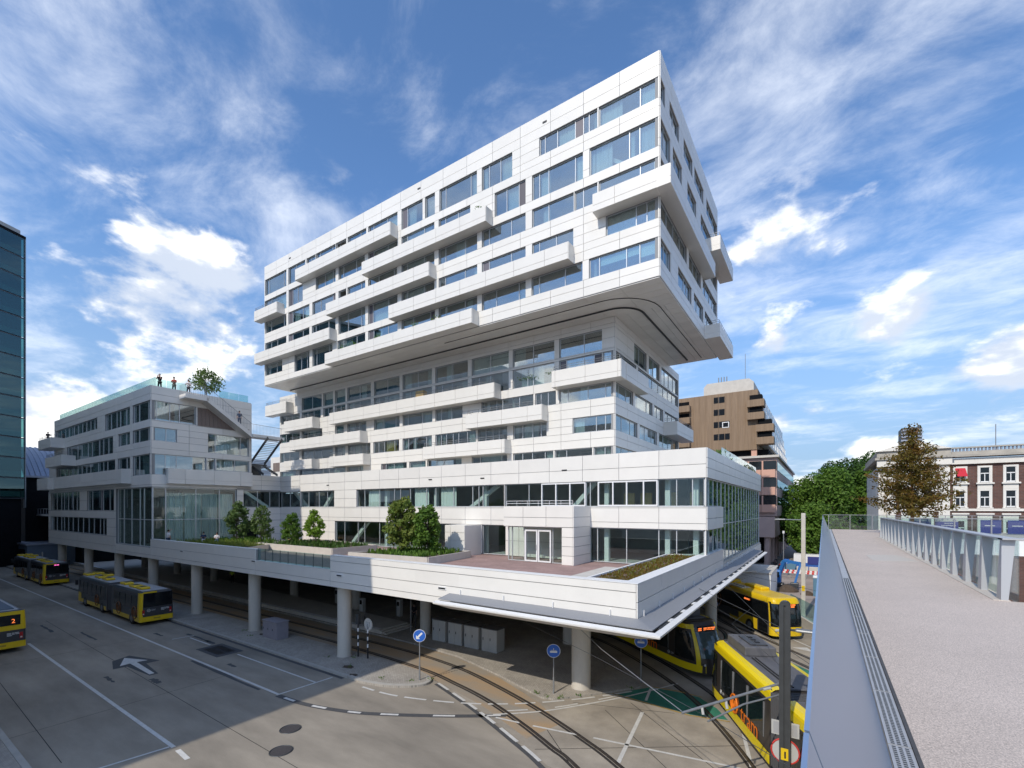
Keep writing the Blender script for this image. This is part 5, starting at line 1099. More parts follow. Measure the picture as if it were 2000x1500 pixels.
def ebus(label, loc, rz):
    W = 2.55; t = thing('electric_bus', label, 'bus', loc, rz, 'city buses'); L = 12.0
    sh = Shell(0, L, W, .12, .45, .35, (1.2, 3.1), .04)
    sh.body(.34, 3.0).build('body', 'busgrey', t)
    # yellow roof fairing with rounded edges
    f = Shell(.3, L - .05, W - .06, .3, .7, .3, (2.5, 3.4), .04); f.body(2.86, 3.3, rim=.3).build('roof_fairing', 'yellow', t)
    for (x0, x1, y0, y1, h) in ((1.0, 4.2, -.9, .7, .32), (5.6, 8.2, .1, .95, .26)):
        MB().box(x0, x1, y0, y1, 3.25, 3.3 + h).build('roof_pod', 'yellow', t, bevel=.12)
    g = MB().box(4.5, 7.0, -.95, -.1, 3.28, 3.36).build('charging_plate', 'whitelamp', t)
    for k in range(4): MB().box(4.8 + .5 * k, 5.1 + .5 * k, -.6, -.4, 3.355, 3.37).build('bolt', 'black', g); MB().box(1.6 + .5 * k, 1.95 + .5 * k, -.6, -.1, 3.61, 3.625).build('pod_grille', 'black', t)
    for sd in (1, -1):
        for (xa, xb, zl, zh) in ((L - 4.9, L - 2.1, .36, 1.25), (L - 6.4, L - 4.9, .36, .7), (.3, 3.0, .36, 1.2)):
            s0, s1 = sorted((sh.s_at(xa, sd), sh.s_at(xb, sd))); sh.patch(s0, s1, zl, zh, .014, 3).build('skirt', 'yellow', t)
        w0, w1 = sorted((sh.s_at(.4, sd), sh.s_at(L - .6, sd))); sh.patch(w0, w1, 1.3, 2.8, .010, 3).build('window_band', 'busglass', t)
        for x in (L - 3.2, 2.9): arch(t, x, sd * (W / 2 + .012)); wheel(t, x, sd * (W / 2 + .03))
    for k in range(2): MB().box(L - 1.95 + k * .62, L - 1.37 + k * .62, -W / 2 - .025, -W / 2 - .005, .42, 2.55).build('door', 'busglass', t)
    sc, sc2 = sh.s_at(L - .42, 1), sh.s_at(L - .42, -1)
    sh.patch(sc - .1, sc2 + .1, .34, 1.05, .022, 3).build('front_apron', 'yellow', t); sh.patch(sc, sc2, 1.07, 2.98, .018, 6).build('windscreen', 'busglass', t)
    sh.patch(sc - .06, sc + .1, 1.05, 2.9, .03, 5).build('front_pillar', 'yellow', t); sh.patch(sc2 - .1, sc2 + .06, 1.05, 2.9, .03, 5).build('front_pillar', 'yellow', t)
    for y in (.9, -.9): MB().box(L - .16, L + .03, y - .17, y + .17, .72, .92).build('headlamp', 'whitelamp', t, bevel=.03)
    print_bars(t, FRONT_M(L - .1, 0, 2.78), (((-.1, .1), (.14, .3), (.34, .62)), ((-.1, .2), (.25, .55))), .1, 'led', 'display'); print_bars(t, RIGHT_M(L - 3.6, -W / 2 - .03, 2.62), (((-.4, -.1), (-.06, .2), (.24, .4)),), .14, 'led', 'display')
    ring_logo(t, RIGHT_M(L - 8.6, -W / 2 - .03, 1.7), .7, 'orange_dim', th=.12)
    return t
ebus('yellow electric bus with raised roof fairing coming out beneath the podium', (-9.6, 52.0, 0.012), math.atan2(-.79, .61))

def tram(label, loc, rz, L1=9.5, more=True):
    W = 2.65; t = thing('tram', label, 'tram', loc, rz, 'yellow and black trams')
    # local x: nose at 0 pointing +x, cars run back to -L
    segs = [(-L1, 0.0, True)] + ([(-L1 - 9.6, -L1 - 1.0, False)] if more else [])
    for (a, b, nose) in segs:
        sh = Shell(a, b, W, .06, 2.3 if nose else .06, 1.15 if nose else 0, (.9, 3.2), .05, 1.0 if nose else 0)
        sh.body(.3, 3.28, rim=.22).build('body', 'tramdark', t)
        MB().box(a + .1, b - (1.9 if nose else .1), -.86, .86, 3.26, 3.34).build('roof', 'tramroof', t, bevel=.02)
        for sd in (1, -1):
            s0 = sh.s_at(a + .03, sd); s1 = sh.s_at(b - (2.3 if nose else .05), sd); nose_s = sh.S / 2 - sd * (.62 if nose else 1.28)
            lo, hi = sorted((s0, nose_s if nose else s1))
            side_len = abs(s1 - s0)
            def zt(q, s0=s0, s1=s1, sd=sd): 
                d = abs(q - s0); e = max(0, d - side_len) ; return .78 + (.55 * min(1, e / 1.4) if nose else 0)
            sh.patch(lo, hi, .36, .80, .014, 2).build('lower_stripe', 'tyellow', t)
            lo2, hi2 = sorted((s0, sh.S / 2 - sd * .95 if nose else s1))
            sh.patch(lo2, hi2, 2.86, 3.14, .014, 3).build('roof_stripe', 'tyellow', t)
            # strip over the roof shoulder
            q = MB(); n = 14; xe = b - (1.75 if nose else .04); sgn = sd
            vs = []
            for i in range(n + 1):
                x = a + .03 + (xe - a - .03) * i / n
                for (yy, zz) in ((1.262, 3.10), (1.235, 3.21), (1.10, 3.30), (.86, 3.335)): vs.append((x, sgn * yy * (1 if x < b - 2.4 or not nose else 1 - .10 * ((x - (b - 2.4)) / 1.0) ** 2), zz))
            fs = [(i * 4 + j, i * 4 + j + 1, i * 4 + 5 + j, i * 4 + 4 + j) for i in range(n) for j in range(3)]
            q.add(vs, fs if sgn < 0 else [f[::-1] for f in fs]).build('roof_edge', 'tyellow', t)
            if nose:
                def frame(tt0, tt1, zl, zh): 
                    return sh.patch(min(tt0, tt1), max(tt0, tt1), zl, zh, .02, 8)
                # yellow cab frame sweeping from roof to bumper
                c0 = sh.S / 2 - sd * 1.30; c1 = sh.S / 2 - sd * 1.02
                frame(c0, c1, .4, 3.12).build('cab_frame', 'tyellow', t)
                g0 = sh.S / 2 - sd * 2.95; g1 = sh.S / 2 - sd * 1.42
                frame(g0, g1, 1.0, 2.72).build('cab_side_window', 'tramglass', t)
            n = 3; x0_ = a + .5; x1_ = b - (2.9 if nose else .5); ww = (x1_ - x0_) / n
            for k in range(n):
                p0, p1 = sorted((sh.s_at(x0_ + k * ww + .05, sd), sh.s_at(x0_ + (k + 1) * ww - .05, sd)))
                wdw = sh.patch(p0, p1, 1.2, 2.72, .016, 3).build('window', 'tramglass', t)
                e0 = MB()
                for xx in (x0_ + k * ww + .05, x0_ + (k + 1) * ww - .05): e0.box(xx - .02, xx + .02, sd * (W / 2 - .03), sd * (W / 2 + .022), 1.2, 2.62)
                e0.build('window_frame', 'steel', wdw)
            if not nose:
                d0 = MB(); xa = a + 5.2
                for xx in (xa, xa + 1.35): d0.box(xx - .06, xx + .06, sd * (W / 2 - .02), sd * (W / 2 + .035), .4, 2.75)
                d0.box(xa - .06, xa + 1.41, sd * (W / 2 - .02), sd * (W / 2 + .034), 2.6, 2.75); d0.build('door_frame', 'tyellow', t)
                MB().box(xa + .1, xa + 1.25, sd * (W / 2 - .02), sd * (W / 2 + .03), .45, 2.58).build('door', 'tramglass', t)
            MB().box(a + 1.2, a + 3.4, sd * .9, sd * 1.2, .06, .4).build('bogie_skirt', 'black', t)
        if nose:
            m0 = sh.S / 2
            sh.patch(m0 - .98, m0 + .98, 1.25, 2.72, .022, 6).build('windscreen', 'windscreen', t); sh.patch(m0 - .98, m0 + .98, 2.74, 3.02, .02, 3).build('display_panel', 'busglass', t)
            sh.patch(m0 - .95, m0 + .95, .36, 1.2, .018, 3).build('front_mask', 'tramdark', t)
            for y in (.72, -.72):
                P = sh.at(m0 - y * 1.1, .85, .02); MB().tube([P + Vector((-.03, 0, 0)), P + Vector((.03, 0, 0))], .07, 10).build('headlamp', 'whitelamp', t)
            P = sh.at(m0, 2.88, .04); print_bars(t, FRONT_M(P.x + .03, 0, 2.93), (((-.72, -.46), (-.3, -.05), (0, .2), (.24, .6)), ((-.72, -.46), (-.3, -.12), (-.08, .3), (.34, .55))), .07, 'led', 'display')
            # side lettering
            for sd, MM in ((1, LEFT_M), (-1, RIGHT_M)):
                xl = a + (3.9 if sd > 0 else 2.9)
                text_mesh('tram', 1.0, 'orange', t, MM(a + (2.0 if sd > 0 else L1 - 5.0), sd * (W / 2 + .03), 1.12), 'lettering')
                ring_logo(t, MM(a + (3.75 if sd > 0 else L1 - 6.75), sd * (W / 2 + .03), 1.2), .42, 'orange', th=.09)
                ring_logo(t, MM(a + L1 - 2.9, sd * (W / 2 - .005), 1.0), .1, 'logo', th=.03); text_mesh('OV', .19, 'logo', t, MM(a + L1 - 2.9 + .35 * (-sd), sd * (W / 2 - .0), 1.0))
        # roof gear
        bx = (a + L1 * .48, a + L1 * .76) if nose else (a + 1.0, a + 4.4)
        r_ = MB().box(bx[0], bx[1], -.72, .72, 3.34, 3.78).build('roof_unit', 'tramroof', t, bevel=.05); MB().box(bx[0] + .3, bx[1] - .5, -.45, .35, 3.78, 3.84).build('hatch', 'busgrey', r_, bevel=.02)
        for k in range(3): MB().box(bx[0] + .6 + .45 * k, bx[0] + .82 + .45 * k, -.2, 0.0, 3.84, 3.87).build('lifting_lug', 'black', r_)
        if not nose: MB().box(a + 5.2, a + 8.0, -.8, .8, 3.34, 3.66).build('roof_unit', 'tramroof', t, bevel=.05)
        for y in (.5, .35): MB().tube([(a + .2, y, 3.37), (a + L1 * .45, y, 3.37)], .03, 5).build('roof_pipe', 'black', t)
    if more:
        be = MB()
        for k in range(7): x = -L1 - 1.0 + k / 6; be.box(x - .035, x + .035, -W / 2 + .05, W / 2 - .05, .35, 3.2)
        be.box(-L1 - 1, -L1, -W / 2 + .12, W / 2 - .12, .4, 3.12); be.build('bellows', 'bellows', t)
    return t
d1 = math.atan2(-.59, .807)
tram('yellow black tram with its windscreen facing out from under the canopy', (-5.35, 30.45, 0.02), d1, 9.5)
d2 = math.atan2(.887, -.462)
tram('yellow black tram seen from above with bellows beside the dark mast', (-4.55, 29.0, 0.02), d2, 8.6)

# ------------------------------------------------------------------ street furniture
def cabinet(x, y, w, d, h, mk, label, doors=2, rz=0, group=None):
    t = thing('utility_cabinet', label, 'cabinet', (x, y, .1), rz, group)
    MB().box(-w / 2, w / 2, -d / 2, d / 2, 0, h).build('housing', mk, t, bevel=.015); MB().box(-w / 2 - .05, w / 2 + .05, -d / 2 - .05, d / 2 + .05, h, h + .07).build('lid', mk if mk != 'cabinet' else 'bellows', t, bevel=.02)
    for k in range(doors):
        a = -w / 2 + .04 + k * (w - .08) / doors; dd = MB().box(a + .01, a + (w - .08) / doors - .01, -d / 2 - .015, -d / 2 + .01, .08, h - .06).build('door', mk, t, bevel=.006); MB().box(a + .08, a + .14, -d / 2 - .03, -d / 2 - .012, h * .5, h * .62).build('lock', 'black', dd)
cabinet(-36.5, 20.15, 2.1, .95, 1.35, 'cabinet_p', 'low mauve grey utility cabinet beside a front column', 3)
for k, x in enumerate((-24.9, -23.25, -21.65, -20.0)):
    cabinet(x, 27.2, 1.35, 1.0, 1.62, 'cabinet', ('pale grey cabinet next to the set back column, end of the row of four', 'pale grey cabinet second from the column in the row of four', 'pale grey cabinet third from the column in the row of four', 'pale grey cabinet at the open end of the row of four')[k], 2, 0, 'row of grey cabinets')
def round_sign(x, y, h, label, kind, face=(0, -1), z0=.1, group='round road signs on posts'):
    t = thing('road_sign', label, 'sign', (x, y, z0), math.atan2(face[1], face[0]) + R(90), group)
    MB().cyl(0, 0, 0, h, .035, 10).build('post', 'steel', t); MB().cyl(0, 0, 0, .9, .05, 10).build('sleeve', 'steel', t)
    d = MB().tube([(0, -.045, h - .1), (0, -.065, h - .1)], .38, 28).build('disc_rim', 'white', t); MB().tube([(0, -.06, h - .1), (0, -.072, h - .1)], .355, 28).build('disc', 'signblue', t)
    if kind == 'arrow':
        s = .2; pts = [(-.2, -.2), (.03, -.19), (-.045, -.115), (.2, .13), (.12, .21), (-.125, -.035), (-.2, .04)]
        MB().extr([(a, h - .1 + b) for a, b in pts], 'y', -.073, -.078).build('arrow', 'white', t)
    else:
        MB().box(-.2, .2, -.078, -.072, h - .2, h - .1).build('tram_symbol', 'white', t); MB().box(-.16, .16, -.077, -.072, h - .08, h - .05).build('tram_symbol', 'logo', t); MB().box(-.02, .02, -.077, -.072, h - .05, h + .06).build('tram_symbol', 'logo', t)
    return t
cf = lambda x, y: (-x * .6 + 6, -y)
round_sign(-20.2, 20.0, 2.78, 'blue round sign with white arrow on the pavement island tip', 'arrow', (.55, -.85), .12)
round_sign(-12.54, 22.78, 2.5, 'blue round tram sign on the sunlit pavement point', 'tram', (.45, -.85), .1)
round_sign(-9.1, 27.4, 2.55, 'blue round tram sign beside the green marking and tram side', 'tram', (.3, -.95), .02)
round_sign(-8.0, 43.3, 2.2, 'blue round tram sign standing beside the electric bus', 'tram', (.2, -.98), .02)
def striped(x, y, h, label, disc=True, z0=.12, dz=None):
    t = thing('signal_post', label, 'signal post', (x, y, z0))
    n = int(h / .25)
    for k in range(n): MB().cyl(0, 0, k * .25, (k + 1) * .25 - .001, .055, 10).build('stripe', 'black' if k % 2 == 0 or k < 2 else 'white', t)
    if disc:
        MB().tube([(0, .02, h + .35), (0, .06, h + .35)], .42, 24).build('sign_back', 'concrete_lt', t); MB().box(-.2, .2, -.03, .02, h + .2, h + .5).build('sign_bracket', 'cabinet', t); MB().cyl(0, 0, h - .01, h + .4, .05, 8).build('post_top', 'steel', t)
    else:
        MB().box(-.13, .13, -.12, .12, h, h + .72).build('signal_head', 'dsteel', t, bevel=.03)
striped(-26.95, 20.75, 2.25, 'black and white striped post with dark signal head beside a column', False)
striped(-26.05, 20.85, 2.0, 'black and white striped post with round sign seen from behind', True)
striped(-103.5, 19.2, 2.6, 'striped post with grey round sign by the service hut', True); striped(-89.8, 19.4, 2.2, 'striped post with signal head behind the pink display bus', False)
ws = thing('warning_sign', 'white triangle sign with red edge behind the pink display bus', 'sign', (-91.2, 19.3, .12)); MB().cyl(0, 0, 0, 2.6, .035, 8).build('post', 'steel', ws); MB().extr([(-.4, 2.2), (.4, 2.2), (0, 2.9)], 'y', -.06, -.04).build('plate_rim', 'barrier_r', ws); MB().extr([(-.25, 2.29), (.25, 2.29), (0, 2.72)], 'y', -.07, -.061).build('plate', 'white', ws)
ns = thing('speed_sign', 'small round white sign with red rim by the service hut', 'sign', (-109, 19.0, .12)); MB().cyl(0, 0, 0, 2.4, .035, 8).build('post', 'steel', ns); MB().tube([(0, -.05, 2.3), (0, -.07, 2.3)], .36, 20).build('rim', 'barrier_r', ns); MB().tube([(0, -.07, 2.3), (0, -.08, 2.3)], .27, 20).build('plate', 'white', ns)
# catenary mast
ms = static('catenary_mast', 'dark grey catenary mast with bracket arm, lamp and sign boards', 'mast', (-1.1, 18.5, 0))
mx, my = -1.1, 18.5
pr = [(-.17, -.13), (.17, -.13), (.17, .13), (-.17, .13)]
sh_ = MB(); sh_.box(mx - .165, mx - .03, my - .14, my + .14, 0, 7.15); sh_.box(mx + .03, mx + .165, my - .14, my + .14, 0, 7.15); sh_.box(mx - .03, mx + .03, my - .08, my + .08, 0, 7.12)
sh_.extr([(mx - .165, 7.15)] + [(mx - .165 * math.cos(a), 7.15 + .14 * math.sin(a)) for a in [k * math.pi / 8 for k in range(1, 8)]] + [(mx + .165, 7.15)], 'y', my - .139, my + .139)
adopt(sh_.build('shaft', 'dsteel'), ms)
adopt(MB().tube([(mx - .15, my, 4.4), (-3.8, 15.5, 3.85)], .045, 8).build('bracket_arm', 'steel'), ms); adopt(MB().tube([(mx - .15, my + .02, 4.0), (-2.2, 17.1, 3.95), (-3.1, 15.9, 3.6)], .03, 6).build('steady_arm', 'steel'), ms)
for (a, c) in (((-1.5, 18.1, 4.32), (-1.7, 17.9, 4.29)), ((-2.7, 16.8, 4.05), (-2.65, 16.75, 3.82)), ((-3.3, 16.05, 3.95), (-3.25, 16.0, 3.75))): adopt(MB().tube([a, c], .045, 8).build('insulator', 'cabinet'), ms)
lp = adopt(MB().box(mx + .16, mx + .34, my - .05, my + .05, 6.28, 6.34).build('lamp_bracket', 'dsteel'), ms); hb = MB().box(mx + .3, mx + 1.0, my - .14, my + .14, 6.27, 6.38).build('lamp_head', 'steel', lp, bevel=.05)
sb = adopt(MB().box(mx - .42, mx + .42, my + .15, my + .175, 2.55, 3.05).build('sign_board', 'cabinet'), ms); MB().box(mx - .36, mx + .36, my + .143, my + .15, 2.6, 3.0).build('board_face', 'post', sb)
adopt(MB().tube([(mx + .42 * math.cos(a), my + .16, 2.02 + .42 * math.sin(a)) for a in [k * math.pi / 14 for k in range(29)]], .03, 6, cap=False).build('red_ring', 'barrier_r'), ms); adopt(MB().tube([(mx, my + .15, 2.02), (mx, my + .165, 2.02)], .4, 26).build('round_board', 'cabinet'), ms)
yt = adopt(MB().box(mx - .11, mx + .11, my - .16, my - .142, 1.85, 2.25).build('yellow_tag', 'yellow'), ms); MB().box(mx - .01, mx + .04, my - .168, my - .161, 1.92, 2.15).build('tag_mark', 'black', yt)
# overhead wires
def wire(name, pts, label, r=.012):
    o = MB().tube(pts, r, 4, cap=False).build(name, 'dsteel' if r < .015 else 'steel', label=label, cat='wire', group='overhead tram wires'); return o
wire('contact_wire', [(-13.6, 21.4, 4.25), (-8, 18.6, 4.0), (-3.1, 15.9, 3.75), (4, 10, 3.9)], 'thin contact wire running to the mast bracket arm', .011)
wire('span_wire', [(-17, 27, 4.9), (-12, 23.0, 4.6), (-8.2, 19.3, 4.2), (-3.8, 15.5, 3.9)], 'thicker pale span wire from the deck corner to the bracket arm', .017)
wire('contact_wire', [(-13, 36, 5.0), (-6, 29.2, 5.0), (-1.2, 21, 5.0), (2.5, 13, 5.1)], 'contact wire above the tram with the bellows')
wire('contact_wire', [(-12, 48, 5.0), (-4.6, 40, 5.2), (3, 31, 5.3)], 'contact wire crossing beside the electric bus')
wire('span_wire', [(mx, my, 6.3), (-6.5, 30, 5.6), (-6.8, 41, 5.4)], 'span wire from the mast to the canopy edge'); wire('span_wire', [(mx, my, 5.9), (-5.2, 33, 5.4), (-3, 45, 5.8)], 'span wire over both trams to the electric bus')
wire('span_wire', [(mx - .1, my, 5.0), (-3.6, 24, 5.0), (-3.3, 28, 5.0)], 'short stay wire above the tram roof unit')
for (x, y, z) in ((-6.4, 41, 5.2),): MB().tube([(x, y, z), (x + 2.2, y - 1.6, z + .5)], .03, 6).build('steady_arm', 'steel', label='short registration arm hanging beside the canopy edge', cat='bracket')

# ------------------------------------------------------------------ raised walkway on the right
ZD, ZR = 8.72, 9.92
wk = static('walkway', 'raised pedestrian walkway with speckled pinkish deck', 'walkway', (1.7, 25, 0))
adopt(MB().box(.55, 2.96, 12.6, 47.2, 8.35, ZD).build('deck', 'deck'), wk); adopt(MB().box(.55, 40, -12, 12.6, 8.35, ZD - .001).build('deck', 'deck'), wk); adopt(MB().box(2.96, 40, 36, 47.2, 8.35, ZD - .001).build('deck', 'deck'), wk)
adopt(MB().prism([(1.32, 22.0), (2.28, 22.6), (2.66, 20.2), (1.39, 19.7)], ZD, ZD + .004).build('deck_hatch', 'deck_lt'), wk)
adopt(MB().box(2.72, 2.96, 12.6, 36, ZD, ZD + .012).build('edge_strip', 'deck_lt'), wk)
adopt(MB().box(.3, .56, -12, 47.2, 8.3, ZD - .03).build('gutter', 'gutter'), wk)
for i in range(40):
    y = -3 + i * 1.25; gp = adopt(MB().box(.405, .545, y, y + 1.235, ZD - .03, ZD - .004).build('gutter_grate', 'gutter'), wk)
    if -1 < y < 14:
        s = MB()
        for k in range(36):
            for j in range(3): s.box(.425 + .038 * j, .448 + .038 * j, y + .01 + k * .034, y + .027 + k * .034, ZD - .003, ZD - .0015)
        s.build('grate_slots', 'dsteel', gp, kind='stuff')
adopt(MB().box(.548, .575, -12, 47.2, ZD - .01, ZD + .006).build('joint_strip', 'stain'), wk)
for y in (3.2, 15.6, 27): adopt(MB().ribbon([(.57, y), (3.4, y + .35)], .02, ZD + .002).build('expansion_joint', 'deck_lt'), wk)
adopt(MB().box(.2, 40, -12, 12.5, 7.6, 8.3).build('girder', 'post'), wk); adopt(MB().box(.7, 2.7, 12.5, 47, 7.7, 8.34).build('girder', 'post'), wk); adopt(MB().box(2.97, 40, 35.9, 36, 7.9, ZD - .01).build('edge_fascia', 'white'), wk)
for (x, y) in ((1.7, 46), (8, 38), (20, 38), (1.7, 8)): adopt(MB().cyl(x, y, 0, 7.9, .5, 20).build('pier', 'concrete'), wk)
lbk = static('walkway_balustrade', 'outward leaning bluegrey metal balustrade along the walkway edge', 'balustrade', (.2, 20, ZD))
ys = [-5.2, 1.42, 8.0, 14.6, 21.2, 27.8, 34.4, 41.0, 47.2]
for a, c in zip(ys[:-1], ys[1:]):
    x0, x1 = .4, -.03; t = .012
    adopt(MB().extr([(x0, ZD - .35), (x0 + .0, ZD - .02), (x1 + .0, ZR), (x1 - t, ZR), (x0 - t, ZD - .02), (x0 - t, ZD - .35)], 'y', a + .008, c - .008).build('leaning_panel', 'balmetal' if a < 30 else 'balmetal'), lbk)
rr = static('bar_balustrade', 'grey balustrade of twisted flat posts and glass along the stairwell', 'balustrade', (2.9, 24, ZD))
def finpost(x, y, along='y'):
    h = ZR - ZD - .03; b = .15; 
    if along == 'y': v = [(x - .05, y - b, ZD), (x + .05, y - b, ZD), (x + .05, y + b, ZD), (x - .05, y + b, ZD), (x - .02, y - .05, ZD + h), (x + .17, y - .05, ZD + h), (x + .17, y + .05, ZD + h), (x - .02, y + .05, ZD + h)]
    else: v = [(x - b, y - .05, ZD), (x + b, y - .05, ZD), (x + b, y + .05, ZD), (x - b, y + .05, ZD), (x - .1, y - .05, ZD + h), (x + .1, y - .05, ZD + h), (x + .1, y + .1, ZD + h), (x - .1, y + .1, ZD + h)]
    return MB().add(v, [(0, 3, 2, 1), (4, 5, 6, 7), (0, 1, 5, 4), (1, 2, 6, 5), (2, 3, 7, 6), (3, 0, 4, 7)])
py = 12.75; posts = []
while py < 36: posts.append(py); py += 1.34
for y in posts: adopt(finpost(2.88, y).build('post', 'post'), rr)
for i in range(6): adopt(finpost(3.75 + i * .9, 12.7, 'x').build('post', 'post'), rr)
adopt(MB().box(2.84, 3.09, 12.6, 36, ZR - .03, ZR).build('hand_rail', 'post'), rr); adopt(MB().box(2.84, 9, 12.55, 12.85, ZR - .03, ZR - .001).build('hand_rail', 'post'), rr)
for a, c in zip(posts[:-1], posts[1:]): adopt(MB().box(3.1, 3.115, a + .02, c - .02, ZD - .05, ZR - .05).build('pane', 'pane_clear'), rr)
for i in range(6): adopt(MB().box(3.3 + i * .9, 4.15 + i * .9, 12.88, 12.895, ZD - .05, ZR - .05).build('pane', 'pane_clear'), rr)
fr = static('far_balustrade', 'thin steel and glass balustrade across the far walkway end', 'balustrade', (8, 47, ZD))
for zz in (ZR,): adopt(MB().box(0, 24, 47.06, 47.14, ZR - .02, ZR + .02).build('hand_rail', 'steel'), fr)
for i in range(17): adopt(MB().box(.35 + i * 1.45, .4 + i * 1.45, 47.07, 47.13, ZD, ZR - .02).build('post', 'steel'), fr); adopt(MB().box(.43 + i * 1.45, 1.77 + i * 1.45, 47.09, 47.105, ZD + .05, ZR - .05).build('pane', 'pane_clear'), fr)
f2 = static('stairwell_balustrade', 'glass balustrade on the far side of the stairwell below the rust tree', 'balustrade', (9, 36, ZD))
adopt(MB().box(3.1, 24, 36.05, 36.12, ZR - .05, ZR - .01).build('hand_rail', 'steel'), f2)
for i in range(14): adopt(MB().box(3.2 + i * 1.5, 3.26 + i * 1.5, 36.05, 36.12, ZD, ZR - .05).build('post', 'steel'), f2); adopt(MB().box(3.28 + i * 1.5, 4.68 + i * 1.5, 36.08, 36.095, ZD + .03, ZR - .07).build('pane', 'pane_clear'), f2)
for i, (x, lines) in enumerate(((5.9, ('centrum',)), (7.35, ('centrum', 'moreelsepark')))):
    sg = static('direction_sign', ('navy direction board with a down arrow beside the rust tree', 'navy direction board with an arrow pointing right')[i], 'sign', (x, 45, ZD), 'navy direction boards')
    adopt(MB().box(x - .62, x + .62, 45, 45.06, ZD + .02, ZD + .98).build('board', 'navy'), sg); adopt(MB().box(x - .62, x + .62, 44.995, 45.065, ZD + .80, ZD + 1.0).build('head_strip', 'cabinet'), sg)
    for px in (x - .55, x + .5): adopt(MB().box(px, px + .05, 45.06, 45.11, ZD, ZD + 1.0).build('leg', 'steel'), sg)
    for k, s in enumerate(lines): o = text_mesh(s, .14, 'white', sg, frame_mat((x + .1 - sg.location.x, -.008, .68 - .16 * k), (1, 0, 0), (0, 0, 1)))
    c = x + .42; zc = ZD + .9
    adopt((MB().extr([(c - .07, zc), (c + .07, zc), (c, zc - .08)], 'y', 44.985, 44.99).box(c - .015, c + .015, 44.986, 44.99, zc, zc + .08) if i == 0 else MB().extr([(c, zc - .07), (c + .08, zc), (c, zc + .07)], 'y', 44.985, 44.99).box(c - .09, c, 44.986, 44.99, zc - .015, zc + .015)).build('arrow', 'navy'), sg)
for i in range(4):
    x = 9.4 + i * 1.3; sg = static('info_panel', ('blue printed glass panel next to the arrow boards', 'second blue printed panel from the arrow boards', 'third blue printed panel from the arrow boards', 'fourth blue printed panel from the arrow boards')[i], 'sign', (x, 44, ZD), 'blue printed panels')
    adopt(MB().box(x - .5, x + .5, 44, 44.04, ZD + .05, ZD + .95).build('board', 'navy'), sg); adopt(MB().box(x - .3, x + .2, 43.99, 43.995, ZD + .55, ZD + .6).build('print', 'logo'), sg)
low = static('stairwell_floor', 'pale lower stair landing seen through the balustrade glass', 'stair', (12, 24, 0)); adopt(MB().box(4.5, 30, 20, 35, 5.2, 5.5).build('landing', 'concrete_lt'), low)
for i in range(12): adopt(MB().box(6, 20, 19.6 - .34 * i, 20 - .34 * i, 5.2 - .17 * (i + 1), 5.5 - .17 * (i + 1)).build('step', 'concrete_lt'), low)
for x in (6, 24): adopt(MB().cyl(x, 28, 0, 5.2, .4, 14).build('pier', 'concrete'), low)

# ------------------------------------------------------------------ right hand buildings
bb = static('brown_block', 'brown ribbed concrete apartment block on a pink panelled base', 'building', (-15, 110, 0))
BY0, BY1 = 95.0, 150.0
adopt(MB().box(-34, -9.9, BY0, BY1, 21.2, 32.2).build('upper_wall', 'brown'), bb)
for i in range(12): adopt(MB().box(-23.4 + i * 1.13, -23.33 + i * 1.13, BY0 - .06, BY0 - .005, 21.3, 32.1).build('rib', 'brown'), bb)
adopt(MB().extr([(-19.6, 32.2), (-10.8, 32.2), (-10.8, 34.2), (-11.6, 34.9), (-19.0, 34.9), (-19.6, 34.2)], 'y', BY0 + 2, BY1 - 10).build('plant_room', 'concrete_lt'), bb)
for k in range(4): adopt(MB().cyl(-17.4 + .5 * k, 100, 34.9, 36.6, .1, 8).build('flue', 'steel'), bb)
adopt(MB().cyl(-12.6, 100, 34.9, 40.5, .05, 6).build('antenna', 'steel'), bb)
for k in range(4):
    z = 23.4 + 2.35 * k; w_ = MB().box(-17.4, -15.4 + (.8 if k < 2 else 0), BY0 - .03, BY0 + .02, z, z + 1.15).build('window', 'busglass'); adopt(w_, bb)
    MB().box(-16.5, -16.4, BY0 - .06, BY0 - .031, z, z + 1.15).build('mullion', 'dsteel', w_)
    if k == 1: MB().box(-15.9, -14.7, BY0 - .08, BY0 - .033, z - .1, z + 1.0).build('white_frame', 'white', w_); MB().box(-15.75, -14.85, BY0 - .1, BY0 - .081, z + .05, z + .85).build('white_frame_pane', 'busglass', w_)
for k in range(4):
    z = 22.0 + 2.3 * k; xo = .9 if k < 2 else -.6
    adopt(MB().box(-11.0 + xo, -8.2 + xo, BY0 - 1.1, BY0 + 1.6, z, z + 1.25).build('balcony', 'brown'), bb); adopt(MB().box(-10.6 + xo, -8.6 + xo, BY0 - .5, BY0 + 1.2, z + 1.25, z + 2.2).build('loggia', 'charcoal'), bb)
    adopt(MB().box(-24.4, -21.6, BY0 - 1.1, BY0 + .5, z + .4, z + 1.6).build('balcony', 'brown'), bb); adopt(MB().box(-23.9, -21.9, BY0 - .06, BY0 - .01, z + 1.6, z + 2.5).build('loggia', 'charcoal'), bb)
for i in range(12):
    for k in range(4):
        y = BY0 + 2.2 + i * 4.4; z = 22.2 + 2.4 * k; x = -8.4 - .35 * k
        o = adopt(MB().box(-9.9, x, y, y + 3.9, z, z + 2.1).build('bay', 'white', bevel=.15), bb); MB().box(x - .02, x + .02, y + .7, y + 3.1, z + .45, z + 1.7).build('bay_window', 'busglass', o)
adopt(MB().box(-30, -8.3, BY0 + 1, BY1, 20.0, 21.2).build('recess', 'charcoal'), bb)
for x in (-21, -16, -11): adopt(MB().box(x, x + .9, BY0 + .2, BY0 + 1.1, 19.8, 21.2).build('stub_column', 'pink'), bb)
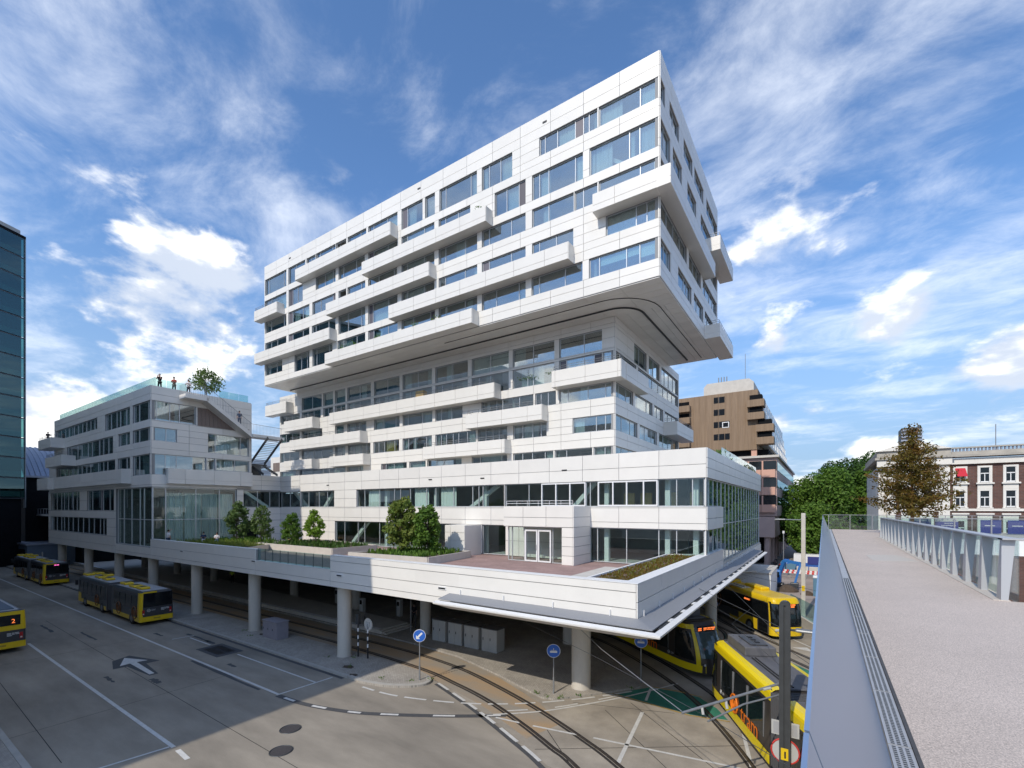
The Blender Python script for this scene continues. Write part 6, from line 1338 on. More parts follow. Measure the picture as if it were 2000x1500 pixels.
adopt(MB().box(-30, -6.9, BY0 + .2, BY1, 9, 19.6).build('base_wall', 'pinkgrey'), bb); adopt(MB().box(-30, -6.5, BY0 - .4, BY1, 19.6, 20.0).build('base_cornice', 'concrete_lt'), bb)
for k in range(3):
    z = 9.6 + 3.15 * k
    adopt(MB().box(-30, -6.95, BY0 - .1, BY0 + .2, z + 1.5, z + 3.1).build('window_strip', 'busglass'), bb)
    for i in range(10): adopt(MB().extr([(-30 + i * 2.3, z - .2 + .3), (-27.8 + i * 2.3, z + .1), (-27.8 + i * 2.3, z + 1.5), (-30 + i * 2.3, z + 1.5)], 'y', BY0 - .45, BY0 - .11).build('panel', 'pink'), bb); adopt(MB().box(-29.95 + i * 2.3, -29.7 + i * 2.3, BY0 - .4, BY0 - .1, z + 1.5, z + 3.1).build('mullion', 'pink'), bb)
    adopt(MB().box(-6.9, -6.85, BY0 + 1, BY1, z + 1.4, z + 2.9).build('side_window_strip', 'pane_dark'), bb)
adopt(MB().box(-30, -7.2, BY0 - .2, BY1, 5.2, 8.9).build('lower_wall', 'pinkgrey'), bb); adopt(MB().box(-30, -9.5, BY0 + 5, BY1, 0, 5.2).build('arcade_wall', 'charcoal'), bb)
for i in range(8): adopt(MB().cyl(-8.4, BY0 + .8 + i * 7, 0, 5.2, .55, 14).build('arcade_column', 'pinkgrey'), bb)
adopt(MB().cyl(-14, BY0 + .8, 0, 5.2, .55, 14).build('arcade_column', 'pinkgrey'), bb)

cb = static('classical_building', 'dark brick classical building with white trimmed windows and stone attic', 'building', (18, 78, 0))
CY = 72.0
adopt(MB().box(11.6, 19.4, CY, 92, 0, 15.5).build('brick_wall', 'brick'), cb)
adopt(MB().box(6.4, 11.55, CY - .4, 90, 0, 15.5).build('pavilion_wall', 'brick'), cb)
for x0, x1 in ((6.4, 7.2), (11.0, 11.95)): adopt(MB().box(x0, x1, CY - .62, CY - .2, 0, 15.5).build('pilaster', 'cream'), cb)
adopt(MB().box(5.6, 6.38, CY - .1, 90, 0, 15.5).build('side_wall', 'cream'), cb)
adopt(MB().box(11.6, 19.55, CY - .35, CY - .01, 15.45, 16.1).build('frieze', 'cream'), cb); adopt(MB().box(5.4, 12.1, CY - .9, CY - .41, 15.45, 16.2).build('frieze', 'cream'), cb)
adopt(MB().box(11.6, 19.7, CY - .75, CY + 1, 16.25, 16.5).build('cornice', 'stone'), cb); adopt(MB().box(5.2, 12.3, CY - 1.1, 90, 16.25, 16.5).build('cornice', 'stone'), cb)
adopt(MB().box(12.0, 19.4, CY - .2, CY + .3, 16.5, 16.9).build('attic', 'stone'), cb); adopt(MB().box(5.4, 12.05, CY - .6, 90, 16.5, 17.3).build('attic', 'stone'), cb)
adopt(MB().extr([(5.3, 17.3), (12.1, 17.3), (8.7, 18.4)], 'y', CY - .9, CY + .2).build('pediment', 'cream'), cb)
for i in range(24): adopt(MB().cyl(12.3 + i * .3, CY + .05, 16.9, 17.25, .1, 8).build('baluster', 'zinc'), cb)
adopt(MB().box(12.0, 19.5, CY - .15, CY + .25, 17.25, 17.4).build('balustrade_rail', 'stone'), cb)
adopt(MB().box(8.0, 9.9, CY + 2, CY + 5, 17, 20.3).build('louvred_plant', 'dsteel'), cb)
for k in range(7): adopt(MB().box(7.95, 9.95, CY + 1.9, CY + 1.98, 17.4 + .42 * k, 17.6 + .42 * k).build('louvre', 'zinc'), cb)
adopt(MB().cyl(16.2, CY + 2, 17, 20, .04, 6).build('antenna', 'steel'), cb)
def cwin(x, z0, z1, crown=False, awn=False):
    f = MB(); w = .42
    f.box(x - w - .17, x - w, CY - .14, CY - .01, z0 - .15, z1 + .2); f.box(x + w, x + w + .17, CY - .14, CY - .01, z0 - .15, z1 + .2); f.box(x - w, x + w, CY - .139, CY - .011, z1, z1 + .2); f.box(x - w - .24, x + w + .24, CY - .25, CY - .012, z0 - .3, z0 - .151)
    if crown: f.box(x - w - .17, x + w + .17, CY - .15, CY - .013, z1 + .2, z1 + .75); f.box(x - w - .3, x + w + .3, CY - .35, CY - .014, z1 + .75, z1 + .92)
    o = adopt(f.build('window', 'cream'), cb)
    MB().box(x - w, x + w, CY - .06, CY - .03, z0 - .1, z1).build('pane', 'busglass', o)
    s = MB(); m = z0 + (z1 - z0) * .58
    s.box(x - w, x - w + .07, CY - .1, CY - .061, z0 - .1, z1); s.box(x + w - .07, x + w, CY - .1, CY - .061, z0 - .1, z1); s.box(x - w + .1, x + w - .1, CY - .1, CY - .061, m - .05, m + .05); s.box(x - .035, x + .035, CY - .095, CY - .061, z0, m - .05); s.box(x - w + .1, x + w - .1, CY - .1, CY - .061, z0 - .1, z0 + .02); s.build('sash', 'white', o)
    if awn: MB().add([(x - w, CY - .16, z1), (x + w, CY - .16, z1), (x + w + .1, CY - .75, z1 - .95), (x - w + .1, CY - .75, z1 - .95), (x - w, CY - .14, z1 - .02), (x + w, CY - .14, z1 - .02), (x + w + .1, CY - .73, z1 - .97), (x - w + .1, CY - .73, z1 - .97)], [(0, 1, 2, 3), (7, 6, 5, 4), (0, 4, 5, 1), (2, 6, 7, 3), (1, 5, 6, 2), (0, 3, 7, 4)]).build('awning', 'redcloth', o)
for i, x in enumerate((12.88, 14.88, 16.9, 18.9)):
    cwin(x, 13.45, 15.0, False, i == 0); cwin(x, 10.7, 12.4, True); cwin(x, 7.2, 9.0, True)
adopt(MB().box(11.6, 19.5, CY - .2, CY - .01, 10.15, 10.42).build('string_course', 'cream'), cb); adopt(MB().box(6.4, 11.6, CY - .55, CY - .41, 10.1, 10.5).build('string_course', 'cream'), cb)
adopt(MB().box(7.7, 10.6, CY - .5, CY - .405, 8.2, 10.0).build('cream_panel', 'cream'), cb); adopt(MB().box(7.5, 10.9, CY - .5, CY - .405, 10.6, 15.0).build('cream_panel', 'cream'), cb)
for x in (8.2, 9.6): 
    o = adopt(MB().box(x, x + .9, CY - .56, CY - .5, 11, 13).build('window', 'white'), cb); MB().box(x + .1, x + .8, CY - .58, CY - .561, 11.1, 12.9).build('pane', 'busglass', o)

# ------------------------------------------------------------------ trees and planting
def leaf_cloud(spheres, n, size, rng, flat=.6, shellk=.55):
    vs = []; fs = []
    tot = sum(r ** 2 for *_, r in spheres)
    for (cx, cy, cz, r) in spheres:
        k = int(n * r * r / tot)
        for _ in range(k):
            d = Vector((rng.gauss(0, 1), rng.gauss(0, 1), rng.gauss(0, 1))).normalized(); rad = r * (shellk + (1.06 - shellk) * rng.random() ** .6)
            p = Vector((cx, cy, cz)) + Vector((d.x * rad, d.y * rad, d.z * rad * .82))
            nrm = (d * .5 + Vector((rng.uniform(-1, 1), rng.uniform(-1, 1), rng.uniform(-.2, 1.2)))).normalized()
            u = nrm.orthogonal().normalized(); u = (Matrix.Rotation(rng.uniform(0, 6.28), 3, nrm) @ u); v = nrm.cross(u)
            s = size * rng.uniform(.6, 1.3); i = len(vs)
            vs += [p - u * s, p - v * s * flat, p + u * s, p + v * s * flat]; fs.append((i, i + 1, i + 2, i + 3))
    mb = MB(); mb.v = [tuple(v) for v in vs]; mb.f = fs; mb.mi = [0] * len(fs); return mb
def tree(name, label, base, h, rad, leafm, n, size, seed, trunk_h=.35, barkm='bark', r0=None, blobs=14, group=None, top=1.0, cone=0.0, multi=1, zsq=1.0, open_=.55):
    rng = random.Random(seed); x, y, z = base; t = static(name, label, 'tree', base, group)
    r0 = r0 or h * .022; sp = []; zc0 = z + h * trunk_h
    ch = h * (1 - trunk_h)
    tr = MB()
    for mI in range(multi):
        ox, oy = (rng.uniform(-.25, .25), rng.uniform(-.25, .25)) if multi > 1 else (0, 0)
        tr.tube([(x + ox * .3, y + oy * .3, z), (x + ox + rng.uniform(-.1, .1), y + oy, z + h * trunk_h * .6), (x + ox * 1.4, y + oy * 1.4, z + h * trunk_h * 1.1), (x + ox * 1.6, y + oy * 1.6, z + h * .88)], r0, 8, r1=r0 * .25)
    for k in range(blobs):
        f = (k + .5) / blobs; zz = zc0 + ch * (.08 + .84 * f); prof = math.sin(math.pi * min(1, max(.0, .16 + f * .8))) ** .7 * (1 - cone * f)
        a = k * 2.4 + rng.uniform(-.5, .5); d = rad * prof * rng.uniform(.45, .75)
        br = rad * (.34 + .2 * rng.random()) * (.72 if open_ < .5 else 1) * (1 - cone * .55 * f) * (1 if f < .85 else .8)
        sp.append((x + d * math.cos(a), y + d * math.sin(a), zz, br))
        tr.tube([(x, y, z + h * trunk_h * .8 + (zz - zc0) * .5), (x + d * .5 * math.cos(a), y + d * .5 * math.sin(a), (zz + z + h * trunk_h * .8 + (zz - zc0) * .5) / 2 + .1), (x + d * math.cos(a), y + d * math.sin(a), zz)], r0 * .4, 5, r1=r0 * .1)
    adopt(tr.build('trunk', barkm, smooth=True), t); adopt(leaf_cloud(sp, n, size, rng, .6, open_).build('crown', leafm), t)
    return t
bt = [((-3.6, 110, 0), 16.0, 5.2, 'leaf_a', 'broad green tree beside the pink base'), ((0.6, 108, 0), 18.6, 5.6, 'leaf_a', 'tall green tree behind the walkway end'), ((4.4, 116, 0), 20.5, 5.4, 'leaf_dk', 'rounded dark tree between the brown block and the brick building'), ((9.0, 124, 0), 23, 5.6, 'leaf_dk', 'tallest dark green tree close to the brick building'), ((2.0, 124, 0), 21, 5.6, 'leaf_dk', 'dense dark tree at the back of the green group'), ((-1.8, 97, 0), 11.5, 3.9, 'leaf_a', 'lower bright tree beside the pale lamp mast'), ((8.2, 112, 0), 19.5, 5.0, 'leaf_a', 'green tree half hidden by the rust tree'), ((26, 90, 0), 17, 5, 'leaf_dk', 'dark tree past the right end of the brick building')]
for i, (p, h, r, lm, lab) in enumerate(bt): tree('street_tree', lab, p, h, r, lm, 11000, .27, 100 + i, .2, blobs=20, group='green street trees')
rust = static('rust_tree', 'rust brown leaved tree in a planter on the walkway', 'tree', (4.9, 40.5, ZD))
rg_ = random.Random(21); trk = MB(); sp = []
bx_, by_ = 4.9, 40.5
trk.tube([(bx_, by_, ZD), (bx_ + .05, by_, ZD + 2), (bx_ - .05, by_, ZD + 4.5), (bx_ + .35, by_, ZD + 7.3)], .12, 8, r1=.02)
for k in range(64):
    f = k / 63; z0 = ZD + 1.3 + 5.2 * f; a = k * 2.399 + rg_.uniform(-.4, .4); ln = (3.0 * (1 - f) ** .62 + .35) * rg_.uniform(.62, 1.12) * (.75 if f < .06 else 1); rise = ln * rg_.uniform(.05, .42)
    if f > .93: ln *= .5; rise = .8
    p1 = Vector((bx_, by_, z0)); p2 = p1 + Vector((math.cos(a) * ln, math.sin(a) * ln, rise)); trk.tube([p1, (p1 + p2) / 2 + Vector((0, 0, .12)), p2], .03, 5, r1=.006)
    m_ = max(3, int(ln / .22))
    for q in range(1, m_ + 1): g_ = q / m_; P = p1 + (p2 - p1) * g_ + Vector((rg_.uniform(-.12, .12), rg_.uniform(-.12, .12), rg_.uniform(-.08, .1))); sp.append((P.x, P.y, P.z, .16 + .30 * math.sin(math.pi * min(1, g_ * .9 + .08)) * rg_.uniform(.7, 1.1)))
adopt(trk.build('trunk', 'bark_or', smooth=True), rust); adopt(leaf_cloud(sp, 12500, .085, rg_, .55, .2).build('crown', 'leaf_rust'), rust)
px = static('tree_planter', 'low planter box of the rust tree on the far deck', 'planter', (4.9, 40.5, ZD)); adopt(MB().box(3.9, 5.9, 39.5, 41.5, ZD, ZD + .3).build('edge_wall', 'concrete_lt'), px); adopt(MB().box(4.0, 5.8, 39.6, 41.4, ZD + .3, ZD + .32).build('soil_bed', 'soil'), px)
tt = [((-29.6, 27.3, 6.7), 4.9, 1.45, 'leaf_dry', 'two-stemmed leafy terrace tree with yellow tips in the middle planter', 2600, .15), ((-27.7, 28.3, 6.7), 4.2, 1.3, 'leaf_a', 'rounder green terrace tree beside the yellow tipped one', 2400, .15),
      ((-45.4, 26.8, 6.8), 3.3, 1.05, 'leaf_a', 'small dense green tree behind the glass balustrade', 1500, .13), ((-46.5, 30.0, 6.8), 3.7, 1.1, 'leaf_br', 'small bright yellow green tree behind the glass balustrade', 1500, .13),
      ((-54.9, 26.0, 6.8), 4.6, 1.35, 'leaf_grey', 'many-stemmed grey green tree in front of the wing lobby', 2000, .13), ((-52.8, 27.6, 6.8), 4.2, 1.25, 'leaf_grey', 'open grey green tree in the planting bed near the dark opening', 1500, .13),
      ((-66.5, 27.5, 23.5), 5.0, 1.9, 'leaf_grey', 'airy small tree on the wing roof terrace', 900, .16)]
for i, (p, h, r, lm, lab, n, s) in enumerate(tt): tree('terrace_tree', lab, p, h, r * 1.2, lm, int(n * 1.3), s, 300 + i, .08 if p[2] < 10 else .45, blobs=22, multi=4, r0=.04, group='small terrace trees', cone=(.05, .12, .3, .35, .2, .2, .1)[i], open_=.15)
def groundcover(name, label, polyf, n, h, mk, seed, w=.07):
    rng = random.Random(seed); mb = MB()
    for _ in range(n):
        x, y, z = polyf(rng); a = rng.uniform(0, 6.28); dx, dy = math.cos(a) * w * rng.uniform(.5, 1.4), math.sin(a) * w * rng.uniform(.5, 1.4); hh = h * rng.uniform(.3, 1.2); lx, ly = rng.uniform(-.2, .2) * h * 2, rng.uniform(-.2, .2) * h * 2
        mb.add([(x - dx, y - dy, z), (x + dx, y + dy, z), (x + lx + dx * .4, y + ly + dy * .4, z + hh), (x + lx - dx * .4, y + ly - dy * .4, z + hh)], [(0, 1, 2, 3)])
    mb.build(name, mk, kind='stuff', label=label, cat='planting')
U = lambda r, a, b: r.uniform(a, b)
groundcover('ground_cover', 'low green ground cover in the middle planter', lambda r: (U(r, -32, -25.6), U(r, 25.4, 30.6), 6.7), 900, .34, 'leaf_a', 1, .09)
groundcover('ground_cover', 'leafy ground cover in the planter behind the balustrade', lambda r: (U(r, -49, -37), U(r, 25.7, 30), 6.77), 700, .36, 'leaf_dk', 2, .09)
groundcover('ground_cover', 'tall grasses and herbs in the bed by the lobby', lambda r: (U(r, -58, -46), U(r, 20.8, 24.4), 6.72), 1100, .45, 'leaf_dry', 3, .05)
groundcover('ground_cover', 'herbs around the grey green trees', lambda r: (U(r, -58, -51), U(r, 24, 28.6), 6.72), 700, .45, 'leaf_a', 4, .07)
groundcover('sedum', 'brown green sedum tufts in the corner planter', lambda r: (U(r, -9.1, -7.4), U(r, 20.5, 34), 7.12), 1500, .1, 'leaf_rust', 5, .05)
groundcover('sedum', 'sparse green sedum shoots in the corner planter', lambda r: (U(r, -9.1, -7.4), U(r, 22, 34), 7.12), 220, .16, 'leaf_dry', 6, .03)
groundcover('roof_shrubs', 'grey green shrubs on the podium roof edge', lambda r: (U(r, -10.5, -7.4), U(r, 44, 47) , 14.25), 1500, 1.3, 'leaf_grey', 7, .09)
groundcover('roof_shrubs', 'plants along the far podium roof edge', lambda r: (U(r, -8.5, -7.2), U(r, 50, 66), 14.25), 900, .7, 'leaf_dk', 8, .09)
rgb = static('roof_glass', 'glass balustrade on the podium roof above the right side', 'balustrade', (-7.1, 50, 14.7))
for i in range(12): adopt(MB().box(-7.1, -7.08, 42 + i * 2, 43.95 + i * 2, 14.6, 15.6).build('pane', 'pane_green'), rgb)

# ------------------------------------------------------------------ people
def skin_obj(name, verts, edges, radii, mk, parent):
    me = bpy.data.meshes.new(name); me.from_pydata(verts, edges, []); me.materials.append(M[mk])
    o = bpy.data.objects.new(name, me); COL.objects.link(o); o.parent = parent
    o.modifiers.new('skin', 'SKIN').use_smooth_shade = True
    for i, r in enumerate(radii): me.skin_vertices[0].data[i].radius = (r, r); me.skin_vertices[0].data[i].use_root = (i == 0)
    s = o.modifiers.new('sub', 'SUBSURF'); s.levels = 1; s.render_levels = 1
    return o
def person(label, loc, rz, top='cl_navy', legs='cl_jean', hair='hair', arms='down', sit=False, lean=0.0, scale=1.0, hold=False):
    t = thing('person', label, 'person', loc, rz, 'people'); t.scale = (scale,) * 3
    hz = .5 if sit else .93                     # hip height
    sy = -lean
    hip = (0, 0, hz); ch = (0, sy * .6 - .02, hz + .38); nk = (0, sy - .02, hz + .56); hd0 = (0, sy - .03, hz + .64); hd1 = (0, sy - .05, hz + .78)
    def leg(s):
        if sit: return [(.09 * s, -.02, hz), (.1 * s, -.42, hz + .02), (.1 * s, -.44, .08), (.1 * s, -.58, .04)]
        return [(.09 * s, 0, hz - .04), (.1 * s, -.03 + .06 * s, .5), (.11 * s, .02 + .1 * s, .08), (.12 * s, -.12 + .1 * s, .03)]
    def arm(s):
        sh = (.19 * s, sy - .01, hz + .5)
        if arms == 'face': return [sh, (.25 * s, sy - .16, hz + .28), (.06 * s, sy - .22, hz + .62)]
        if arms == 'up' and s > 0: return [sh, (.26 * s, sy - .25, hz + .66), (.22 * s, sy - .5, hz + .86)]
        if arms == 'front': return [sh, (.24 * s, sy - .1, hz + .24), (.1 * s, sy - .34, hz + .3)]
        return [sh, (.26 * s, sy + .02, hz + .22), (.25 * s, sy - .08, hz - .04)]
    V = [hip, ch, nk, hd0, hd1]; E_ = [(0, 1), (1, 2), (2, 3), (3, 4)]; Rr = [.12, .13, .06, .075, .085]
    for s in (1, -1):
        a = arm(s); i = len(V); V += a; E_ += [(1, i), (i, i + 1), (i + 1, i + 2)]; Rr += [.06, .045, .035]
        # five short fingers rooted in the palm
        w = Vector(a[2]); dr = (w - Vector(a[1])).normalized(); sd_ = dr.orthogonal().normalized()
        for k in range(5):
            j = len(V); V.append(tuple(w + dr * (.10 if k else .06) + sd_ * (.022 * (k - 2)))); E_.append((i + 2, j)); Rr.append(.009)
        l = leg(s); i = len(V); V += l; E_ += [(0, i), (i, i + 1), (i + 1, i + 2), (i + 2, i + 3)]; Rr += [.085, .06, .04, .035]
    b = skin_obj('body', V, E_, Rr, 'skin', t)
    MB().box(-.012, .012, hd1[1] - .12, hd1[1] - .085, hd1[2] - .07, hd1[2] - .02).build('nose', 'skin', t)
    TV = [hip, ch, (0, sy - .015, hz + .52)]; TE = [(0, 1), (1, 2)]; TR = [.145, .16, .10]
    for s in (1, -1): a = arm(s); i = len(TV); m_ = Vector(a[1]); TV += [a[0], tuple(m_)]; TE += [(1, i), (i, i + 1)]; TR += [.08, .06]
    skin_obj('shirt', TV, TE, TR, top, t)
    LV = [(0, 0, hz + .02)]; LE = []; LR_ = [.14]
    for s in (1, -1): l = leg(s); i = len(LV); LV += l[:3]; LE += [(0, i), (i, i + 1), (i + 1, i + 2)]; LR_ += [.1, .075, .06]
    skin_obj('trousers', LV, LE, LR_, legs, t)
    h = MB(); 
    for i in range(5):
        z0 = hd1[2] + .0 + i * .022; 
    h.tube([(0, hd1[1] + .03, hd1[2] - .06), (0, hd1[1] + .02, hd1[2] + .04), (0, hd1[1], hd1[2] + .10)], .105, 10, r1=.06); h.build('hair', hair, t, smooth=True)
    for s in (1, -1): MB().box(.1 * s - .05, .1 * s + .05, leg(s)[3][1] - .06, leg(s)[3][1] + .16, 0, .09).build('shoe', 'cl_black', t, bevel=.03)
    if hold: MB().box(-.05, .05, sy - .33, sy - .24, hz + .6, hz + .68).build('camera', 'black', t)
    return t
F1 = R(45)
person('grey haired person in black jacket standing at the roof corner', (-60.9, 20.6, 23.46), F1, 'cl_black', 'cl_black', 'greyhair', 'face', scale=1.05)
person('person in red shirt leaning on the roof terrace edge', (-61.0, 22.0, 23.46), F1, 'cl_red', 'cl_black', 'hair', 'front', scale=1.05)
person('person in white top and black trousers on the roof near the stair', (-60.9, 23.4, 23.46), F1, 'cl_white', 'cl_black', 'hair', 'front', scale=1.05)
person('person walking down the outside stair in dark clothes', (-59.4, 28.3, 20.6), R(60), 'cl_navy', 'cl_navy', 'hair', 'down')
person('person in black standing on the left end balcony of the wing', (-98.3, 18.9, 19.45 + .9), R(90), 'cl_black', 'cl_black', 'hair', 'front')
person('person in white shirt raising an arm on the terrace by the lobby glass', (-59.5, 20.9, 6.21), R(200), 'cl_white', 'cl_jean', 'hair', 'up', scale=1.05)
person('seated person in navy and pink top on the planter edge', (-56.6, 23.2, 6.5), R(60), 'cl_navy', 'cl_white', 'hair', 'front', True)
person('seated person in white shirt among the planting', (-54.4, 23.6, 6.5), R(60), 'cl_white', 'cl_jean', 'hair', 'front', True)
person('person in yellow safety vest walking under the deck', (-66, 30.5, .45), R(70), 'cl_vest', 'cl_black', 'hair', 'down')
person('dark dressed person standing under the deck near the steps', (-30.6, 29.6, .12), R(20), 'cl_black', 'cl_black', 'hair', 'down')

# things under the deck
for i, (x, y) in enumerate(((-44, 31.2), (-37.4, 29.3), (-33.8, 30.8))):
    g = static('ticket_machine', ('slim steel ticket machine nearest the platform steps', 'slim steel ticket machine between two inner columns', 'slim steel ticket machine deep under the deck')[2 - i], 'ticket machine', (x, y, .1), 'ticket machines under the deck'); adopt(MB().box(x - .25, x + .25, y - .2, y + .2, .1, 1.7).build('housing', 'cabinet', bevel=.04), g); adopt(MB().box(x - .16, x + .16, y - .215, y - .2, 1.1, 1.5).build('screen', 'busglass'), g)
for i, (x, y) in enumerate(((-32.8, 25.9), (-29.3, 28.5), (-28.5, 29.5))): MB().cyl(x, y, .1, 1.3, .05, 8).build('bollard', 'dsteel', label=('dark slim bollard on the platform edge', 'dark slim bollard at the platform steps', 'dark slim bollard behind the platform steps')[i], cat='bollard')
MB().cyl(-28.6, 27.3, .1, 5.0, .05, 10).build('drain_pipe', 'steel', label='thin pale steel pipe standing under the deck near the steps', cat='pipe')

# ------------------------------------------------------------------ square with the building site, far right
struct(MB().prism([(-7, 56), (3, 50), (14, 62), (12, 84), (-8, 84)], -.02, .014), 'building_site', 'sand')
sh1 = static('site_cabin', 'white box cabin beside the podium and the electric bus', 'cabin', (-6.2, 64, 0)); adopt(MB().box(-8.6, -4.9, 59.5, 68, 0, 3.0).build('wall', 'white', bevel=.05), sh1); adopt(MB().box(-8.7, -4.8, 59.4, 68.1, 3.0, 3.12).build('roof', 'concrete_lt'), sh1)
ex = static('excavator', 'blue mini excavator with folded arm on the building site', 'excavator', (-3.9, 70, 0))
adopt(MB().bar((-4.9, 70.5, 1.6), (-4.2, 70, 3.6), .35, .4).build('boom', 'excav'), ex); adopt(MB().bar((-4.3, 70, 3.6), (-2.4, 69.4, 3.4), .3, .35).build('boom_knee', 'excav'), ex); adopt(MB().bar((-2.4, 69.4, 3.4), (-3.0, 69.2, .9), .26, .3).build('dipper', 'excav'), ex); adopt(MB().box(-3.5, -2.6, 68.8, 69.6, .3, .95).build('bucket', 'dsteel', bevel=.08), ex)
adopt(MB().box(-6.2, -4.6, 69.8, 71.4, .6, 2.3).build('cab', 'excav', bevel=.12), ex); adopt(MB().box(-6.0, -4.8, 69.74, 69.8, 1.4, 2.1).build('cab_window', 'busglass'), ex)
for y in (69.9, 71.0): adopt(MB().box(-6.5, -4.3, y, y + .4, 0, .6).build('track', 'black', bevel=.15), ex)
def heap(x, y, r, h, seed, label):
    rng = random.Random(seed); mb = MB(); n = 14; rings = 5; vs = [(x, y, h)]
    for j in range(1, rings + 1):
        for k in range(n): a = 2 * math.pi * k / n; q = r * j / rings * rng.uniform(.85, 1.15); vs.append((x + q * math.cos(a), y + q * math.sin(a), max(0, h * (1 - (j / rings) ** 1.3) + rng.uniform(-.06, .1) * h) if j < rings else 0))
    fs = [(0, 1 + k, 1 + (k + 1) % n) for k in range(n)] + [(1 + (j - 1) * n + k, 1 + j * n + k, 1 + j * n + (k + 1) % n, 1 + (j - 1) * n + (k + 1) % n) for j in range(1, rings) for k in range(n)]
    mb.add(vs, fs).build('soil_heap', 'soil', label=label, cat='soil heap')
heap(-3.7, 67.8, 1.4, .9, 1, 'brown heap of dug soil in front of the excavator bucket'); heap(.8, 58.5, 1.3, .7, 2, 'brown soil heap beside the pale lamp mast'); heap(-1.6, 66.2, .8, .5, 3, 'small soil heap beside the portable toilet')
tl = static('portable_toilet', 'blue portable toilet with white roof on the building site', 'toilet', (-.4, 66, 0)); adopt(MB().box(-1.0, .3, 65.4, 66.7, 0, 2.15).build('cabin', 'toilet', bevel=.05), tl); adopt(MB().box(-1.05, .35, 65.35, 66.75, 2.15, 2.4).build('roof', 'white', bevel=.12), tl); d_ = adopt(MB().box(-.85, .15, 65.36, 65.4, .1, 2.0).build('door', 'toilet'), tl); MB().box(-.3, .2, 65.34, 65.359, 1.45, 1.75).build('notice', 'white', d_)
br = 0
for i in range(4):
    for k in range(2):
        x = -6.2 + i * 1.95; y = 80.5 + k * 2.4; t_ = static('road_barrier', ('red white striped barrier board beside the ' + ('trench', 'sand heaps', 'lamp mast', 'toilet')[i] + (' front row', ' back row')[k]), 'barrier', (x, y, 0), 'red white barriers')
        for q in range(6): adopt(MB().box(x + q * .3, x + q * .3 + .299, y, y + .05, .75, 1.0).build('stripe', 'barrier_r' if q % 2 else 'white'), t_)
        for xx in (x + .2, x + 1.5): adopt(MB().box(xx, xx + .06, y + .05, y + .1, 0, 1.0).build('leg', 'steel'), t_)
ct = static('site_container', 'white and blue site container behind the barriers', 'container', (-1.5, 94, 0)); adopt(MB().box(-4.2, 3, 92.5, 95, 1.2, 2.6).build('upper_wall', 'white'), ct); adopt(MB().box(-4.22, 3.02, 92.48, 95, 0, 1.2).build('lower_wall', 'container'), ct); adopt(MB().box(-2.2, .2, 92.4, 92.47, 1.0, 2.3).build('banner', 'navy'), ct)
for i in range(4): x = -3.6 + 1.7 * i; q_ = static('concrete_block', ('pale concrete barrier block at the container door end', 'pale concrete barrier block below the navy banner', 'pale concrete barrier block beside the banner edge', 'pale concrete barrier block past the banner')[i], 'block', (x, 88.5, 0), 'concrete blocks'); adopt(MB().box(x, x + 1.6, 88, 88.8, 0, 1.0).build('body', 'concrete_lt', bevel=.05), q_)
# black parked car
def car(x, y, rz, label):
    t = thing('parked_car', label, 'car', (x, y, 0), rz)
    MB().extr([(-2.1, .35), (2.1, .35), (2.15, .75), (1.2, .95), (.6, 1.42), (-1.2, 1.45), (-2.0, 1.0), (-2.15, .8)], 'y', -.88, .88).build('body', 'black', t, bevel=.08)
    for s in (1, -1): MB().extr([(1.05, .95), (.55, 1.36), (-1.15, 1.38), (-1.7, 1.0)], 'y', s * .86, s * .89).build('side_window', 'busglass', t)
    for xx in (-1.3, 1.35):
        for s in (1, -1): wheel(t, xx, s * .9, .33, .2)
    MB().box(-2.17, -2.1, -.7, -.45, .75, .9).build('tail_lamp', 'redlamp', t); MB().box(-2.17, -2.1, .45, .7, .75, .9).build('tail_lamp', 'redlamp', t)
car(-6.2, 93.5, R(105), 'black parked car beside the pink building')
bxg = static('green_skip', 'grey green steel skip next to the black car', 'skip', (-4.4, 89, 0)); adopt(MB().extr([(-5.6, .1), (-3.9, .1), (-3.6, 1.5), (-5.9, 1.5)], 'y', 88.2, 91.2).build('tub', 'toilet'), bxg)
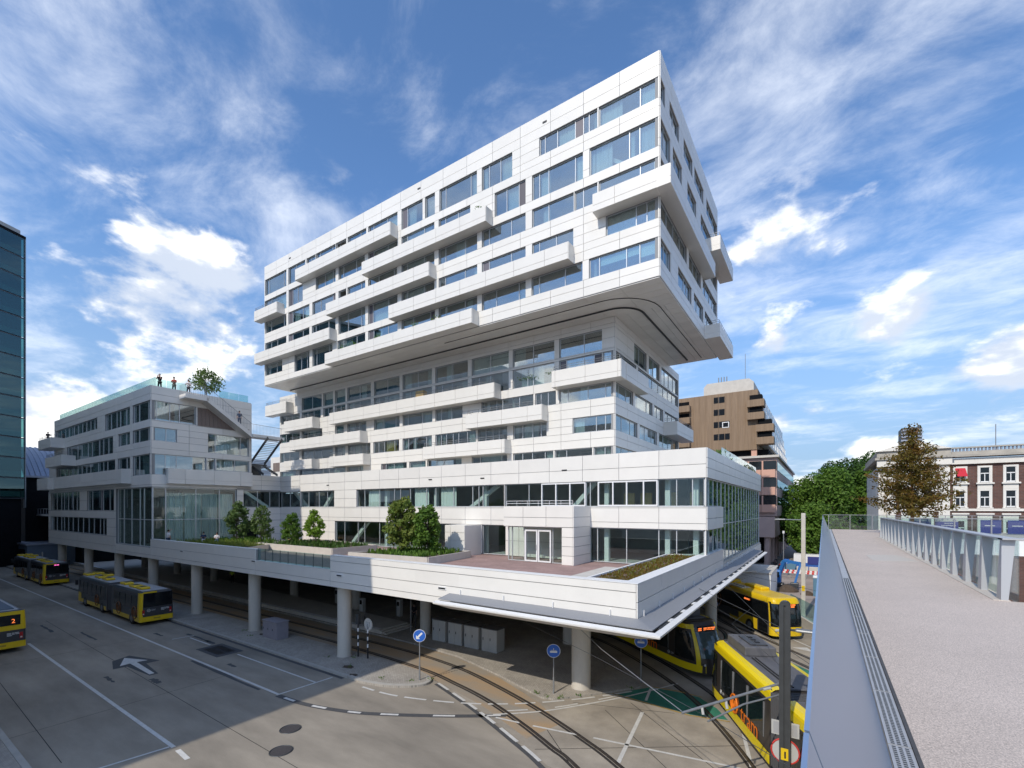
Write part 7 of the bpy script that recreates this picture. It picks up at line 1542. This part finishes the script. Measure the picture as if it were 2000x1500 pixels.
# glass wall beside the electric bus
gw = static('ramp_parapet', 'low concrete ramp parapet topped with glass beside the electric bus', 'parapet', (-1, 47, 0))
pa = [(-2.6, 51.5), (-.2, 45.2), (3.4, 36)]
adopt(MB().ribbon(pa, .4, 0, .8).build('kerb_wall', 'concrete_lt'), gw)
for (a, c) in zip(pa[:-1], pa[1:]):
    for k in range(4):
        p = Vector(a) + (Vector(c) - Vector(a)) * k / 4; q = Vector(a) + (Vector(c) - Vector(a)) * (k + .96) / 4; adopt(MB().ribbon([p, q], .025, .8, 1.5).build('pane', 'pane_green'), gw)
lm = static('lamp_mast', 'tall pale square lamp mast behind the electric bus', 'lamp post', (-1.35, 52, 0)); adopt(MB().box(-1.75, -1.4, 51.9, 52.25, 0, 10.0).build('mast', 'concrete_lt', bevel=.03), lm); la = adopt(MB().tube([(-1.6, 52, 9.35), (-3.4, 51.2, 9.4)], .05, 8).build('lamp_arm', 'steel'), lm); MB().box(-3.9, -3.0, 51.0, 51.3, 9.34, 9.46).build('lamp_head', 'steel', la, bevel=.04)
adopt(MB().box(-1.7, -1.45, 51.86, 51.9, 2.6, 3.1).build('yellow_tag', 'yellow'), lm)
for k in (6.2, 9.6): adopt(MB().box(-1.42, -1.3, 51.95, 52.1, k, k + .12).build('fitting', 'black'), lm)
l2 = static('square_lamp', 'thin grey lamp post in front of the arcade', 'lamp post', (-5.3, 86, 0)); adopt(MB().cyl(-5.3, 86, 0, 6.4, .07, 8).build('post', 'steel'), l2); adopt(MB().cyl(-5.3, 86, 6.4, 6.8, .16, 10).build('lamp_head', 'white'), l2)
ps = thing('parking_sign', 'blue square sign on a post before the site container', 'sign', (-4.7, 83, 0)); MB().cyl(0, 0, 0, 2.6, .04, 8).build('post', 'steel', ps); MB().box(-.35, .35, -.06, -.04, 1.9, 2.6).build('plate', 'signblue', ps); MB().box(-.08, .1, -.07, -.061, 2.0, 2.5).build('figure', 'white', ps)
for i in range(10):
    x, y = -7 + i * 1.1, 97.5 - .2 * i; b_ = static('parked_bicycle', 'bicycle parked in the row under the trees by the arcade', 'bicycle', (x, y, 0), 'bicycles parked in front of the arcade')
    for d in (0, 1.05): adopt(MB().tube([(x + .15 * d, y + d + .33 * math.cos(a), .35 + .33 * math.sin(a)) for a in [k * math.pi / 6 for k in range(13)]], .025, 4, cap=False).build('wheel', 'black'), b_)
    adopt(MB().tube([(x, y, .35), (x + .05, y + .3, .85), (x + .1, y + .8, .85), (x + .15, y + 1.05, .35), (x + .07, y + .5, .35), (x, y + .25, .95)], .03, 4).build('frame', 'dsteel'), b_); adopt(MB().tube([(x - .25, y + .85, 1.05), (x + .35, y + .8, 1.05)], .02, 4).build('handlebar', 'steel'), b_)
flush_over()
